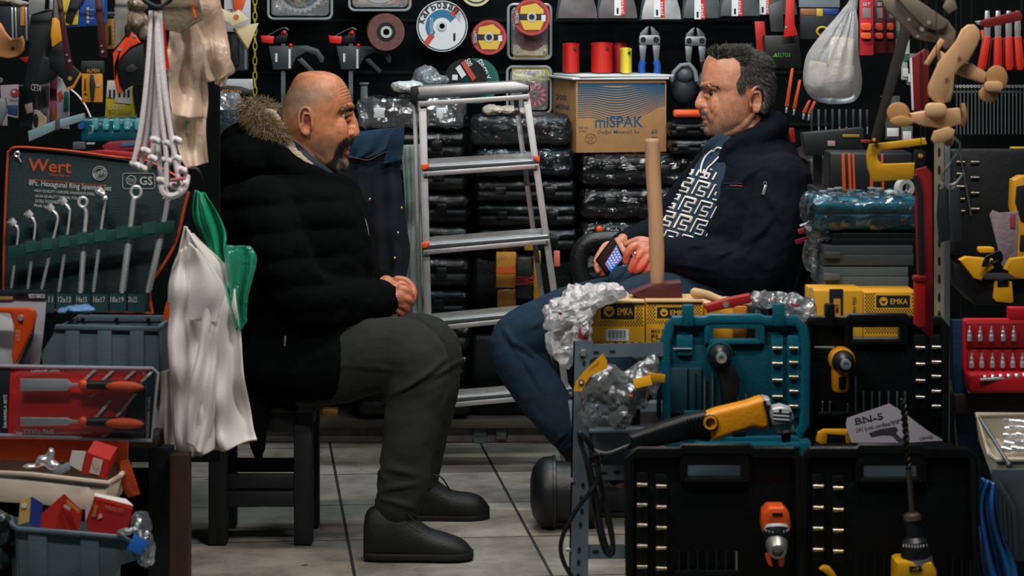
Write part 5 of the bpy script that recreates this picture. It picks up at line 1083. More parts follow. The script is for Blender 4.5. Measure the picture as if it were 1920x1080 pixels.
m = MB(mat(bb, .42)); fK.slab(m, 1526, 834, 1790, 846, -.03, .06, .004); fK.slab(m, 1510, 846, 1806, 852, -.034, .06, .003); obj('front_rim', m, tK)
ol = [(1180, 860), (1196, 848), (1274, 848), (1280, 842), (1406, 842), (1412, 848), (1486, 848), (1498, 860), (1498, 1110), (1180, 1110)]
f1, t1 = drill_case('drill_case', 'black drill case in the lower row behind the orange drill chuck', ol, 4.56, '#07090a', '#040607', (1290, 873, 1390, 896), (1204, 19, [909, 947, 985, 1024, 1063]), (1240, 19, [912, 951, 990, 1028, 1066]),
    [(1273 + 17.5 * i, 1032, 1076, '#3c4448') for i in range(7)] + [(1381, 1034, 1076, '#c8ccce')], None, [], None)
ol = [(1506, 860), (1518, 848), (1606, 848), (1612, 842), (1728, 842), (1734, 848), (1812, 848), (1826, 860), (1830, 1110), (1506, 1110)]
f2, t2 = drill_case('drill_case', 'black drill case in the lower row behind the long auger bit', ol, 4.56, '#07090a', '#040607', (1620, 874, 1722, 897), (1534, 19, [912, 952, 991, 1031]), (1571.5, 19, [915, 956, 995, 1034]),
    [(1605 + 17.5 * i, 1040, 1078, '#2c3438') for i in range(4)] + [(1786, 1048, 1100, '#3c4448'), (1803, 1048, 1100, '#3c4448'), (1820, 1050, 1100, '#3c4448')], None, [], None)
def drill_front(cx, cy, Y, k, body, label, name='cordless_drill', chuck='#1a1e20', body_side=0, grip=True, rings=True):
    """cordless drill seen from its chuck end, lying in a case; k = radius of body in px"""
    f = Fr(cx, cy, Y); t = f.thing(name, label, 'drill'); u = f.u; bm_ = mat(body, .4)
    m = MB(bm_); m.lathe((0, .055, 0), (0, -1, 0), [(-.04, k * .7 * u), (0, k * u), (.03, k * 1.02 * u), (.04, k * .9 * u)], 28); obj('motor_housing', m, t)
    m = MB(mat(chuck, .4)); m.lathe((0, .016, 0), (0, -1, 0), [(0, k * .86 * u), (.012, k * .84 * u), (.03, k * .6 * u), (.036, k * .42 * u)], 28); o = obj('chuck', m, t)
    m = MB(K['steel']); m.lathe((0, -.019, 0), (0, -1, 0), [(0, k * .42 * u), (.006, k * .40 * u), (.007, k * .2 * u), (.002, k * .18 * u), (.002, 0)], 20); obj('chuck_nose', m, o)
    if grip:
        m = MB(bm_); m.prism([(-k * .75 * u, .02, -k * .6 * u), (k * .5 * u, .02, -k * .6 * u), (k * .45 * u, .02, -k * 2.5 * u), (-k * .7 * u, .02, -k * 2.5 * u)], (0, .04, 0), .006); o = obj('grip', m, t)
        m = MB(K['black']); m.prism([(-k * .35 * u, .017, -k * 1.2 * u), (k * .25 * u, .017, -k * 1.2 * u), (k * .2 * u, .017, -k * 2.2 * u), (-k * .32 * u, .017, -k * 2.2 * u)], (0, .004, 0), .002); obj('grip_pad', m, o)
    return f, t
drill_front(1583, 680, 4.83, 24, '#d28c18', 'yellow drill with black chuck lying in the black case above the manual')
f, t = drill_front(1351, 668, 4.83, 25, '#0a4a58', 'dark teal drill with bright chuck nose lying in the teal case', grip=False)
m = MB(mat('#0c1214', .5)); f.cut(m, [(1345, 680), (1378, 690), (1388, 712), (1386, 740), (1374, 770), (1356, 770), (1352, 730)], .006, .05, .006); obj('grip', m, t)
# orange drill pointing out and down
f = Fr(1456, 1000, 4.50); t = f.thing('cordless_drill', 'orange drill with grey chuck nose lying in the lower left case', 'drill'); u = f.u
m = MB(mat('#e0561c', .4)); f.cut(m, [(1430, 990), (1432, 962), (1442, 952), (1470, 952), (1480, 962), (1484, 990), (1478, 1006), (1434, 1006)], 0, .06, .008); obj('motor_housing', m, t)
for q in ([(1436, 1040), (1444, 1040), (1450, 1064), (1440, 1060)], [(1462, 1040), (1472, 1040), (1470, 1062), (1462, 1064)]): m = MB(mat('#e0561c', .4)); f.cut(m, q, 0, .02, .003); obj('foot_prong', m, t)
m = MB(hole); f.slab(m, 1448, 962, 1468, 967, -.001, .002); obj('vent', m, t)
m = MB(mat('#b8bcbe', .4)); m.lathe(f(1456, 984, -.001), (.0, -.35, -1), [(0, 20 * u), (.008, 24 * u), (.012, 24 * u)], 28); obj('silver_ring', m, t)
m = MB(mat('#14181a', .4)); m.lathe(f(1456, 993, -.006), (.0, -.5, -1), [(0, 25 * u), (.014, 25 * u), (.026, 19 * u)], 28); o = obj('clutch_ring', m, t)
m = MB(K['white'])
for i in range(9): a = math.radians(200 + i * 17.5); p = f(1456 + 24 * math.cos(a), 998 - 8 * math.sin(a) - 8, -.03); m.box(p, (.0016, .001, .003))
obj('scale_mark', m, o)
m = MB(mat('#9c9a94', .35, .7)); m.lathe(f(1456, 1020, -.022), (0, -1, -.5), [(0, 21 * u), (.014, 19 * u), (.022, 16 * u), (.022, 11 * u), (.016, 9 * u), (.016, 0)], 28); obj('chuck', m, t)
# yellow drill with the long auger bit standing up
f = Fr(1715, 1070, 4.50); t = f.thing('cordless_drill', 'yellow drill holding a tall twisted auger bit, lower right case', 'drill'); u = f.u
ax = (f(1708, 960) - f(1718, 1060)).normalized()
m = MB(mat('#d6a01a', .4)); f.cut(m, [(1680, 1100), (1681, 1056), (1690, 1052), (1748, 1056), (1757, 1070), (1758, 1100)], -.01, .07, .008); o = obj('motor_housing', m, t)
m = MB(K['ink']); f.slab(m, 1705, 1062, 1728, 1072, -.012, .003); m.use(mat('#d6a01a')); letters(m, f, '-17', 1711, 1064, 1723, 1070, -.0128, bold=.03); obj('name_plate', m, o)
m = MB(mat('#a9abab', .35, .8)); m.lathe(f(1719, 1062, .02), ax, [(0, 33 * u), (18 * u, 30 * u)], 28); obj('gear_case', m, t)
m = MB(mat('#14181b', .4)); m.lathe(f(1717, 1044, .02), ax, [(0, 28 * u), (30 * u, 25 * u), (36 * u, 18 * u), (38 * u, 16 * u), (70 * u, 15 * u), (74 * u, 13 * u)], 28); o = obj('clutch_and_chuck', m, t)
m = MB(K['white'])
for i in range(9): m.box(f(1694 + i * 5.4, 1025 + abs(i - 4) * -.5, -.009 + .0009 * (i - 4) ** 2), (.002, .001, .0045))
obj('scale_mark', m, o)
m = MB(mat('#8a7766', .35, .8)); m.lathe(f(1711, 974, .02), ax, [(0, 17 * u), (9 * u, 16 * u), (13 * u, 8 * u), (13 * u, 0)], 24); obj('chuck_nose', m, t)
f = Fr(1704, 860, 4.51); m = MB(mat('#6f6052', .35, .85)); a, b = f(1710, 962, .01), f(1704, 880, .01); m.cyl(a, b, .0052, n=12)
b2 = f(1693, 748, .01); m.use(mat('#211d1c', .4, .6)); n = 70; L_ = (b2 - b); 
for s in (0, PI): m.tube([b + L_ * i / n + Vector((math.cos(i * .5 + s), math.sin(i * .5 + s), 0)) * .0034 for i in range(n + 1)], [.0030 if i < n - 4 else .0016 for i in range(n + 1)], 6)
m.cyl(b, b2, .0022, n=6); q = obj('auger_bit', m, None); tag(q, 'long twisted auger bit standing up from the yellow drill chuck', 'drill bit'); q.location = f.o
# yellow hooks (battery clips)
for pts, Yd, lab in (([(1531, 828), (1534, 812), (1545, 806), (1590, 806), (1597, 812), (1598, 830), (1588, 832), (1585, 817), (1552, 815), (1550, 832), (1540, 834)], 4.81, 'yellow arched bracket lying before the manual sheet'), ([(1537, 1068), (1545, 1062), (1556, 1064), (1566, 1076), (1576, 1096), (1560, 1096), (1552, 1078)], 4.50, 'yellow bracket tip at the bottom edge between the lower cases')):
    f = Fr(pts[0][0], pts[0][1], Yd); t = f.thing('yellow_bracket', lab, 'bracket'); m = MB(mat('#d6961a', .4)); f.cut(m, pts, 0, .018, .003); obj('moulding', m, t)
# manual sheet
f = Fr(1665, 800, 4.80); t = f.thing('manual_sheet', 'white printed drill manual sheet leaning in the black case', 'sheet')
m = MB(mat('#b9b2bd', .7)); f.cut(m, [(1668, 757), (1692, 772), (1740, 808), (1769, 826), (1700, 830), (1597, 830), (1586, 797), (1588, 784)], .0, .0012); obj('paper', m, t)
m = MB(K['ink']); letters(m, f, 'BN-5', 1603, 779, 1656, 792, -.0003, roll=12, bold=.03); letters(m, f, '24V li-ion cordless drill', 1604, 795, 1686, 803, -.0003, roll=12, bold=.03); letters(m, f, 'B S 99', 1670, 787, 1690, 792, -.0003, roll=12); letters(m, f, 'ORNGS', 1724, 818, 1750, 824, -.0003, roll=8, bold=.02)
f.cut(m, [(1604, 795), (1655, 783), (1655, 784), (1604, 796)], -.0003, .0002); obj('lettering', m, t)
m = MB(mat('#3a3540')); f.cut(m, [(1629, 812), (1650, 805), (1680, 800), (1684, 806), (1680, 812), (1690, 822), (1703, 824), (1705, 829), (1684, 829), (1672, 817), (1654, 816), (1634, 820)], -.0003, .0002); obj('drill_picture', m, t)
# ================================================================ angle grinder
f = Fr(1340, 800, 4.70); t = f.thing('angle_grinder', 'yellow angle grinder with black grip lying in front of the teal case', 'grinder'); u = f.u
yb = mat('#dd921a', .38, bump=.2, bscale=150)
def bod(pts, name, m_, par=t): m = MB(m_); limb(m, f, pts, k=5, n=22); return obj(name, m, par, 180)
q = MB(yb); f.cut(q, [(1323, 778), (1345, 770), (1400, 757), (1428, 747), (1436, 751), (1445, 764), (1446, 802), (1432, 808), (1414, 804), (1380, 815), (1340, 828), (1334, 822)], -.005, .055, .012, 4); obj('motor_housing', q, t)
q = MB(K['black']); f.cut(q, [(1180, 818), (1230, 800), (1290, 781), (1324, 774), (1336, 784), (1336, 822), (1330, 830), (1300, 826), (1240, 838), (1192, 848), (1183, 838)], .0, .045, .012, 4); o = obj('rear_grip', q, t)
for i in range(5): q = MB(K['black']); q.tube(f.L([(1289 + i * 7, 786 - i * 1.6), (1291 + i * 7, 806)], -.004), .0016, 6); obj('rib', q, o)
q = MB(K['black']); q.lathe(f(1332, 793, -.002), (0, -1, 0), [(0, 16 * u), (.006, 15 * u), (.007, 12 * u)], 28); o = obj('brush_cap', q, t)
q = MB(yb); q.lathe(f(1332, 793, -.0088), (0, -1, 0), [(0, 13 * u), (.002, 12.5 * u), (.002, 9.5 * u), (0, 9 * u)], 28); obj('yellow_ring', q, o)
gm = mat('#b4b8ba', .4, .35, var=.15, vscale=40)
q = MB(gm); f.cut(q, [(1431, 746), (1444, 749), (1449, 766), (1466, 762), (1484, 768), (1490, 786), (1482, 797), (1458, 800), (1445, 803), (1438, 790)], -.004, .05, .008, 3); o = obj('gear_head', q, t)
q = MB(K['black']); q.tube(f.L([(1433, 752), (1444, 790), (1445, 804)], -.006), .003, 6); obj('joint_line', q, o)
for x, y in ((1442, 762), (1482, 775), (1463, 770)): q = MB(K['black']); q.cyl(f(x, y, -.007), f(x, y, -.003), .003, n=10); obj('screw', q, o)
for i in range(3): q = MB(gm); q.tube(f.L([(1450, 772 + i * 7), (1480, 774 + i * 7)], -.005), .0018, 6); obj('fin', q, o)
q = MB(gm); q.lathe(f(1471, 796, .02), (.08, 0, -1), [(0, 16 * u), (8 * u, 18 * u), (14 * u, 16 * u), (15 * u, 8 * u)], 24); obj('bearing_collar', q, t)
q = MB(K['black']); q.lathe(f(1473, 810, .02), (.08, 0, -1), [(0, 14 * u), (4 * u, 14 * u), (5 * u, 9 * u), (18 * u, 9 * u)], 20); obj('spindle', q, t)
q = MB(K['black']); f.slab(q, 1374, 808, 1398, 820, -.008, .01, .002); obj('switch', q, t)
cord = mat('#0e1214', .5)
def tubeobj(pts, r, par, name, m_=cord, k=6): m = MB(m_); m.tube([f(*p) for p in catmull([Vector(p) for p in pts], k)], r, 8); return obj(name, m, par)
tubeobj([(1186, 834, .02), (1160, 845, .0), (1138, 852, -.01), (1118, 848, 0), (1105, 838, .01)], .0055, t, 'cord')
tubeobj([(1112, 846, 0), (1098, 824, -.02), (1088, 812, -.025), (1086, 820, -.02), (1095, 850, -.02), (1108, 880, -.02), (1118, 930, -.02), (1128, 990, -.02), (1142, 1036, -.02), (1150, 1032, -.02), (1146, 990, -.015), (1132, 930, -.01), (1122, 880, -.01), (1118, 850, 0)], .0042, t, 'cord')
tubeobj([(1118, 848, .01), (1096, 818, .0), (1090, 830, -.005), (1102, 880, -.01), (1114, 950, -.01), (1130, 1024, -.01), (1144, 1042, -.01), (1148, 1020, -.01), (1136, 960, -.005), (1124, 900, 0), (1112, 856, 0)], .0042, t, 'cord')
tubeobj([(1116, 850, -.02), (1120, 900, -.025), (1105, 924, -.025), (1077, 962, -.02), (1055, 1005, -.02), (1053, 1042, -.02), (1074, 1084, -.02), (1110, 1120, -.02)], .0042, t, 'cord')
tubeobj([(1106, 856, -.018), (1124, 852, -.03), (1128, 866, -.02), (1110, 872, -.02), (1106, 860, -.018)], .0035, t, 'cord_tie')
# ================================================================ yellow and black cartons, hammers, bags
def emka(x0, y0, x1, y1, Y, label, D=.12, lid=True, logo=None, barcode=None, bottom=None, name='grinder_disc_box', group=None, mesh=True):
    f = Fr((x0 + x1) / 2, y1, Y); t = f.thing(name, label, 'box', group); W, Hh = (x1 - x0) * f.u, (y1 - y0) * f.u
    m = MB(mat('#d39a1e', .55)); m.box((0, D / 2, Hh / 2), (W, D, Hh), bev=.0015); obj('carton', m, t)
    if lid: m = MB(mat('#c8a878', .7)); m.box((0, D / 2 - .004, Hh + .0015), (W, D, .003)); obj('inner_flap', m, t)
    if mesh:
        m = MB(K['ink'])
        r_ = 0; y = y0 + 3.5
        while y < (y0 + (y1 - y0) * (.55 if bottom or barcode else .93)):
            x = x0 + 4 + (r_ % 2) * 2.6
            while x < x1 - 3:
                if not (logo and logo[0] - 3 < x < logo[2] + 3 and logo[1] - 3 < y < logo[3] + 3): f.cut(m, [(x - 1.4, y), (x - .6, y - 1.4), (x + .6, y - 1.4), (x + 1.4, y), (x + .6, y + 1.4), (x - .6, y + 1.4)], -.0006, .0004)
                x += 5.2
            y += 3.6; r_ += 1
        obj('honeycomb_print', m, t, smooth=0, kind='stuff')
    if logo:
        a, b, c, d = logo; m = MB(K['ink']); f.slab(m, a, b, c, d, -.001, .0008); o = obj('logo_panel', m, t)
        m = MB(mat('#d8a436')); r = (d - b) * .40; cx, cy = a + r + 5, (b + d) / 2
        pts = [(cx + (r if i % 2 else r * .82) * math.cos(2 * PI * i / 20), cy + (r if i % 2 else r * .82) * math.sin(2 * PI * i / 20)) for i in range(20)]; f.cut(m, pts, -.0016, .0005)
        m.use(K['ink']); f.cut(m, [(cx - r * .6, cy - r * .2), (cx, cy + .0), (cx + r * .6, cy - r * .2), (cx + r * .3, cy + r * .3), (cx, cy + r * .55), (cx - r * .3, cy + r * .3)], -.0020, .0003); obj('logo_mark', m, o)
        m = MB(mat('#d8a436')); letters(m, f, 'EMKA', a + 2 * r + 9, b + (d - b) * .28, c - 4, b + (d - b) * .74, -.0018, bold=.02); obj('lettering', m, o)
    if barcode:
        a, b, c, d = barcode; m = MB(K['white']); f.slab(m, a, b, c, d, -.001, .0008); o = obj('barcode_label', m, t); m = MB(K['ink']); x = a + 3
        for i in range(14): wd = (1.1, 1.9, .8)[i % 3]; f.slab(m, x, b + 2, x + wd, d - 5, -.0013, .0002); x += wd + 1.1
        letters(m, f, '8 690000 123456', a + 5, d - 4, c - 5, d - 1.5, -.0013); obj('bars', m, o)
    if bottom:
        m = MB(K['ink'])
        for (tx, a, b, c, d) in bottom: letters(m, f, tx, a, b, c, d, -.001, bold=.03)
        obj('carton_lettering', m, t)
    return f, t
f, t = emka(1104, 567, 1209, 646, 5.0, 'yellow honeycomb carton with barcode, left on the steel rack', logo=(1126, 570, 1190, 598), barcode=(1137, 617, 1179, 639))
m = MB(K['ink'])
for i in range(4): f.cut(m, ring_pts((1155 + i * 15, 646), 5, 12), -.001, .0006)
obj('carton_symbol', m, t)
emka(1211, 566, 1318, 644, 5.0, 'yellow honeycomb carton under the sledge hammer head', logo=(1232, 576, 1294, 596), bottom=[('MAX 8.6', 1221, 617, 1250, 624), ('FLAP', 1221, 627, 1262, 636), ('Size: 115', 1221, 638, 1262, 644)])
emka(1320, 571, 1420, 646, 5.06, 'yellow carton behind the small red hammer', logo=None, mesh=False)
pack(1402, 572, 1440, 640, 5.04, '#14181a', 'black and yellow pack behind the teal case latch', wrap=False, txt=('P', '#8a8f92', (1416, 582, 1426, 592)))
pack(1376, 574, 1402, 640, 5.05, '#b5711c', 'orange pack behind the small red hammer head', wrap=False)
emka(1619, 548, 1720, 632, 5.1, 'yellow honeycomb carton on the right under the grey cases', logo=(1643, 554, 1706, 576), lid=False)
f, t = emka(1522, 545, 1618, 632, 5.1, 'yellow and black carton left of the right honeycomb carton', lid=False, mesh=False)
m = MB(K['ink']); f.slab(m, 1555, 542, 1581, 612, -.001, .001); f.slab(m, 1545, 572, 1562, 612, -.0012, .001); obj('black_band', m, t)
m = MB(mat('#c98a1e')); f.slab(m, 1563, 560, 1576, 602, -.002, .001); m.use(K['ink']); letters(m, f, 'EMKA', 1561, 575, 1578, 582, -.003, roll=90, bold=.03); letters(m, f, 'ZIMPARA PEDI', 1578, 578, 1626, 584, -.002, roll=90, bold=.02); obj('lettering', m, t)
m = MB(mat('#b59a6c')); f.slab(m, 1520, 540, 1524, 612, -.002, .02); obj('carton_edge', m, t)
# sledge hammer
f = Fr(1230, 562, 5.04); t = f.thing('sledge_hammer', 'sledge hammer standing handle-up on its dark red head on the cartons', 'hammer'); u = f.u
m = MB(mat('#c69a74', .55, var=.22, vscale=9, stretch=(3, 3, .5))); limb(m, f, [(1223, 268, .03, 14.6), (1225, 330, .03, 14), (1229, 400, .03, 13.6), (1231, 470, .03, 14.6), (1232, 505, .03, 13.4), (1232, 540, .03, 11.5)], k=6, n=20)
for v in m.bm.verts:
    if v.co.z > f(0, 262).z: v.co.z = f(0, 262).z
obj('handle', m, t)
m = MB(mat('#5a2629', .5, .2, var=.25, vscale=30)); a = f.L([(1182, 551), (1222, 534), (1277, 529), (1280, 560), (1217, 566), (1190, 556)], 0); m.prism(a, (0, .055, 0), .004); obj('head', m, t)
f = Fr(1350, 575, 4.98); t = f.thing('club_hammer', 'small hammer with pale handle and bright red head lying on cartons', 'hammer')
m = MB(mat('#c2a274', .6, var=.2, vscale=12)); limb(m, f, [(1303, 549, .05, 9.5), (1325, 553, .045, 8.5), (1345, 561, .04, 8), (1372, 570, .03, 8)], n=16); obj('handle', m, t)
m = MB(mat('#9c1c1c', .45, var=.15)); f.cut(m, [(1323, 573), (1366, 560), (1407, 552), (1409, 568), (1370, 577), (1327, 587)], 0, .032, .003); o = obj('head', m, t)
m = MB(mat('#b9a9a2', .4, .6)); m.lathe(f(1361, 571, -.001), (0, -1, 0), [(0, .006), (.0012, .006), (.0012, 0)], 14); obj('wedge', m, o)
# film bags with their contents
def filmbag(name, label, f, balls, m_, inner=(), amp=.008, sc=26, vox=.005, cat='plastic bag', seed=1):
    t = f.thing(name, label, cat); m = MB(m_)
    for x, y, d, rx, rd, ry in balls: m.ball(f(x, y, d), (rx * f.u, rd, ry * f.u), n=14)
    fuse('crumpled_film', m, t, voxel=vox, smooth=1, noise_amp=amp, noise_scale=sc, faceted=.16)
    for nm, m2, items in inner:
        rnd = random.Random(seed)
        for (x, y, d, w_, h, th, rot) in items: m = MB(m2); m.box(f(x, y, d), (w_ * f.u, th, h * f.u), rot=(rnd.uniform(-.3, .3), rot, rnd.uniform(-.3, .3)), bev=.001); obj(nm, m, t)
    return t
rnd = random.Random(4)
cr = mat('#c9c9ca', .3, bump=1.5, bscale=70, spec=1.0, var=.35, vscale=30, alpha=.8)
filmbag('parts_bag', 'crumpled clear bag of small white cards spilling over the counter corner', Fr(1070, 620, 4.93),
        [(1055, 590, 0, 34, .05, 32), (1100, 560, .02, 44, .05, 26), (1150, 548, .04, 34, .04, 12), (1060, 640, 0, 34, .04, 30), (1085, 610, 0, 30, .05, 30), (1038, 578, 0, 20, .02, 8), (1062, 672, .0, 16, .03, 14)], film('#fbf8fa', .70, 1.0, 1, 60, .2),
        [('white_card', mat('#cbc6c4', .6), [(rnd.uniform(1045, 1100), rnd.uniform(575, 655), rnd.uniform(-.035, -.01), rnd.uniform(22, 34), rnd.uniform(8, 14), .001, rnd.uniform(-.6, .6)) for _ in range(14)]),
         ('red_card', K['dred'], [(1094, 625, -.045, 20, 22, .001, .2), (1050, 588, -.046, 8, 5, .001, .4)]), ('black_clip', K['ink'], [(rnd.uniform(1040, 1100), rnd.uniform(570, 660), -.05, 18, 1.5, .002, rnd.uniform(-.7, .2)) for _ in range(8)])], amp=.014, sc=34)
f = Fr(1150, 548, 4.97); m = MB(K['ink']); letters(m, f, '204.2', 1141, 536, 1163, 543, -.02, roll=-12, bold=.03); q = obj('bag_print', m, None); q.location = f.o; tag(q, 'black number printed on the clear bag left of the sledge hammer', 'print')
filmbag('parts_bag', 'crinkled silver-clear bag with dark parts hanging under the counter edge', Fr(1160, 740, 4.82), [(1140, 730, 0, 50, .04, 40), (1195, 725, 0, 44, .04, 36), (1110, 770, 0, 22, .03, 28), (1225, 690, 0, 20, .02, 26), (1165, 775, 0, 30, .03, 26)], film('#dfe4e8', .20, 1.6, .8, 50, .14),
        [('dark_part', K['black'], [(1130, 735, .0, 50, 44, .03, .2), (1190, 735, .0, 60, 40, .03, -.3), (1170, 780, .0, 60, 30, .03, 0), (1210, 700, .02, 40, 50, .02, .4)]), ('yellow_card', K['yellow'], [(1205, 716, -.04, 34, 18, .001, -.2), (1230, 708, -.035, 34, 16, .001, .1)]), ('orange_part', K['orange'], [(1182, 742, -.045, 8, 4, .003, .3)])], amp=.013, sc=24)
f = Fr(1105, 700, 4.78); t = f.thing('header_card', 'curved yellow header card with small round badge on the crinkled bag', 'card')
m = MB(K['yellow']); f.cut(m, [(1075, 733), (1080, 716), (1094, 698), (1112, 680), (1131, 663), (1138, 676), (1139, 690), (1122, 698), (1106, 706), (1097, 720), (1090, 734)], 0, .002); obj('card', m, t)
m = MB(K['ink']); m.lathe(f(1090, 717, -.001), (0, -1, 0), [(0, .0055), (.001, .0055), (.001, 0)], 14); m.use(K['paper']); m.lathe(f(1090, 717, -.002), (0, -1, 0), [(0, .003), (.001, .003), (.001, 0)], 14); m.use(K['ink']); letters(m, f, 'H.B KILIF', 1104, 684, 1126, 688, -.001, roll=38); obj('badge', m, t)
filmbag('blade_bag', 'clear bag of dark blades with red specks lying behind the teal case', Fr(1470, 575, 5.0), [(1440, 562, 0, 34, .03, 16), (1480, 566, 0, 40, .03, 18), (1512, 578, 0, 20, .03, 20), (1495, 592, 0, 24, .02, 16)], film('#dfe2e6', .22, 1.6, .8, 50, .14),
        [('blade', K['dsteel'], [(1430 + i * 9, 566 + i * 2.6, .0 + .003 * (i % 3), 60, 3, .003, .25 + .06 * i) for i in range(8)]), ('red_tag', K['red'], [(1450, 562, -.03, 14, 4, .001, .2), (1490, 572, -.03, 16, 4, .001, .3)])], amp=.008, sc=34)
# ================================================================ grey and teal cases on the right stack
def case2(x0, y0, x1, y1, Y, col, label, D=.22, **k): return case(x0, y0, x1, y1, Y, D, label, col, **k)
case2(1543, 500, 1704, 541, 5.22, '#4a5558', 'grey plastic case directly on the right yellow cartons', wrap=False, rib=False, rb=.15, latch=(.1,), lcol='#4a5558')
case2(1543, 461, 1713, 498, 5.22, '#353d40', 'dark grey plastic case, second from the cartons', wrap=False, rib=False, rb=.15, latch=(.1,), lcol='#353d40')
case2(1560, 437, 1735, 460, 5.24, '#0f1416', 'thin black case under the wrapped teal case', wrap=False, rib=False, rb=.2, latch=())
case2(1527, 369, 1735, 434, 5.24, '#0b5a72', 'teal case in clear film, top of the right stack', latch=(), wrapm=film('#bfe0ea', .03, .8, .8, 26, .12), wamp=.007)
filmbag('film_scrap', 'dark crumpled film between the seated man and the grey cases', Fr(1550, 470, 5.3), [(1530, 430, 0, 22, .03, 30), (1560, 445, -.02, 34, .03, 14), (1525, 480, 0, 18, .03, 34)], film('#8f9ca4', .12, 1.2, 2, 34, .12), [('red_card', K['dred'], [(1512, 430, .02, 34, 10, .002, -.3), (1505, 450, .02, 30, 8, .002, -.3)]), ('white_card', K['paper'], [(1515, 418, .02, 34, 4, .002, -.3)])])
# ================================================================ right-hand stall
for cx, lab in ((1770, 'wire grid overhead on the right from which the saws and toy planes hang'), (190, 'wire grid overhead on the left from which the straps and bags hang')):
    f = Fr(cx, -45, 4.85); t = f.thing('overhead_grid', lab, 'wire grid'); t.location.z = 1.42
    for k in range(7): m = MB(K['dsteel']); m.cyl((-.26, -.42 + k * .16, 0), (.26, -.42 + k * .16, 0), .003, n=6); obj('cross_wire', m, t)
    for k in range(3): m = MB(K['dsteel']); m.cyl((-.22 + k * .22, -.44, 0), (-.22 + k * .22, (1.35 if cx < 900 else 1.77) , 0), .004, n=6); obj('long_wire', m, t)
f = Fr(1890, 400, 6.62); t = f.thing('display_board', 'black board behind the red pliers and the spanner row', 'display board'); m = MB(K['board']); m.box((.05, .01, .0), (.34, .02, 1.9)); obj('panel', m, t)
f = Fr(1760, 400, 7.35); t = f.thing('display_board', 'black pegboard behind the tools on the far right', 'display board'); m = MB(K['board']); m.box((.12, 0, -.05), (.85, .02, 1.9)); obj('panel', m, t)
def tool(name, Y, pts, col, label, cat, th=.012, bev=.002, group=None, extra=None, d0=0, pname='body', **mk):
    xs = [p[0] for p in pts]; ys = [p[1] for p in pts]; f = Fr(sum(xs) / len(xs), min(ys), Y); t = f.thing(name, label, cat, group)
    m = MB(mat(col, mk.get('rough', .45), mk.get('metal', 0), var=mk.get('var', .1), vscale=20, bump=mk.get('bump', 0))); f.cut(m, pts, d0, th, bev); obj(pname, m, t)
    tx, ty = pts[0]; ty = min(ys) + 6; tx = sum(p[0] for p in pts if p[1] < min(ys) + 12) / max(1, sum(1 for p in pts if p[1] < min(ys) + 12))
    wall = 6.2 if tx < 395 else (8.36 if tx < 1560 else (6.62 if tx > 1786 else 7.35))
    if cat not in NOHOOK and .03 < wall - Y < .72: m = MB(K['dsteel']); a = f(tx, ty, th * .5 + d0); m.cyl(a, (a.x, wall - Y, a.z), .0022, n=6); obj('peg_hook', m, t)
    elif Y < 5.2 and min(ys) < 352 and cat not in NOHOOK: m = MB(K['blackm']); a = f(tx, ty, th + d0 + .002); m.cyl(a, (a.x, a.y, GRID_Z - f.o.z), .0008, n=5); obj('hang_cord', m, t)
    for (nm, c, p, d, th2, *r_) in (extra or ()):
        m = MB(c if not isinstance(c, str) else mat(c, .45))
        if isinstance(p, str): letters(m, f, p, *r_[0], d, roll=r_[1] if len(r_[0:]) > 1 else 0, bold=.015)
        elif len(p) == 3 and not hasattr(p[0], '__len__'): f.cut(m, ring_pts(p[:2], p[2], 16), d, th2)
        else: f.cut(m, p, d, th2, min(th2 * .3, .002))
        obj(nm, m, t)
    return f, t
NOHOOK = {'strap', 'bin', 'roll', 'box', 'board', 'cloth', 'rag', 'blister pack.', 'carton', 'magazine', 'ruler', 'bottle pack', 'plastic bag', 'tray', 'screwdriver'}; GRID_Z = 1.418
R4 = lambda a, b, c, d: [(a, b), (c, b), (c, d), (a, d)]
tool('red_handle_tool', 7.2, [(1415, 40), (1434, 40), (1438, 100), (1420, 104)], '#a81a16', 'flat red handle hanging directly above the grey hair, left of the hooked one', 'tool')
tool('red_handle_tool', 7.1, [(1474, 0), (1490, 0), (1490, 44), (1496, 66), (1470, 70), (1472, 46)], '#c0201a', 'red tool handle with flared foot left of the white bag', 'tool', extra=[('rivet', K['chrome'], (1474, 51, 2), -.003, .003)])
tool('saw_blade', 7.22, [(1440, 10), (1468, 0), (1470, 60), (1446, 60)], '#4a4f52', 'dull grey saw blade beside the red flared handle', 'saw', th=.003, metal=.5)
tool('black_tool_bag', 7.15, [(1432, 66), (1500, 66), (1506, 130), (1436, 128)], '#0c1012', 'black tool holster with small green name behind the grey-haired man', 'holster', th=.05, bev=.006, extra=[('lettering', mat('#3f8f3a'), 'ELTOS', -.003, .001, (1459, 99, 1482, 107)), ('emblem', '#3f8f3a', [(1449, 107), (1455, 99), (1459, 107)], -.003, .001)])
for x, y0, y1, L in ((1480, 128, 200, 'longest orange file handle between the hair and white bag'), (1494, 150, 204, 'orange file handle nearest the white bag'), (1512, 188, 212, 'orange handle tip under the left foot of the white bag'), (1522, 190, 214, 'orange handle tip, second under the white bag')):
    f, t = tool('file', 7.05, [(x + 4, y0), (x + 9, y0), (x - 1, y1), (x - 8, y1)], '#c84f1c', L, 'file', th=.015, extra=[('shank', K['steel'], [(x - 7, y1), (x - 2, y1), (x - 4, y1 + 12), (x - 8, y1 + 12)], .004, .004)])
tool('pliers', 7.1, [(1448, 212), (1462, 216), (1478, 240), (1474, 244), (1462, 238), (1450, 232)], '#8e1816', 'dark red plier handles behind the neck of the grey-haired man', 'pliers', th=.02, extra=[('second_grip', '#8e1816', [(1478, 240), (1490, 240), (1492, 268), (1482, 266)], 0, .02)])
gB = 'blister packs behind the white bag'
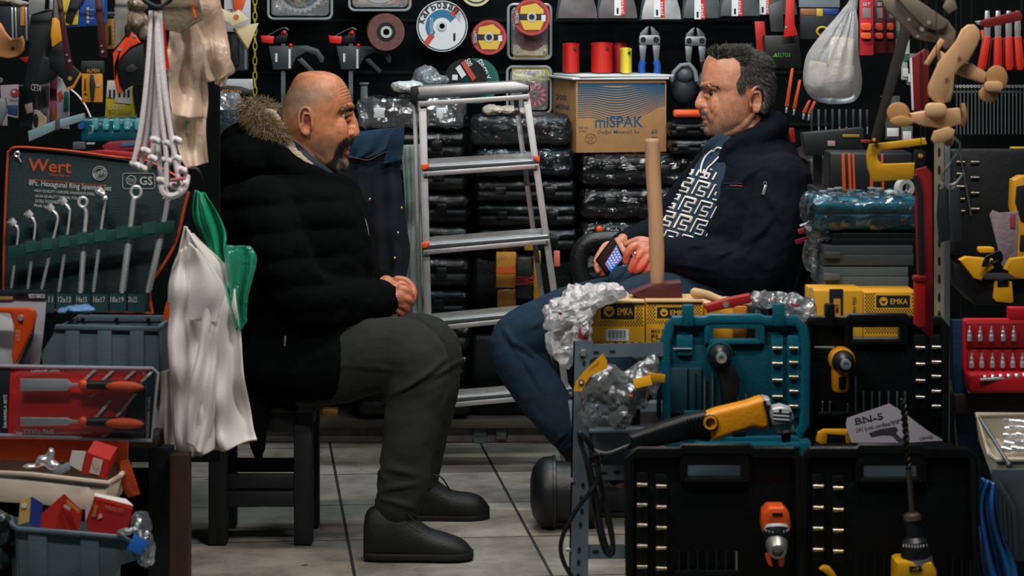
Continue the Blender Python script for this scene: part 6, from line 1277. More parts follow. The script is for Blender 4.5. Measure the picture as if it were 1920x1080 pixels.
f, t = tool('blister_pack', 7.2, R4(1498, -20, 1575, 14), '#7d8c94', 'pale blister card at the very top behind the white bag', 'blister pack', th=.004, group=None)
f, t = tool('blister_pack', 7.15, R4(1500, 16, 1574, 74), '#20282c', 'dark blister with tan, yellow and blue label left of the white bag', 'blister pack', th=.01, extra=[('tan_label', '#9a6a44', R4(1501, 16, 1530, 28), -.002, .001), ('yellow_label', '#c9b24a', R4(1531, 16, 1543, 30), -.002, .001), ('blue_label', '#24408a', R4(1544, 16, 1572, 27), -.002, .001)])
m = MB(mat('#b59a1c')); m.tube(f.L(ring_pts((1542, 59), 10, 20, ry=8), -.01), .0035, 8, closed=True); obj('yellow_loop', m, t)
for i, (a, b) in enumerate(((1612, 1638), (1639, 1660), (1661, 1680))):
    tool('roller_pack', 7.0 + i * .04, R4(a, -10, b, 104 if i == 0 else 100), ['#b82a34', '#5c1420', '#4c1420'][i], ['bright red blister pack with orange wheels right of the white bag', 'dark red blister pack, middle of the three wheel packs', 'dark red wheel pack beside the hacksaw'][i], 'blister pack', th=.01,
         extra=[('orange_wheel', '#e8602a' if i == 0 else '#b03a26', rrect(a + 3, 43, b - 4, 57, 4), -.018, .02), ('orange_wheel', '#e8602a' if i == 0 else '#b03a26', rrect(a + 3, 61, b - 4, 73, 4), -.018, .02), ('print', '#8a7f84', R4(a + 5, 15, b - 5, 34), -.002, .001), ('lettering', K['paper'], 'SET', -.003, .001, (a + 6, 5, b - 6, 11))])
for i, (a, b, y0, y1) in enumerate(((1672, 1688, 30, 100), (1690, 1706, 74, 150), (1700, 1722, 100, 160), (1660, 1688, 180, 262), (1690, 1712, 236, 268))):
    tool('blister_pack', 7.1, R4(a, y0, b, y1), ['#8c9a86', '#a9b4b0', '#5f6f6c', '#3e4c48', '#59665e'][i], ['slim greenish blister with round label left of the hacksaw frame', 'pale blister right of the hacksaw frame', 'grey blister behind the red card', 'dark blister with hanging tags left of the lower toy plane', 'small blister under the lower toy plane'][i], 'blister pack', th=.008,
         extra=[('round_label', '#2f6f5a', ((a + b) / 2, y0 + 34, 7), -.004, .003), ('white_tag', K['paper'], R4(a + 3, y1 - 22, b - 3, y1 - 6), -.004, .002)])
# white carrier bag
f = Fr(1562, 190, 6.4); t = f.thing('carrier_bag', 'white thin plastic carrier bag with parts inside hanging at the upper right', 'bag')
rowsb = [(-30, 1597, 1606, 4), (0, 1592, 1608, 8), (20, 1577, 1607, 14), (45, 1556, 1608, 24), (75, 1532, 1609, 34), (105, 1512, 1611, 42), (135, 1506, 1615, 46), (160, 1508, 1616, 46), (178, 1516, 1612, 40), (190, 1532, 1600, 28), (195, 1552, 1582, 12)]
m = MB(film('#eef0f2', .36, .3, .8, 18, .3)); loft(m, f, lrows(rowsb, 6), 0, 72, .95)
for v in m.bm.verts:
    px = 960 + (v.co.x + f.o.x) * FPX / (v.co.y + f.o.y); py = HY + (CAMH - v.co.z - f.o.z) * FPX / (v.co.y + f.o.y)
    a = math.atan2(py - 0, (px - 1602) + .001); k = min(1, max(0, py / 60)); am = .0035 * k * (1.4 - py / 200)
    v.co.y += am * math.sin(a * 34) + .004 * noise.noise(v.co * 30); v.co.x += am * .4 * math.cos(a * 31)
obj('bag_film', m, t)
for nm, c, q, s_, rz in (('paper_roll', '#c2b9ac', (1578, 100), (46, .04, 60), .1), ('paper_packet', '#a89f92', (1568, 140), (70, .06, 30), -.1), ('dark_part', '#4a463f', (1560, 172), (76, .06, 22), 0), ('paper_packet', '#bdb6ac', (1530, 140), (34, .05, 50), .2)):
    m = MB(mat(c, .8)); m.box(f(q[0], q[1], 0), (s_[0] * f.u, s_[1], s_[2] * f.u), rot=(0, rz, 0), bev=.01); obj(nm, m, t)
# hacksaw, clamp, red card
yw = '#c08f1a'
tool('hacksaw', 4.75, [(1626, 290), (1632, 271), (1735, 259), (1739, 271), (1655, 282), (1646, 288), (1646, 299), (1655, 308), (1716, 306), (1714, 336), (1638, 341), (1628, 316)], yw, 'hacksaw with yellow frame handle and dark bar hanging left of the toy planes', 'saw', th=.02, bev=.003, pname='handle',
     extra=[('bar', mat('#2b2724', .5, .2), [(1691, 46), (1709, 60), (1650, 266), (1644, 271), (1634, 268), (1634, 262)], -.01, .012), ('pin', K['yellow'], (1639, 262, 3), -.013, .004), ('clip', '#16191b', [(1716, 280), (1736, 284), (1734, 312), (1716, 310)], -.004, .02), ('clip_stud', K['yellow'], (1726, 292, 4), -.007, .004)])
nk = mat('#8b7f70', .4, .5, var=.15, vscale=30)
f, t = tool('locking_clamp', 4.6, [(1649, -6), (1672, -6), (1699, 13), (1718, 34), (1732, 56), (1756, 64), (1770, 82), (1735, 76), (1717, 72), (1689, 42), (1662, 18)], '#8b7f70', 'beige-nickel locking pliers hanging large at the top right', 'pliers', th=.02, bev=.003, metal=.4, pname='lower_arm',
     extra=[('upper_arm', nk, [(1680, -6), (1713, -6), (1779, 39), (1771, 53), (1756, 57), (1732, 49), (1707, 25)], -.012, .024), ('jaw', nk, [(1779, 40), (1793, 59), (1790, 82), (1774, 92), (1762, 80), (1758, 60), (1771, 54)], -.004, .02), ('jaw_tip', nk, [(1776, 0), (1790, 0), (1796, 16), (1780, 26), (1770, 14)], .05, .02)]
     + [('rivet', K['chrome'], (x, y, r), -.016, .006) for x, y, r in ((1704.5, 37, 3), (1742, 43, 3), (1721, 68, 2.6), (1729, 55, 4))])
tool('red_card', 4.9, [(1708, 109), (1735, 92), (1742, 96), (1742, 208), (1712, 206)], '#6e1618', 'dark red folded card with white edge behind the upper toy plane', 'card', th=.02, extra=[('white_edge', K['paper'], [(1706, 110), (1710, 108), (1714, 208), (1710, 206)], -.002, .004), ('dark_fold', '#4c0f12', [(1724, 100), (1730, 97), (1732, 206), (1726, 206)], -.002, .002)])
# toy planes
pw = mat('#c79c72', .65, var=.12, vscale=30); pwg = mat('#b98a56', .6, var=.45, vscale=5, stretch=(1, 1, .25), bump=.2)
f, t = tool('toy_plane', 4.55, [(1741, 161), (1760, 117), (1794, 76), (1804, 55), (1816, 46), (1828, 46), (1837, 56), (1839, 68), (1834, 84), (1818, 113), (1800, 128), (1791, 140), (1788, 172), (1783, 190), (1768, 195), (1752, 190), (1741, 178)], '#c79c72', 'upper unpainted wooden toy plane with wide wing hanging by the red handles', 'toy plane', th=.012, bev=.004, pname='wing',
     extra=[('fuselage', pw, [(1762, 94), (1800, 120), (1820, 118), (1850, 136), (1846, 156), (1820, 148), (1792, 136), (1764, 112)], .012, .035), ('propeller', pw, [(1764, 71), (1772, 77), (1742, 124), (1733, 120)], .01, .01), ('tail_fin', pwg, ring_pts((1870, 147), 20, 24, ry=24), .0, .012), ('tail_wing', pwg, ring_pts((1855, 177), 19, 24, ry=15), .006, .012), ('tail_block', pw, rrect(1847, 153, 1881, 172, 8), -.01, .015), ('dowel', '#7a5c46', (1799, 108, 3), -.002, .003), ('dowel', '#7a5c46', (1775, 148, 3), -.002, .003)])
f, t = tool('toy_plane', 4.55, rrect(1735, 193, 1776, 220, 12), '#d0aa7e', 'lower unpainted wooden toy plane hanging nose to the right', 'toy plane', th=.012, bev=.004, pname='wing', d0=-.01,
     extra=[('fuselage', pw, [(1708, 214), (1740, 208), (1800, 203), (1804, 232), (1772, 242), (1730, 236), (1708, 228)], .002, .035), ('propeller', pwg, [(1802, 194), (1810, 194), (1815, 215), (1810, 237), (1802, 237), (1805, 215)], .01, .01), ('tail_fin', pwg, ring_pts((1685, 212), 21, 24, ry=20), -.002, .012), ('tail_wing', pwg, ring_pts((1692, 228), 22, 24, ry=10), -.008, .012), ('lower_wing', pw, [(1747, 262), (1752, 246), (1780, 238), (1791, 244), (1788, 258), (1770, 268), (1752, 269)], -.01, .012), ('wheel', pwg, ring_pts((1779, 264), 10, 16, ry=11), -.002, .012)])
m = MB(K['steel']); f = Fr(1790, 262, 4.6); m.tube([f(*p) for p in catmull([Vector(p) for p in [(1788, 258, .01), (1798, 266, 0), (1799, 280, 0), (1785, 302, 0), (1768, 325, 0), (1766, 337, 0), (1775, 346, 0), (1788, 346, 0), (1798, 337, 0), (1805, 327, 0)]], 6)], .0026, 9); q = obj('steel_hook', m, None); q.location = f.o; tag(q, 'bent steel S hook hanging under the lower toy plane', 'hook')
tool('red_grip_tool', 5.0, [(1838, 40), (1850, 36), (1912, 20), (1918, 30), (1916, 38), (1852, 52), (1840, 48)], '#6e1a1c', 'dark red handle pointing right above the row of red pliers', 'tool', th=.02, extra=[('tang', K['steel'], [(1828, 40), (1840, 38), (1842, 48), (1832, 46)], .004, .008)])
gp = 'red-handled pliers in a row'
for i, (x, dx) in enumerate(((1852, -9), (1872, 0), (1892, 2), (1909, 5))):
    f, t = tool('pliers', 6.4, [(x - 7, 70), (x + 7, 68), (x + 8 + dx, 122), (x + 4 + dx, 132), (x - 5 + dx, 132), (x - 8 + dx, 122)], '#c22a1e', ['leftmost red plier handle of the row, leaning left', 'second red plier handle from the left, straight', 'third red plier handle from the left', 'rightmost red plier handle at the picture edge'][i], 'pliers', th=.022, bev=.004, group=gp, pname='grip', extra=[('head', K['chrome'], [(x - 4, 20), (x + 4, 20), (x + 6, 52), (x + 5, 70), (x - 5, 70), (x - 6, 50)], .004, .012), ('dark_grip', '#7c1613', [(x + 9 + dx * .3, 74), (x + 12 + dx * .3, 74), (x + 12 + dx, 128), (x + 8 + dx, 130)], .01, .015)])
tool('pliers', 6.5, [(1840, 56), (1846, 56), (1852, 104), (1846, 106)], '#d4581c', 'slim orange handle left of the red plier row', 'pliers', th=.012)
for i in range(19):
    x = 1794 + i * 7; f, t = tool('spanner', 6.5, [(x - 1.2, 168), (x + 1.2, 168), (x + 1.2, 252), (x - 1.2, 252)], '#8a9296', 'thin chrome spanner in the dark hanging row under the toy planes', 'spanner', th=.004, bev=0, metal=.8, rough=.3, group='thin chrome spanners in a hanging row', pname='shank', extra=[('ring_end', K['chrome'], (x, 162, 3.4), -.002, .006)])
# posts
f = Fr(1762, 560, 5.0); t = f.thing('slotted_post', 'beige slotted steel post behind the long red saw', 'post'); m = MB(mat('#8d8570', .6, .3, var=.2, vscale=30)); f.cut(m, [(1752, 262), (1770, 262), (1770, 1150), (1752, 1150)], 0, .003); obj('flange', m, t); slots([(1761, y) for y in range(285, 600, 34)], t, -.0012, 2.6, 9)
f = Fr(1775, 560, 5.02); t = f.thing('steel_strip', 'plain grey steel strip standing beside the beige slotted post', 'strip'); m = MB(mat('#6f7c80', .45, .5)); f.cut(m, [(1769, 250), (1782, 250), (1781, 1150), (1770, 1150)], 0, .012, .002); obj('bar', m, t)
# long pruning saw in red card
f, t = tool('pruning_saw_pack', 4.7, [(1716, 318), (1737, 312), (1748, 325), (1750, 634), (1740, 630), (1722, 612), (1722, 560), (1716, 400)], '#8c1a20', 'long red-carded folding saw hanging in front of the slotted post', 'saw', th=.006, pname='card', extra=[('blade', mat('#2b2f33', .4, .4), [(1712, 330), (1720, 326), (1732, 365), (1734, 520), (1722, 520), (1721, 370)], -.008, .006), ('grip', '#b81c1c', rrect(1716, 520, 1736, 614, 8), -.02, .022), ('collar', '#8f1418', rrect(1714, 518, 1738, 528, 3), -.023, .026)])
for i, (x, Y) in enumerate(((1772, 4.95), (1794, 5.05))):
    tool('rubber_grip_tool', Y, [(x - 10, 354), (x - 2, 348), (x + 8, 356), (x + 11, 450), (x - 9, 456), (x - 13, 400)], ['#182124', '#262f33'][i], ['dark rubber handle hanging from the steel hook, left one', 'slightly paler rubber handle beside the one on the hook'][i], 'tool', th=.025, bev=.006)
# far right open case with sockets and yellow inserts
f = Fr(1855, 470, 5.6); t = f.thing('drill_case', 'black case lid with two columns of sockets at the right edge', 'drill case'); m = MB(mat('#0d1214', .5, bump=.2)); f.cut(m, rrect(1784, 280, 1990, 478, 8), .0, .04, .004); obj('lid', m, t)
for x, ys in ((1801, (304, 326, 350, 373, 396)), (1828, (304, 333, 362, 392))):
    for y in ys: socket(f, x - 8, x + 8, y, t, -.004, '#a99d88')
m = MB(K['dsteel']); m.tube(f.L([(1800, 285), (1821, 404)], -.01), .002, 6); obj('long_bit', m, t)
tool('yellow_box', 5.7, R4(1898, 276, 1930, 294), '#b5a022', 'small lemon-yellow box under the spanner row at the right edge', 'box', th=.03)
f, t = tool('cordless_drill', 5.45, [(1900, 338), (1915, 330), (1930, 330), (1930, 500), (1908, 500), (1910, 430), (1898, 390)], '#c98f18', 'yellow and black drill cut by the right edge beside the clear bag', 'drill', th=.05, bev=.006, extra=[('black_shell', '#15191b', [(1906, 350), (1930, 345), (1930, 420), (1914, 414), (1904, 380)], -.004, .03), ('black_grip', '#15191b', [(1914, 440), (1930, 440), (1930, 470), (1912, 470)], -.004, .03)])
f, t = tool('parts_bag', 5.35, [(1856, 403), (1862, 394), (1874, 399), (1910, 397), (1908, 478), (1896, 504), (1880, 500), (1870, 460)], '#8a7a80', 'pinkish clear bag of paper hanging before the yellow drill', 'plastic bag', th=.008, bump=1, rough=.3, extra=[('red_print', '#8e3a40', R4(1894, 402, 1904, 428), -.002, .001)])
f = Fr(1860, 570, 5.2); t = f.thing('insert_tray', 'black tray of bright yellow plastic inserts at the right edge', 'tray'); m = MB(mat('#0e1315', .5)); f.cut(m, [(1786, 490), (1850, 524), (1990, 524), (1990, 572), (1830, 572), (1790, 530)], 0, .14, .004); obj('tray_body', m, t)
for nm, pts, d in (('yellow_insert', [(1800, 488), (1812, 482), (1862, 486), (1868, 500), (1850, 512), (1840, 526), (1826, 522)], -.02), ('yellow_insert', [(1884, 508), (1896, 486), (1930, 482), (1930, 524), (1904, 522)], -.02), ('yellow_latch', [(1866, 528), (1871, 528), (1871, 540), (1893, 540), (1893, 528), (1898, 528), (1901, 566), (1896, 569), (1868, 566), (1863, 560)], -.012), ('yellow_plug', rrect(1836, 464, 1865, 474, 3), .0)):
    m = MB(mat('#d29a1a', .4)); f.cut(m, pts, d, .03, .003); obj(nm, m, t)
m = MB(K['black'])
for k_ in range(3): m.tube([f(*p) for p in catmull([Vector(p) for p in [(1842 + 4 * k_, 500, -.03), (1850 + 3 * k_, 482, -.03), (1868 + 3 * k_, 478 - 3 * k_, -.03), (1876 + k_, 488, -.03), (1862, 496, -.03), (1890, 510, -.03)]], 5)], .0026, 7)
obj('coiled_lead', m, t)
# red socket set
f = Fr(1862, 738, 5.0); t = f.thing('socket_set', 'open bright red case of chrome bit sockets at the right edge', 'socket set'); rm = mat('#b01420', .4)
m = MB(rm); f.cut(m, rrect(1806, 599, 1990, 700, 7), .01, .03, .004); obj('lid', m, t)
m = MB(mat('#8c1019', .45)); f.cut(m, rrect(1812, 604, 1990, 652, 5), .004, .01, .003); f.cut(m, rrect(1814, 656, 1990, 697, 5), .004, .01, .003); obj('holder_strip', m, t)
m = MB(rm); f.cut(m, rrect(1818, 702, 1990, 738, 7), -.05, .08, .006); obj('lower_tray', m, t)
m = MB(mat('#6e0c14', .5)); m.box(f(1904, 704, -.015), (.165, .05, .004)); obj('tray_floor', m, t)
m = MB(rm); f.slab(m, 1892, 577, 1990, 600, .01, .03, .003); obj('handle', m, t)
for row, y0, xs in ((0, 611, (1818, 1838, 1859, 1881, 1901)), (1, 661, (1822, 1841, 1861, 1880, 1899, 1917))):
    for x in xs:
        m = MB(K['chrome']); a = f(x, y0 + 28, -.002); m.lathe(a, f(x, y0, -.002) - a, [(0, 0), (0, 4.6 * f.u), (10 * f.u, 4.6 * f.u), (11 * f.u, 3.6 * f.u), (18 * f.u, 3.6 * f.u), (19 * f.u, 2 * f.u), (27 * f.u, 1.4 * f.u), (28 * f.u, 0)], 12); obj('bit_socket', m, t)
m = MB(K['chrome']); m.cyl(f(1838, 712, -.054), f(1930, 706, -.04), .003, n=10); [m.ball(f(1846 + i * 15, 708 - i * .6, -.045), .0062, n=10) for i in range(6)]; obj('ratchet_bar', m, t)
f = Fr(1890, 1300, 5.03); t = f.thing('storage_crate', 'dark blue-black filler block added under the brown board at the right edge', 'crate'); m = MB(mat('#0b1a28', .8, spec=.2)); q = f(1792, 778); m.box((.09, .12, (q.z - f.o.z) / 2), (.20, .2, q.z + f.o.z)); obj('filler_body', m, t)  # dark block added to cover the bright floor; it also carries the board
tool('brown_board', 5.0, [(1790, 740), (1990, 740), (1990, 776), (1792, 776)], '#2e251f', 'dark brown board under the red socket case', 'board', th=.2)
tool('blue_cloth', 5.02, [(1786, 600), (1806, 600), (1806, 720), (1838, 776), (1840, 900), (1796, 850), (1786, 700)], '#0c2c48', 'dark blue cloth hanging behind the red socket case', 'cloth', th=.02, bump=.5)
# white tray of chrome sockets, grey bin and blue bag
f = Fr(1880, 880, 4.7); t = f.thing('white_tray', 'dirty white plastic tray of chrome sockets at the right edge', 'tray'); wm = mat('#b9b09c', .5, var=.12)
ctr = [(1830, 778, .10), (1990, 778, .10), (1990, 862, -.04), (1868, 862, -.04), (1857, 852, -.03)]
m = MB(wm); m.tube(f.L(ctr), .0045, 8, closed=True, flat=1.2); obj('rim', m, t)
bt = [Vector(f(*c)) + Vector((.006 if i in (0, 3, 4) else 0, 0, -.045)) for i, c in enumerate(ctr)]; m = MB(wm)
A_ = [m.bm.verts.new(p) for p in f.L(ctr)]; B_ = [m.bm.verts.new(p) for p in bt]; m.face(B_)
for i in range(5): m.face((A_[i], A_[(i + 1) % 5], B_[(i + 1) % 5], B_[i]))
obj('tray_body', m, t, smooth=0, thick=.003)
rnd = random.Random(11)
for i in range(20):
    x, y = 1880 + (i % 4) * 13 + rnd.uniform(-3, 3), 790 + (i // 4) * 13 + rnd.uniform(-2, 2); d = .08 - (i // 4) * .024; g = Fr(x, y, 4.7 + d); m = MB(K['chrome'])
    m.lathe((0, 0, 0), (1, rnd.uniform(-.3, .3), rnd.uniform(-.2, .2)), [(0, 0), (0, .006), (.009, .0065), (.010, .0052), (.018, .005), (.018, 0)], 12); q = obj('loose_socket', m, None); q.location = g.o; tag(q, 'chrome socket lying loose in the dirty white tray', 'socket', 'loose chrome sockets in the white tray')
m = MB(K['dsteel']); g = Fr(1864, 830, 4.66); m.cyl(g(1836, 782, .06), g(1890, 868, -.02), .0035, n=10); m.ball(g(1892, 872, -.022), .006, n=10); q = obj('breaker_bar', m, None); q.location = g.o; tag(q, 'long dull steel bar lying across the rim of the white tray', 'bar')
f = Fr(1890, 1060, 4.6); t = f.thing('storage_bin', 'ribbed grey plastic bin at the lower right edge', 'bin'); gm2 = mat('#44535a', .5)
m = MB(gm2); f.cut(m, [(1860, 880), (1885, 915), (1904, 950), (1912, 1052), (1880, 1046), (1862, 985)], 0, .01, .002); f.cut(m, [(1858, 880), (1990, 880), (1990, 1052), (1904, 1052), (1902, 950), (1885, 915)], .02, .01, .002); obj('bin_side', m, t)
for i in range(5): m = MB(gm2); m.tube(f.L([(1866 + i * 8, 900 + i * 12), (1868 + i * 9, 990 + i * 12)], -.003), .0022, 6); obj('rib', m, t)
for i, (x, y) in enumerate(((1888, 905), (1908, 935))): lump('dark_lump', Fr(x, y, 4.66), [((x, y, 0), (18, .03, 12))], mat('#27333a', .5), ['dark rounded part in the grey bin, left one', 'dark rounded part in the grey bin, right one'][i], 'part')
f = Fr(1850, 1000, 4.58); t = f.thing('blue_bag', 'crumpled blue plastic bag hanging beside the grey bin lower right', 'bag')
cloth('bag_sheet', f, [(1844, 898), (1822, 945), (1826, 1000), (1832, 1050), (1850, 1110)], [(1866, 905), (1868, 950), (1884, 1010), (1905, 1060), (1915, 1110)], 20, 30, t, mat('#12508a', .4, bump=1, bscale=40, spec=.8), 2.2, .035, noise_=.012)
# things behind the teal wrapped case
f = Fr(1642, 374, 5.45); t = f.thing('tool_shelf', 'dark two-board shelf behind the wrapped teal case', 'shelf'); m = MB(K['blackm']); m.box((0, .27, -.012), (.165, .56, .016)); obj('board', m, t); m = MB(K['blackm']); a = f(1620, 295, .45); m.box((a.x, .47, a.z), (.12, .16, .012)); obj('board', m, t)
for x in (-.06, .07): m = MB(K['blackm']); m.box((x, .54, (-f.o.z + .10) / 2), (.02, .02, f.o.z + .10)); obj('upright', m, t)
for i, (x, w_, y0, y1) in enumerate(((1578, 6, 289, 368), (1590, 5, 289, 366), (1598, 4, 290, 366), (1630, 5, 290, 368), (1652, 4, 290, 368))):
    tool('orange_strap', 5.6, [(x, y0), (x + w_, y0 - 2), (x + w_ + 3, y1), (x + 2, y1)], '#c9521c', ['first orange strap behind the wrapped teal case, nearest the seated man', 'second orange strap behind the wrapped teal case', 'thin third orange strap behind the wrapped teal case', 'fourth orange strap, under the yellow saw handle', 'fifth thin orange strap behind the wrapped teal case'][i], 'strap', th=.003)
f, t = tool('black_bin', 5.75, R4(1556, 286, 1712, 372), '#12181b', 'black bin with orange straps over its edge behind the teal case', 'bin', th=.12, bev=.006)
for i, (x, y) in enumerate(((1543, 358), (1558, 354), (1572, 352), (1634, 352), (1648, 353))):
    f = Fr(x, y, 5.45); t = f.thing('steel_cup', ['leftmost of the steel cups behind the wrapped teal case', 'second steel cup from the left behind the teal case', 'third steel cup from the left behind the teal case', 'fourth steel cup, under the yellow saw handle', 'rightmost steel cup, beside the white rings'][i], 'cup'); m = MB(K['steel']); m.lathe((0, 0, -.016), (0, 0, 1), [(0, .004), (.008, .003), (.014, .009), (.017, .009), (.017, 0)], 14); obj('cup', m, t)
for i, (x, y, r) in enumerate(((1700, 353, 17), (1677, 366, 9))):
    f = Fr(x, y, 5.4); t = f.thing('tape_roll', ['larger white tape roll behind the yellow hacksaw handle', 'smaller white ring left of the white tape roll'][i], 'roll'); m = MB(mat('#a9adaa', .4)); m.lathe((0, 0, 0), (-.4, 1, 0), [(0, r * .55 * f.u), (0, r * f.u), (.02, r * f.u), (.02, r * .55 * f.u), (0, r * .55 * f.u)], 24); obj('ring', m, t)
tool('tool_bundle', 5.9, [(1505, 250), (1620, 240), (1620, 290), (1510, 292)], '#151b1d', 'dark bundle of tools on a rail right of the seated man', 'tool bundle', th=.06, extra=[('yellow_strip', '#8a7a1a', R4(1580, 252, 1612, 258), -.004, .004), ('red_strip', '#8e2418', R4(1614, 262, 1632, 268), -.004, .004), ('pale_card', '#a8888c', R4(1552, 264, 1566, 274), -.004, .002)])
for i in range(9):
    x = 1520 + i * 13; tool('screwdriver_bit', 6.9, [(x, 205), (x + 5, 205), (x + 4, 252), (x + 1, 252)], ['#2a3a40', '#3e4a52', '#20282c'][i % 3], 'dim tool shank hanging in the dark under the white bag', 'strap', th=.01, group='dim tool shanks under the white bag', extra=[('pale_tip', '#66737a', R4(x + 1, 238, x + 4, 252), -.003, .003)] if i % 3 else None)
# ================================================================ left-hand stall
f = Fr(420, 300, 8.3); t = f.thing('side_shelf_stack', 'dark shelf unit behind the hood carrying bags and cartons', 'shelf'); m = MB(K['blackm']); f.slab(m, 376, 256, 472, 260, -.12, .12); f.slab(m, 376, 276, 472, 280, -.2, .2); f.slab(m, 376, 324, 472, 328, -.2, .2); f.slab(m, 376, 398, 472, 402, -.26, .26); obj('shelf_boards', m, t, kind='stuff')
m = MB(K['blackm']); f.slab(m, 366, 140, 376, 760, -.26, .28); obj('upright', m, t); m = MB(K['blackm']); f.slab(m, 472, 256, 476, 760, -.2, .2); obj('upright', m, t)
f = Fr(180, 300, 6.2); t = f.thing('display_board', 'black board behind the hanging cards on the left', 'display board'); m = MB(K['board']); m.box((-.10, 0, .02), (.80, .02, 1.5)); obj('panel', m, t)
f = Fr(120, 850, 4.75); t = f.thing('stall_table', 'table under orange cloth carrying the trays and packs on the left', 'table')
m = MB(mat('#c4481a', .8, bump=.5, bscale=80, var=.15)); f.cut(m, [(-60, 822), (240, 824), (239, 864), (225, 870), (-60, 860)], 0, .012, .003); obj('cloth_edge', m, t)
m = MB(mat('#2a1f18', .7)); a = f(268, 826); m.box((a.x - .30, .45, a.z - .008), (.64, .86, .02), bev=.003); obj('top', m, t)
m = MB(mat('#3a2212', .7, var=.3, vscale=10, stretch=(4, 4, 1))); p = f(339, 850, .05); m.box((p.x, .05, (p.z - f.o.z) / 2 - 0), (.034, .05, p.z + f.o.z)); m.bm.verts.ensure_lookup_table()
for v in m.bm.verts: v.co.z = p.z if v.co.z > (p.z - f.o.z) / 2 else -f.o.z
obj('leg', m, t)
m = MB(mat('#0d1012', .8)); p = f(300, 840, .06); m.box((p.x, .08, 0), (.044, .04, 1), bev=.002)
for v in m.bm.verts: v.co.z = p.z if v.co.z > 0 else -f.o.z
obj('leg', m, t)
m = MB(mat('#0c0e10', .9, spec=.2)); f.slab(m, -60, 880, 306, 1420, .12, .02); obj('front_panel', m, t)  # dark backing added in place of the shade under the table
tool('orange_rag', 4.72, [(224, 866), (240, 862), (250, 890), (262, 928), (240, 934), (228, 915)], '#a03c18', 'crumpled orange rag end hanging right of the white tray', 'rag', th=.01, bump=1)
# ring spanner pouch
gc = mat('#10282a', .75, bump=.4, bscale=300); oc = mat('#c2491c', .75, bump=.4, bscale=400)
f = Fr(170, 430, 5.05); t = f.thing('tool_pouch', 'dark green roll-up pouch with orange edge holding ring spanners', 'tool pouch')
def pouch_pts(): return [(14, 290), (34, 277), (130, 286), (215, 297), (280, 306), (352, 352), (346, 385), (322, 470), (283, 532), (284, 588), (60, 585), (8, 580), (6, 540)]
m = MB(gc); f.cut(m, pouch_pts(), .02, .01, .003); obj('back_panel', m, t)
m = MB(oc); m.tube([f(*p) for p in catmull([Vector(p) for p in [(6, 585, .016), (8, 450, .016), (14, 300, .016), (18, 284, .016), (36, 276, .016), (130, 283, .016), (215, 294, .016), (280, 303, .016), (352, 344, .016)]], 5)], .0055, 8, flat=.45, axis=(0, 1, 0))
obj('edge_binding', m, t)
m = MB(oc); m.tube([f(*p) for p in catmull([Vector(p) for p in [(354, 360, .0), (346, 388, .0), (334, 440, .0), (318, 478, .0), (290, 520, .0), (280, 534, 0), (281, 560, 0), (286, 588, 0)]], 5)], .0050, 8, flat=.6, axis=(0, 1, 0)); obj('edge_binding', m, t)
m = MB(oc); m.tube(f.L([(90, 582), (284, 588)], .012), .003, 6); obj('edge_binding', m, t)
m = MB(mat('#17413a', .5)); f.cut(m, [(15, 462), (100, 447), (240, 426), (328, 413), (325, 436), (240, 449), (100, 471), (15, 488)], -.026, .004, .001); obj('strap_band', m, t)
m = MB(mat('#1f4d46', .5))
for i, (a, b) in enumerate(((48, 68), (78, 98), (110, 130), (144, 164), (178, 200), (218, 240), (268, 292))): yy = 468 - (a - 15) * .155; f.cut(m, [(a, yy - 11), (b, yy - 14), (b, yy + 8), (a, yy + 11)], -.0275, .0012)
obj('strap_loop', m, t, kind='stuff')
m = MB(mat('#16393a', .8)); 
for a, b in ((72, 102), (106, 136), (140, 168), (172, 202), (206, 236), (240, 272)): f.cut(m, [(a, 551), (b, 552), (b, 586), (a, 585)], -.018, .003)
obj('pocket', m, t, kind='stuff')
m = MB(mat('#c24c24', .7)); letters(m, f, 'Wert', 53, 299, 134, 323, .0185, roll=-3, bold=.03); letters(m, f, 'Works w', 92, 326, 131, 331, .0185, roll=-3); f.cut(m, [(53, 336), (200, 348), (200, 349), (53, 337)], .0185, .001); obj('orange_lettering', m, t)
m = MB(mat('#a9b0ac', .7)); letters(m, f, '8Pc. Hexagonal Ring Spanner Set', 54, 342, 209, 356, .0185, roll=-4, bold=.02)
for s_, x0, y0, x1 in (('HIGH QUALITY CHROME VANADIUM STEEL', 64, 358, 178), ('HIGH QUALITY SPECIAL POLISH', 66, 367, 154), ('EXTRA THICKNESS', 66, 375, 112), ('Made in India', 64, 383, 102)): letters(m, f, s_, x0, y0, x1, y0 + 6, .0185, roll=-3.5, bold=.01)
for s_, x0, x1 in (('11', 91, 99), ('12x13', 109, 133), ('14x15', 143, 163), ('16x17', 175, 197), ('18x19', 207, 232), ('20x22', 240, 257)): letters(m, f, s_, x0, 556, x1, 567, -.0195, roll=-2, bold=.015)
obj('white_lettering', m, t)
m = MB(mat('#a9b0ac', .7)); m.tube(f.L(ring_pts((187, 325), 13, 24), .018), .0008, 5, closed=True); m.tube(f.L(ring_pts((187, 325), 9.5, 24), .018), .0006, 5, closed=True); letters(m, f, 'EXPERT', 175, 321, 199, 329, .0175, roll=25, bold=.02); obj('round_seal', m, t)
m = MB(mat('#a9b0ac', .7)); m.tube(f.L(rrect(230, 325, 290, 354, 5), .018), .0006, 5, closed=True); m.tube(f.L(ring_pts((246, 338), 9, 8), .018), .0009, 5, closed=True); letters(m, f, 'TUV', 240, 334, 252, 342, .0175); letters(m, f, 'GS', 262, 331, 286, 347, .0175, bold=.05); obj('test_mark', m, t)
m = MB(K['chrome']); m.tube(f.L(ring_pts((32, 289), 4.5, 14), .012), .0016, 6, closed=True); m.tube(f.L([(33, 292), (40, 304)], .01), .0015, 6); obj('eyelet', m, t)
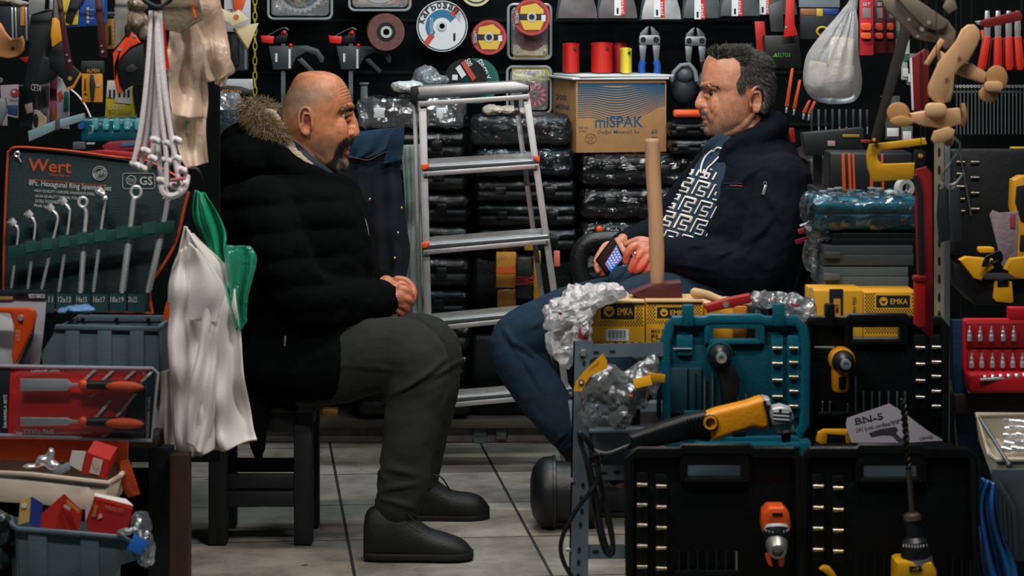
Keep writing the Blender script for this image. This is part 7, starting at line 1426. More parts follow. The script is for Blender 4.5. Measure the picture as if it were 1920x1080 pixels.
gs = 'ring spanners in the green pouch'
def spanner(pts, w_, i, ring=None, heads=()):
    w_ *= 1.35
    fr = Fr(pts[0][0], pts[0][1], 5.04); tt = fr.thing('ring_spanner', ['shortest ring spanner, at the left end of the pouch', 'second ring spanner from the left in the pouch', 'third ring spanner from the left in the pouch', 'fourth ring spanner from the left in the pouch', 'ring spanner with its open ring facing forward mid-pouch', 'sixth ring spanner with knobbly bent head in the pouch', 'large ring spanner with open ring under the test mark', 'largest straight ring spanner at the right of the pouch'][i], 'spanner', gs)
    ch = mat('#d8dada', .32, .45); m = MB(ch); c = catmull([Vector((p[0], p[1], 0)) for p in pts], 5); m.tube([fr(p.x, p.y, -.002) for p in c], [w_ * fr.u * (.8 if k < 3 else 1) for k in range(len(c))], 8, flat=.5, axis=(0, 1, 0)) if 0 else m.tube([fr(p.x, p.y, -.002) for p in c], w_ * fr.u, 8, flat=.6)
    obj('shaft', m, tt)
    m = MB(ch)
    if ring: m.tube(fr.L(ring_pts(ring[:2], ring[2], 20, ry=ring[2] * 1.12), -.004), .0030, 8, closed=True)
    else: m.lathe(fr(pts[0][0], pts[0][1], -.002), (-.4, -.2, .5), [(-.005, .004), (-.005, .0078), (.006, .0078), (.006, .004)], 16); m.cyl(fr(pts[0][0], pts[0][1]), fr(pts[1][0], pts[1][1]), .0038, n=8)
    obj('ring_head', m, tt)
    a, b = pts[-2], pts[-1]; m = MB(mat('#a8acae', .4, .4)); n = max(6, int((b[1] - a[1] - 26) / 4))
    for k in range(n):
        q = (26 + k * 4) / (b[1] - a[1])
        if q > .97: break
        x, y = a[0] + (b[0] - a[0]) * q, a[1] + (b[1] - a[1]) * q; fr.cut(m, [(x - w_ * .8, y - 1), (x + w_ * .8, y - 1), (x + w_ * .8, y + .8), (x - w_ * .8, y + .8)], -.0055 - w_ * fr.u * .3, .001)
    obj('knurling', m, tt, kind='stuff')
spanner([(23, 417), (33, 427), (34, 440), (32, 457), (21, 540)], 2.6, 0); spanner([(54, 402), (63, 412), (66, 424), (63, 454), (52, 541)], 2.8, 1)
spanner([(94, 390), (106, 402), (108, 414), (101, 444), (78, 542)], 3, 2); spanner([(118, 377), (129, 390), (131, 400), (126, 441), (110, 547)], 3, 3)
spanner([(159, 390), (162, 402), (159, 435), (151, 549)], 5, 4, ring=(155.5, 379, 8)); spanner([(187, 358), (195, 374), (196, 384), (190, 428), (175, 547)], 3.2, 5)
spanner([(252, 372), (249.5, 382), (245, 422), (229, 549)], 6, 6, ring=(255, 360, 9.5)); spanner([(314, 372), (308, 412), (278, 548)], 6, 7)
m = MB(K['chrome']); g = Fr(192, 366, 5.02); [m.ball(g(x, y), .006, n=10) for x, y in ((185, 360), (193, 364), (197, 372))]; q = obj('bent_head', m, None); q.location = g.o; tag(q, 'knobbly bright bent head of a spanner beside the pouch lettering', 'spanner head')
# rivet gun on card
f, t = tool('rivet_gun_card', 4.9, [(-40, 543), (88, 545), (84, 600), (74, 690), (-40, 690)], '#a5a9b2', 'hanging card with orange rivet gun at the left edge', 'card pack', th=.003, pname='card', extra=[('header', '#131b2a', [(-40, 543), (88, 545), (87, 563), (-40, 560)], -.003, .003), ('hang_slot', K['black'], rrect(30, 549, 50, 554, 2), -.0045, .001), ('gold_strip', '#9a7a4a', R4(-10, 556, 24, 562), -.0045, .001), ('lettering', K['paper'], 'PERCIN TABANCASI', -.0045, .001, (54, 551, 84, 559)), ('white_insert', '#c4c6ca', [(-40, 575), (24, 600), (24, 690), (-40, 690)], -.003, .002)])
f = Fr(40, 620, 4.86); m = MB(mat('#cf4a1c', .4)); f.cut(m, [(-20, 577), (53, 578), (64, 582), (67, 592), (62, 615), (30, 682), (24, 680), (21, 668), (26, 612), (18, 588), (-20, 586)], -.012, .02, .005); o = obj('gun_body', m, t); o.location = f.o - t.location
m = MB(K['chrome']); m.lathe(f(39, 596, -.013), (0, -1, 0), [(0, .006), (.004, .005), (.004, 0)], 12); m.use(mat('#e59a7a')); letters(m, f, 'PERCIN', 30, 618, 38, 640, -.0135, roll=0); q = obj('pivot', m, o)
m = MB(mat('#1c2632')); f.cut(m, [(66, 600), (60, 640), (40, 690), (30, 690), (60, 625)], .0, .01, .002); obj('lower_lever', m, o)
rnd = random.Random(5)
lump('small_parts', Fr(150, 580, 4.95), [((150, 580, 0), (30, .03, 8)), ((120, 584, 0), (14, .02, 6))], mat('#5f87b4', .4, bump=1, bscale=60), 'blue bag of small parts peeping over the upper grey bin', 'plastic bag')
tool('screwdriver', 4.84, [(315, 558), (321, 558), (322, 572), (318, 600), (304, 602), (309, 575)], '#d4521c', 'orange screwdriver handle with steel cap in the corner of the upper bin', 'screwdriver', th=.014, bev=.004, extra=[('steel_cap', K['chrome'], R4(314, 557, 321, 568), -.002, .012)])
# grey bins
gb = mat('#4c5f66', .5, bump=.15, bscale=200)
f = Fr(200, 690, 4.86); t = f.thing('storage_bin', 'grey ribbed plastic bin behind the chisel pack', 'bin')
m = MB(gb); f.cut(m, [(105, 618), (294, 622), (294, 735), (90, 735), (76, 664)], 0, .006, .002); obj('front_wall', m, t)
m = MB(gb); f.cut(m, [(103, 609), (296, 613), (296, 622), (101, 618)], -.006, .014, .002); obj('front_rim', m, t)
m = MB(gb); m.prism(f.L([(294, 614), (294, 735)]) + f.L([(319, 718), (319, 593)], .16), (.003, 0, 0), .001); obj('side_wall', m, t)
m = MB(gb); m.prism(f.L([(106, 614, 0), (78, 664, 0), (90, 735, 0)]) + f.L([(130, 730), (128, 640), (144, 592)], .16), (.003, 0, 0), .001); obj('side_wall', m, t)
m = MB(gb); f.cut(m, [(144, 590), (319, 592), (319, 604), (144, 603)], .16, .008, .002); f.cut(m, [(140, 603), (318, 603), (318, 720), (130, 720)], .163, .004); obj('back_wall', m, t)
m = MB(gb); m.prism(f.L([(294, 612), (300, 614)], -.004) + f.L([(323, 594), (317, 590)], .16), (0, 0, -.007), .001); obj('side_rim', m, t)
for x in (122, 182, 243): m = MB(gb); f.slab(m, x, 620, x + 27, 735, -.006, .008, .002); obj('rib', m, t)
for x in (155, 218, 278): m = MB(K['black']); m.box(f(x, 600, .155), (.008, .004, .01), rot=(0, .2, 0), bev=.002); obj('stop_nub', m, t)
# chisel set
f, t = tool('chisel_set', 4.72, [(-30, 686), (290, 692), (298, 702), (284, 826), (-30, 815)], '#cc1c16', 'blister pack of two orange-handled chisels on red card at the left', 'blister pack', th=.003, pname='card', extra=[('black_corner', '#121a22', [(296, 702), (292, 692), (282, 692), (262, 720), (228, 790), (196, 824), (283, 826)], -.002, .002), ('black_strip', '#121a22', [(-30, 688), (20, 690), (14, 816), (-30, 815)], -.002, .002)]
     + [('white_stripe', '#b8b4b0', [(x, y), (x + 7, y), (x - s, y + s * 1.6), (x - s - 7, y + s * 1.6)], -.0035, .001) for x, y, s in ((174, 694, 11), (208, 695, 11), (248, 696, 10), (281, 697, 12), (176, 738, 4), (204, 750, 22), (250, 738, 27), (200, 812, 6))]
     + [('lettering', K['paper'], 'EMG TOOLS', -.004, .001, (45, 805, 100, 814), 180), ('lettering', K['paper'], 'HIGH QUALITY', -.004, .001, (57, 693, 111, 698), 180), ('lettering', K['paper'], 'İSKARPELA SETİ', -.004, .001, (-22, 768, 40, 775), 90), ('lettering', '#8f8c90', 'PROFESSIONAL TOOLS', -.004, .001, (240, 780, 316, 785), 88)])
for k_, (y, wd) in enumerate(((722, 12), (791, 8))):
    ch = MB(K['steel']); f.cut(ch, [(38, y - wd), (126, y - wd + 1), (134, y - 3), (152, y - 3), (152, y + 3), (134, y + 3), (126, y + wd - 1), (38, y + wd)], -.014, .005, .0015); o = obj('chisel_blade', ch, t)
    h = MB(mat('#d8501e', .4)); limb(h, f, [(156, y, -.014, 10), (160, y, -.014, 8)], n=14); obj('ferrule', h, t)
    h = MB(K['black']); limb(h, f, [(166, y, -.014, 8), (185, y, -.014, 8.5), (210, y + 1, -.014, 10), (236, y + 2, -.014, 10), (262, y + 3, -.014, 10)], n=16); hh = obj('handle', h, t)
    h = MB(mat('#d8501e', .5, bump=.6, bscale=500)); h.ball(f(233, y + 3, -.020), (37 * f.u, .009, 10 * f.u), rot=(0, .03, 0)); obj('orange_grip', h, hh)
m = MB(film('#e8dede', .01, .3, .8, 16, .1)); f.cut(m, rrect(22, 698, 274, 816, 10), -.030, .028, .005); obj('clear_blister', m, t)
m = MB(mat('#9aa2ac', .25, alpha=.7, spec=.9)); m.tube(f.L([(-30, 686), (286, 691), (296, 700), (284, 826), (-30, 815)], -.002), .0035, 8); obj('blister_edge', m, t)
# white tray, red cartons, lower bin
f = Fr(110, 940, 4.64); t = f.thing('white_tray', 'dirty white plastic tray with a red carton on the left', 'tray'); wm = mat('#c6b6a4', .5, var=.12)
top = [(-60, 884, 0), (60, 890, 0), (165, 902, 0), (202, 906, .01), (226, 892, .06), (243, 870, .16), (234, 862, .17), (100, 850, .17), (-60, 846, .17)]
m = MB(wm); m.tube(f.L(top), .005, 8, closed=True); obj('rim', m, t)
m = MB(wm); A_ = [m.bm.verts.new(p) for p in f.L(top)]; B_ = [m.bm.verts.new(Vector(p) + Vector((-.014 if i in (3, 4, 5, 6) else 0, .006 if i < 5 else -.006, -.052))) for i, p in enumerate(f.L(top))]; m.face(B_)
for i in range(9): m.face((A_[i], A_[(i + 1) % 9], B_[(i + 1) % 9], B_[i]))
obj('tray_body', m, t, smooth=30, thick=.003)
def carton(name, Y, faces, label, cat='carton', extra=()):
    """small carton from its traced visible faces, given real depth"""
    xs = [p[0] for _, fc in faces for p in fc]; ys = [p[1] for _, fc in faces for p in fc]; fr = Fr(sum(xs) / len(xs), max(ys), Y); tt = fr.thing(name, label, cat)
    for c, fc in faces: m = MB(mat(c, .5)); m.prism(fr.L(fc), (0, .003, 0)); obj('carton_face', m, tt, smooth=0)
    for nm, c, p, d in extra:
        m = MB(mat(c, .5)); 
        if isinstance(p[0], str): letters(m, fr, p[0], *p[1], d, roll=p[2])
        else: fr.cut(m, p, d, .0008)
        obj(nm, m, tt)
    return tt
carton('red_carton', 4.66, [('#c42a1c', [(177, 826), (220, 839, .0), (206, 863, -.01), (163, 848, -.01)]), ('#b4201a', [(163, 848, -.01), (206, 863, -.01), (199, 899, -.01), (153, 886, -.01)]), ('#c9c2bf', [(135, 845, -.01), (161, 847, -.01), (152, 884, -.01), (129, 871, -.01)]), ('#a01a16', [(206, 863, -.01), (220, 839, 0), (214, 866, 0), (199, 899, -.01)])], 'red carton with white side and label lying in the left tray', extra=[('label', '#c9b8a8', [(175, 858), (193, 863), (186, 891), (167, 886)], -.012), ('lettering', '#8a6a5a', ('LL 24', (172, 868, 188, 880), -70), -.014)])
lump('chrome_fitting', Fr(80, 870, 4.68), [((60, 874, 0), (20, .01, 5)), ((82, 862, 0), (16, .014, 9)), ((96, 850, 0), (8, .01, 12)), ((100, 872, 0), (14, .012, 8))], K['chrome'], 'shiny chrome fitting lying in the white tray left of the carton', 'fitting', amp=.002)
tool('grey_card', 4.70, [(85, 888), (128, 866), (132, 880), (110, 892)], '#7f9096', 'pale grey card lying between chrome fitting and red carton', 'card', th=.002)
f = Fr(150, 1075, 4.5); t = f.thing('storage_bin', 'larger grey plastic bin of cartons at the lower left corner', 'bin')
m = MB(gb); f.cut(m, [(30, 996), (235, 1012), (262, 1048), (225, 1060), (205, 1110), (34, 1110)], 0, .006, .002); obj('front_wall', m, t)
m = MB(gb); m.tube(f.L([(20, 970, .13), (22, 985, .02), (32, 992, -.002), (120, 998, -.003), (232, 1008, -.003), (246, 1016, 0), (262, 1048, 0)]), .0048, 8); obj('front_rim', m, t)
m = MB(gb); m.prism(f.L([(20, 972, .13), (30, 992, 0), (34, 1110, 0), (24, 1110, .13)]), (.003, 0, 0)); m.prism(f.L([(24, 970, .13), (225, 985, .13), (225, 1110, .13), (24, 1110, .13)]), (0, .004, 0)); obj('side_wall', m, t)
for x in (52, 150): m = MB(gb); f.cut(m, [(x, 998), (x + 36, 1000), (x + 36, 1110), (x, 1110)], -.004, .006, .002); obj('rib', m, t)
carton('blue_carton', 4.58, [('#c9a860', [(38, 938), (58, 931), (55, 978), (34, 984)]), ('#233a86', [(58, 931), (80, 944, .02), (76, 990, .02), (55, 984)])], 'blue carton with cream end at the left of the lower bin', extra=[('badge', '#d9dcd6', ring_pts((45, 948), 5, 14), -.002)])
carton('red_carton', 4.56, [('#c83026', [(120, 926), (104, 992, 0), (75, 988, .02), (79, 962, .02)]), ('#b4241c', [(120, 926), (154, 958, .02), (148, 1000, .02), (104, 996, 0)])], 'red carton standing on its corner like a roof in the lower bin', extra=[('gold_print', '#b8863a', [(126, 936), (150, 958), (147, 962), (124, 942)], -.001), ('white_print', '#c9a8a0', [(121, 945), (133, 952), (130, 958), (119, 950)], -.002)])
carton('red_carton', 4.53, [('#a81c1a', [(176, 936), (248, 956, 0), (238, 998, 0), (160, 978, 0)]), ('#d43a1e', [(177, 930, .0), (249, 948, .0), (248, 957, 0), (175, 937, 0)]), ('#cfc8c6', [(178, 925, .03), (236, 936, .03), (249, 948, 0), (177, 930, 0)]), ('#b02420', [(160, 978, 0), (238, 998, 0), (232, 1008, 0), (165, 996, 0)]), ('#c9bfbc', [(176, 936), (160, 978), (160, 950, .03)])], 'red carton with white lid at the right of the lower bin', extra=[('gold_print', '#a8722a', [(178, 946), (184, 948), (178, 970), (172, 968)], -.002), ('lettering', '#c07a60', ('MAKASLI BIT', (196, 950, 232, 958), -12), -.003), ('logo_print', '#c9a090', [(184, 966), (190, 962), (192, 970), (184, 974)], -.002)])
filmbag('plastic_bag', 'clear bag with a blue corner slipping over the lower grey bin', Fr(262, 1010, 4.5), [(265, 985, .03, 16, .03, 30), (272, 1030, .02, 14, .03, 34), (240, 996, -.01, 26, .015, 6)], film('#9fb0b8', .16, 1.0, 1.6, 24, .15), [('blue_scrap', mat('#1c5aa8', .4), [(258, 1022, -.02, 30, 30, .002, .5)])], amp=.008)
filmbag('foil_bag', 'black and silver crumpled foil bag at the left picture edge', Fr(8, 990, 4.55), [(0, 975, 0, 22, .03, 18), (6, 1005, .01, 20, .03, 18), (2, 1040, .01, 24, .03, 22)], mat('#3c4448', .25, .6, bump=1.2, bscale=40), [], amp=.008)
# cloths and green bag
ct = mat('#dad4ce', .85, bump=.12, bscale=250)
f = Fr(380, 460, 4.85); t = f.thing('white_cloth', 'off-white cloths bunched and hanging between pouch and bald man', 'cloth')
cloth('rear_sheet', f, [(345, 425, .05), (330, 500, .05), (318, 600, .04), (318, 700, .03), (322, 800, .02), (340, 862, .02)], [(362, 440, .05), (425, 510, .05), (440, 560, .05), (456, 700, .04), (472, 800, .03), (482, 824, .03)], 44, 60, t, ct, 1.1, .05, noise_=.016, thick=.003)
cloth('front_sheet', f, [(338, 470, .02), (318, 520, 0), (316, 600, -.01), (320, 700, -.02), (326, 790, -.02), (338, 864, -.02)], [(352, 460, .02), (370, 560, 0), (382, 640, 0), (398, 720, -.01), (404, 800, -.01), (402, 842, -.01)], 30, 50, t, ct, .7, .04, phase=2, noise_=.018, thick=.003)
cloth('folded_flap', f, [(352, 455, -.02), (352, 520, -.03), (352, 590, -.03), (352, 600, -.03)], [(372, 470, -.02), (420, 535, -.03), (412, 580, -.03), (405, 604, -.03)], 24, 24, t, ct, .5, .015, phase=1, noise_=.01, thick=.003)
cloth('narrow_fold', f, [(382, 560, -.02), (372, 660, -.03), (356, 740, -.03), (352, 830, -.03)], [(412, 600, -.02), (404, 700, -.03), (400, 780, -.03), (385, 850, -.03)], 18, 40, t, ct, .6, .03, phase=3, noise_=.012, thick=.003)
cloth('left_tail', f, [(296, 700, .03), (292, 760, .03), (288, 835, .03)], [(322, 690, .02), (330, 780, .02), (336, 846, .02)], 16, 30, t, mat('#9a948e', .9), 1.5, .03, phase=5, thick=.003)
gn = mat('#1c9a74', .35, bump=.8, bscale=30, spec=.8); gd = film('#34c098', .72, .8, 1.5, 26, .2)
f = Fr(400, 400, 4.95); t = f.thing('green_bag', 'green plastic bag hanging between the white cloth and bald man', 'bag')
cloth('bag_sheet', f, [(366, 357), (362, 400), (372, 440), (392, 490), (420, 560), (440, 628)], [(384, 362), (408, 400), (424, 440), (424, 470), (440, 540), (456, 600)], 26, 50, t, gn, 1.3, .05, noise_=.02, thick=.0015)
cloth('bag_front', f, [(418, 458, -.02), (424, 520, -.02), (430, 580, -.02), (444, 630, -.02)], [(470, 462, -.02), (481, 490, -.02), (464, 560, -.02), (462, 604, -.02)], 26, 40, t, gd, 1.4, .03, phase=1, noise_=.012, thick=.0012)
# upper hangings: straps, clear bags
f = Fr(290, 20, 4.5); t = f.thing('strap_bundle', 'bundle of white looped straps hanging from a black ring at the left', 'strap bundle'); sw = mat('#d8d0d0', .7, bump=.3, bscale=200)
ST = [[(284, 20), (278, 120), (266, 230), (250, 310)], [(288, 20), (284, 130), (276, 240), (262, 318)], [(291, 20), (290, 140), (288, 250), (284, 300), (272, 318)], [(295, 20), (296, 120), (304, 220), (312, 290), (312, 350)], [(299, 20), (304, 110), (316, 220), (330, 300), (340, 320)], [(297, 20), (300, 130), (296, 250), (302, 330), (312, 362)], [(293, 20), (306, 150), (322, 260), (334, 330), (338, 358)]]
for i, s_ in enumerate(ST):
    m = MB(sw); c = catmull([Vector((p[0], p[1], (i % 3 - 1) * 12)) for p in s_], 8); m.tube([f(p.x, p.y, p.z / 1000) for p in c], .0070, 8, flat=.7); obj('strap', m, t)
for x, y in ((252, 308), (265, 314), (284, 296), (272, 282), (312, 300), (330, 296), (340, 318), (302, 338), (326, 348), (312, 268), (290, 262), (330, 262)):
    m = MB(sw); a = f(x - 6, y, -.012); m.tube([f(x - 6, y - 3, -.008), f(x - 1, y, -.014), f(x + 6, y + 2, -.012), f(x + 8, y + 6, -.006)], [.004, .0066, .0062, .004], 10); obj('knot', m, t)
m = MB(sw); m.tube([f(*p) for p in catmull([Vector(p) for p in [(302, 340, -.01), (306, 360, -.012), (320, 368, -.012), (340, 360, -.012), (348, 345, -.01), (350, 330, 0)]], 5)], .0062, 8); obj('end_loop', m, t)
m = MB(mat('#b5524a', .6)); m.tube(f.L([(320, 338), (348, 334)], -.022), .0030, 6); obj('red_cord', m, t)
m = MB(K['black']); m.tube(f.L(ring_pts((295, -6), 28, 30, ry=17), -.01), .0028, 8, closed=True); m.tube([f(*p) for p in catmull([Vector(p) for p in [(266, -4, -.02), (284, 8, -.022), (300, 12, -.022), (318, 0, -.02), (330, -10, -.02)]], 5)], .0026, 8); obj('hook_ring', m, t)
m = MB(K['red']); m.tube([f(*p) for p in catmull([Vector(p) for p in [(304, 40, .02), (308, 80, .02), (314, 130, .02)]], 5)], .004, 8); obj('red_strap', m, t)
tool('red_strap', 4.7, [(248, 285), (280, 290), (284, 300), (200, 290), (160, 284), (196, 281)], '#a0242a', 'red strap lying above the top edge of the pouch', 'strap', th=.01)
bf = film('#ecd3bc', .72, .25, .8, 22, .3)
f = Fr(370, 0, 4.7); t = f.thing('clear_bag', 'large milky beige plastic bags hanging behind the white straps', 'bag')
for nm, eL, eR in (('front_film', [(316, -10), (320, 60), (318, 120), (322, 180), (330, 216)], [(352, -10), (372, 60), (384, 130), (386, 190), (384, 222)]), ('rear_film', [(340, -10, .03), (352, 60, .03), (360, 110, .03), (384, 150, .03), (398, 152, .03)], [(404, -10, .03), (416, 50, .03), (428, 100, .03), (438, 134, .03), (418, 144, .03)]), ('lower_film', [(322, 205, .02), (328, 240, .02), (336, 280, .02), (352, 314, .02)], [(386, 205, .02), (384, 240, .02), (386, 280, .02), (388, 306, .02)]), ('side_film', [(384, -10, .05), (390, 50, .05), (398, 100, .05), (402, 158, .05)], [(412, -10, .05), (424, 60, .05), (432, 110, .05), (420, 164, .05)])):
    cloth(nm, f, eL, eR, 26, 40, t, bf, .7, .03, phase=len(nm), noise_=.016, thick=.001)
m = MB(mat('#b8a890', .8)); f.slab(m, 330, 222, 356, 250, .03, .003); obj('paper_slip', m, t); m = MB(mat('#2a8a94')); f.slab(m, 331, 225, 355, 231, .029, .001); obj('teal_line', m, t)
f, t = tool('clear_pack', 4.64, [(300, -10), (370, -10), (380, 36), (338, 62), (308, 56)], '#6e6250', 'brownish clear pack with orange line beside the ring of the straps', 'pack', th=.02, bev=.004, bump=1, rough=.3, extra=[('orange_line', K['orange'], [(358, 5), (362, 5), (369, 34), (365, 34)], -.003, .001)])
lump('parts_bag', Fr(258, 35, 4.72), [((258, 10, 0), (20, .03, 14)), ((256, 40, 0), (20, .03, 22)), ((272, 62, 0), (14, .02, 14))], mat('#70604f', .3, bump=1.2, bscale=50, spec=.9, var=.5, vscale=40), 'brownish bag of fittings left of the white straps', 'plastic bag')
# saws and cards on the left
tool('garden_saw', 5.3, [(211, 100), (225, 82), (238, 66), (246, 54), (262, 80), (243, 90), (226, 108), (217, 124), (223, 160), (227, 175), (220, 177), (214, 150)], '#d4461a', 'toothed saw with angular orange handle left of the white straps', 'saw', th=.018, bev=.003, pname='handle',
     extra=[('black_grip', '#0e1214', [(219, 124), (228, 108), (244, 92), (268, 82), (272, 160), (244, 162), (229, 172), (224, 158)], .004, .016), ('finger_hole', '#2a3230', [(234, 128), (248, 120), (258, 128), (250, 136), (238, 136)], .002, .003), ('blade', mat('#8f8b84', .4, .4), [(216, -5), (243, -5), (246, 50), (225, 80), (213, 92)] + [(213 + (2.5 if k % 2 else 0), 88 - k * 4) for k in range(20)], .006, .003), ('screw', K['chrome'], (224, 93, 3), -.004, .004), ('screw', K['chrome'], (252, 67, 3), -.004, .004), ('thumb_lever', '#0c0f10', ring_pts((239, 56), 6, 14, ry=12), -.006, .01)])
tool('wooden_saw_handle', 5.2, [(-20, 30), (0, 44), (8, 60), (20, 74), (34, 71), (40, 67), (44, 80), (42, 95), (33, 106), (16, 110), (-20, 104)], '#b57c4c', 'varnished wooden saw handle with a bolt hole at the left edge', 'saw', th=.022, bev=.005, extra=[('bolt', '#2a2420', (24, 91, 3), -.002, .003), ('red_blister_below', '#a81c1c', [(34, 108), (54, 106), (50, 118)], .012, .004)])
tool('blister_pack', 5.6, R4(-10, 12, 60, 80), '#1c262b', 'dark blister of long chrome rods at the upper left corner', 'blister pack', th=.008, extra=[('chrome_rod', K['chrome'], [(x, 14), (x + w_, 14), (x + w_ + 2, 76), (x + 2, 76)], -.006, .006) for x, w_ in ((20, 4), (27, 3), (46, 4), (54, 3))] + [('orange_card', '#c07a2a', R4(38, 12, 46, 48), -.004, .002)])
lump('folded_film', Fr(20, 5, 5.1), [((10, 0, 0), (30, .02, 8)), ((38, 6, 0), (18, .02, 5))], mat('#8a8278', .6, bump=1), 'folded dusty film at the very top left corner', 'plastic film')
tool('saw_blade', 5.4, [(53, -5), (85, -5), (83, 20), (54, 29)], '#8a8d8c', 'short grey steel blade pointing into a black handle', 'blade', th=.003, metal=.3)
tool('black_saw', 5.35, [(56, 30), (98, 20), (96, 66), (86, 88), (84, 106), (110, 110), (124, 124), (100, 150), (70, 160), (58, 240), (34, 240), (42, 165), (52, 110)], '#0f1719', 'large black saw handle with pale letters, left of the orange-edged cards', 'saw', th=.02, bev=.004, extra=[('lettering', mat('#a89a8a'), 'CETA', -.002, .001, (58, 158, 78, 171), -8), ('chrome_clip', K['chrome'], R4(92, -5, 99, 18), .004, .006), ('pale_print', '#b09a90', [(46, 196), (60, 192), (62, 210), (50, 214)], -.002, .001)])
tool('pruning_saw', 5.25, [(97, 34), (104, 33), (112, 42), (118, 56), (118, 76), (106, 84), (97, 90), (94, 66)], '#c98a22', 'yellow and black curved saw handle beside the dark red strips', 'saw', th=.018, bev=.004, pname='yellow_grip', extra=[('black_grip', '#10181a', [(97, 91), (107, 84), (119, 76), (126, 110), (134, 122), (150, 136), (136, 164), (126, 168), (112, 140), (94, 130), (90, 104)], .0, .018), ('yellow_tip', '#c98a22', [(150, 136), (152, 140), (138, 166), (126, 169), (124, 165), (136, 160)], -.002, .01), ('blade', mat('#77766f', .4, .4), R4(101, -5, 112, 38), .01, .003), ('emblem', '#9a8a3a', (131, 147, 4), -.003, .002)])
for i, (a, b, L) in enumerate((((105, 114), (124, 137), 'dark red steel strip crossing the yellow saw handle'), ((177, 190), (187, 201), 'dark red steel strip right of the yellow and blue box'))):
    y1 = (132, 108)[i]; tool('red_strip', 5.15, [(a[0], -5), (a[1], -5), (b[1], y1), (b[0], y1)], '#3e1418', L, 'strip', th=.006, extra=[('pin', K['chrome'], ((130, 192)[i], (114, 97)[i], 2.4), -.004, .004), ('pin', K['steel'], ((125, 190)[i], (103, 86)[i], 1.6), -.004, .004)])
tool('yellow_blue_box', 5.5, [(116, -5), (196, -5), (196, 44), (186, 48), (122, 52)], '#14448c', 'yellow and blue printed box behind the dark red strips', 'box', th=.04, extra=[('yellow_panel', '#c9b83a', [(116, -5), (134, -5), (148, 20), (146, 46), (123, 48)], -.003, .002), ('black_hook', '#14191a', [(133, -5), (158, -5), (140, 28), (134, 44), (122, 38), (124, 26)], -.012, .012)] + [('lettering', mat('#8fa6c4'), 'vade', -.003, .001, (168, 16 + 8 * k, 176, 20 + 8 * k)) for k in range(3)] + [('check_box', '#a89c98', R4(162, 14 + 8 * k, 167, 20 + 8 * k), -.003, .001) for k in range(4)])
tool('card_pack', 5.6, R4(193, 30, 213, 92), '#a87422', 'narrow amber card pack beside the toothed saw blade', 'card pack', th=.01, extra=[('header', '#1a1f20', R4(192, 22, 214, 34), -.003, .004), ('black_bit', '#20241f', R4(204, 48, 209, 84), -.004, .006)])
tool('card_pack', 5.45, R4(153, 137, 192, 192), '#c4842a', 'amber blister card with one black bit hanging in the open', 'card pack', th=.008, extra=[('header', '#1a2022', rrect(151, 114, 195, 137, 3), -.002, .01), ('gold_lettering', mat('#b08a3a'), 'ALPEN', -.004, .001, (162, 129, 186, 136)), ('black_bit', '#1c2422', [(169, 140), (174, 140), (178, 160), (175, 188), (170, 188), (167, 160)], -.008, .01), ('white_dot', '#b0a08a', (184, 159, 4), -.003, .002), ('print', '#3a2c18', R4(158, 148, 161, 170), -.002, .001), ('print', '#3a2c18', [(157, 178), (160, 172), (163, 178)], -.002, .001)])
tool('blade_card', 5.4, [(201, 151), (248, 150), (256, 206), (256, 222), (196, 222), (198, 190)], '#b5a42a', 'white and yellow card with black bars under the orange saw handle', 'card pack', th=.004, extra=[('white_top', '#bcb8b0', [(201, 151), (248, 150), (246, 196), (216, 192), (215, 184), (199, 182)], -.003, .003), ('side_stripe', '#10181a', [(249, 163), (255, 163), (260, 214), (256, 214)], -.003, .003), ('lettering', mat('#c9c08a'), 'BLADE SET', -.003, .001, (203, 196, 234, 206)), ('lettering', mat('#6b6220'), 'for wood', -.003, .001, (204, 208, 246, 214))] + [('black_bar', '#1a2422', R4(x, 168, x + 4, 182), -.005, .002) for x in (204, 212, 222, 231, 239)])
tool('printed_card', 5.5, [(0, 160), (35, 158), (34, 222), (14, 218), (14, 236), (4, 236)], '#8f8890', 'pale card with round red emblem and small black word at the left', 'card', th=.003, extra=[('red_emblem', '#8a2a28', (28, 174, 8), -.003, .002), ('emblem_core', '#b09a98', (26, 172, 3), -.005, .002), ('lettering', K['ink'], 'STRONG', -.003, .001, (18, 186, 34, 190)), ('blue_print', '#1c3c66', [(14, 198), (34, 196), (33, 216), (14, 212)], -.003, .001)])
for i, (p, c, L, ex) in enumerate((([(72, 160), (93, 156), (92, 238), (66, 236), (68, 190)], '#94969e', 'grey text card left of the flame-printed card', [('text_block', '#777a84', R4(74, 168, 88, 214), -.003, .001)]), ([(93, 150), (108, 142), (110, 242), (92, 244)], '#a0506a', 'flame-printed card with red stripes in the card row', [('stripes', '#8e2440', R4(96, 166, 106, 186), -.003, .001), ('flame', '#c08a3a', [(96, 225), (101, 195), (107, 228)], -.003, .001)]),
      ([(107, 142), (118, 150), (130, 166), (130, 242), (106, 240)], '#b4b2bc', 'white card with green strip at the right of the card row', [('red_blob', '#b8401e', [(108, 176), (114, 168), (119, 182), (112, 192)], -.003, .001), ('green_strip', '#1e5a50', R4(120, 172, 129, 208), -.003, .001)]), ([(62, 205), (74, 208), (88, 222), (86, 238), (60, 242)], '#a8957c', 'cream brush-shaped card low in the card row', [('dark_oval', '#14181a', ring_pts((67, 226), 5, 16, ry=13), -.003, .002)]))):
    tool('printed_card', 5.42 - i * .02, p, c, L, 'card', th=.003, extra=ex)
tool('steel_ruler', 5.1, [(52, 246), (104, 226), (157, 212), (157, 226), (108, 242), (54, 266)], '#7d9aa0', 'bluish steel angle bar slanting above the pouch', 'ruler', th=.02, bev=.002, metal=.3, extra=[('joint_strap', '#3a4648', R4(103, 222, 112, 243), -.003, .003)])
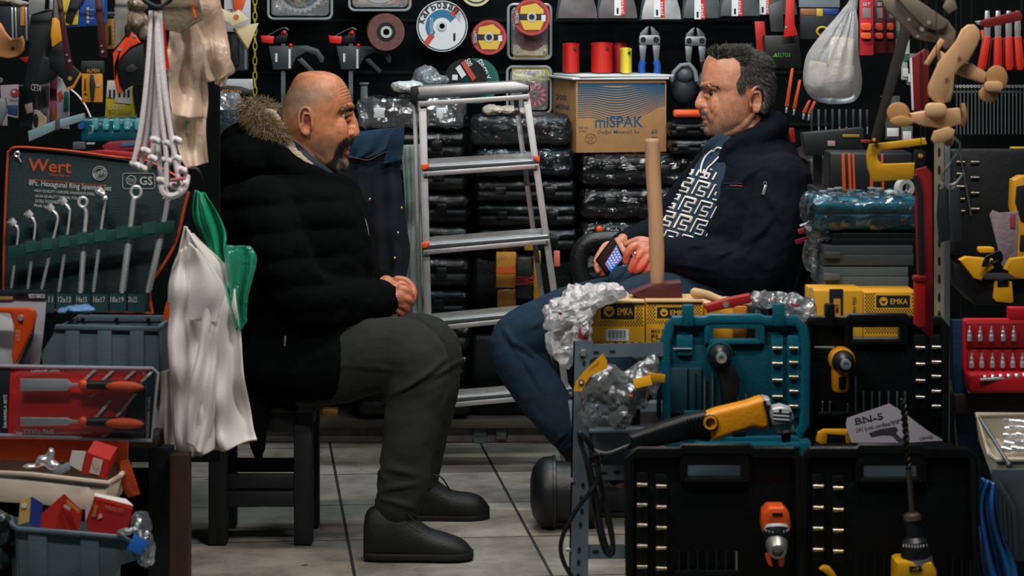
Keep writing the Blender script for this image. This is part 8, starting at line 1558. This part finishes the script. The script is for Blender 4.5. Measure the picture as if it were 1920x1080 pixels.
tool('hanging_pliers', 5.3, [(-8, 184), (8, 184), (12, 196), (10, 214), (0, 236), (-8, 236)], '#7d8688', 'pale chrome plier head at the left picture edge', 'pliers', th=.015, metal=.6, extra=[('ring', K['chrome'], (0, 150, 5), 0, .004)])
g = Fr(150, 190, 6.17); m = MB(K['paper']); m.tube([g(*p) for p in catmull([Vector(p) for p in [(128, 164, 0), (145, 178, 0), (160, 198, 0), (171, 222, 0)]], 5)], .0024, 7); q = obj('white_string', m, None); q.location = g.o; tag(q, 'thin white cord curving behind the amber bit card', 'string')
f, t = tool('bottle_pack', 5.3, rrect(150, 222, 282, 266, 8), '#0f5a68', 'teal film-wrapped row of bottles lying above the pouch', 'bottle pack', th=.06, bev=.01, rough=.2, extra=[('rib', '#4fa0a6', rrect(x, 222, x + 12, 244, 4), -.006, .01) for x in (172, 192, 212, 232, 252)] + [('blue_cap', K['blue'], (152, 236, 6), -.006, .01)])
wrapbox(t, tuple(f(150, 268, -.012)), tuple(Vector(f(284, 218, .07))), K['wrap'], .004, 30)
tool('magazine', 5.25, [(190, 274), (204, 266), (284, 262), (284, 280), (200, 284)], '#8e2a34', 'red and blue magazine lying under the teal bottle row', 'magazine', th=.02, extra=[('blue_panel', '#3c6a8c', [(228, 268), (262, 265), (262, 273), (226, 275)], -.002, .001)])
tool('grey_carton', 5.3, R4(136, 266, 160, 280), '#4a5258', 'small grey carton left of the red magazine', 'carton', th=.03, extra=[('white_top', '#9fb0bc', R4(162, 267, 178, 271), 0, .004)])
# around the fur hood
cd = '#cdb88c'
tool('cardboard_triangle', 8.15, [(440, 50), (485, 43), (465, 92), (438, 52)], cd, 'large cream cardboard triangle beside the yellow chain', 'cardboard', th=.012, extra=[('dark_edge', '#5a4a34', [(440, 52), (465, 92), (463, 96), (436, 55)], .002, .006)])
tool('cardboard_star', 8.1, [(410, 12), (426, 22), (436, 24), (448, 18), (467, 36), (455, 42), (444, 46), (436, 50), (428, 42), (414, 38)], '#d6c6a2', 'small cream cardboard star hanging left of the triangle', 'cardboard', th=.01, extra=[('orange_centre', '#c4622a', (443, 32, 5), -.002, .002)])
tool('card_pack', 8.22, R4(420, -8, 470, 60), '#b6b6bc', 'white card with orange tool handle behind the cardboard star', 'card pack', th=.004, extra=[('orange_handle', '#d4521c', [(436, -8), (462, -8), (456, 14), (444, 28), (438, 12)], -.012, .012)])
tool('blister_pack', 8.24, rrect(424, 56, 466, 133, 4), '#2a2f38', 'grey blister with black tool under the cardboard triangle', 'blister pack', th=.012, extra=[('black_tool', '#101416', rrect(430, 60, 448, 124, 4), -.01, .012), ('clear_edge', '#7c8088', R4(458, 70, 463, 130), -.003, .003)])
tool('header_card', 8.2, [(384, 158), (430, 148), (474, 148), (474, 168), (388, 170)], '#b0b4b6', 'white header card over the silver bag behind the hood', 'card', th=.003, extra=[('black_banner', '#12181a', [(386, 168), (424, 160), (452, 162), (474, 170), (474, 178), (386, 176)], -.003, .002), ('gold_lettering', mat('#b8823a'), 'KEDRON', -.005, .001, (416, 168, 452, 175))])
lump('silver_bag', Fr(420, 210, 8.2), [((415, 205, 0), (30, .04, 34)), ((436, 200, 0), (22, .04, 28)), ((410, 240, 0), (22, .03, 20))], mat('#a9adb0', .28, .55, bump=1.5, bscale=40), 'silver bag left of the fur-trimmed hood', 'plastic bag', sc=24, amp=.008)
tool('dark_pouch', 8.05, rrect(406, 206, 452, 254, 8), '#2a3640', 'dark blue-grey pouch before the silver bag', 'pouch', th=.03, bump=1, rough=.3)
tool('yellow_carton', 8.2, R4(384, 250, 412, 274), '#a87c28', 'mustard carton between clear bag and black hood', 'carton', th=.05); tool('yellow_carton', 8.15, R4(384, 292, 408, 322), '#b8923a', 'yellow and white carton under the black ring behind the pouch', 'carton', th=.05, extra=[('white_print', '#c9c0b0', R4(394, 300, 404, 314), -.002, .001)])
g = Fr(360, 345, 5.0); m = MB(K['black']); m.tube([g(*p) for p in catmull([Vector(p) for p in [(350, 316, 0), (368, 318, 0), (379, 336, 0), (376, 358, 0), (362, 370, 0)]], 5)], .004, 8); q = obj('black_ring', m, None); q.location = g.o; tag(q, 'half-round black ring above the green plastic bag', 'ring')
tool('violet_bag', 8.1, [(380, 320), (410, 316), (412, 390), (384, 396)], '#3a3844', 'dull violet clear bag behind the black hood', 'plastic bag', th=.03, bump=1, rough=.3)
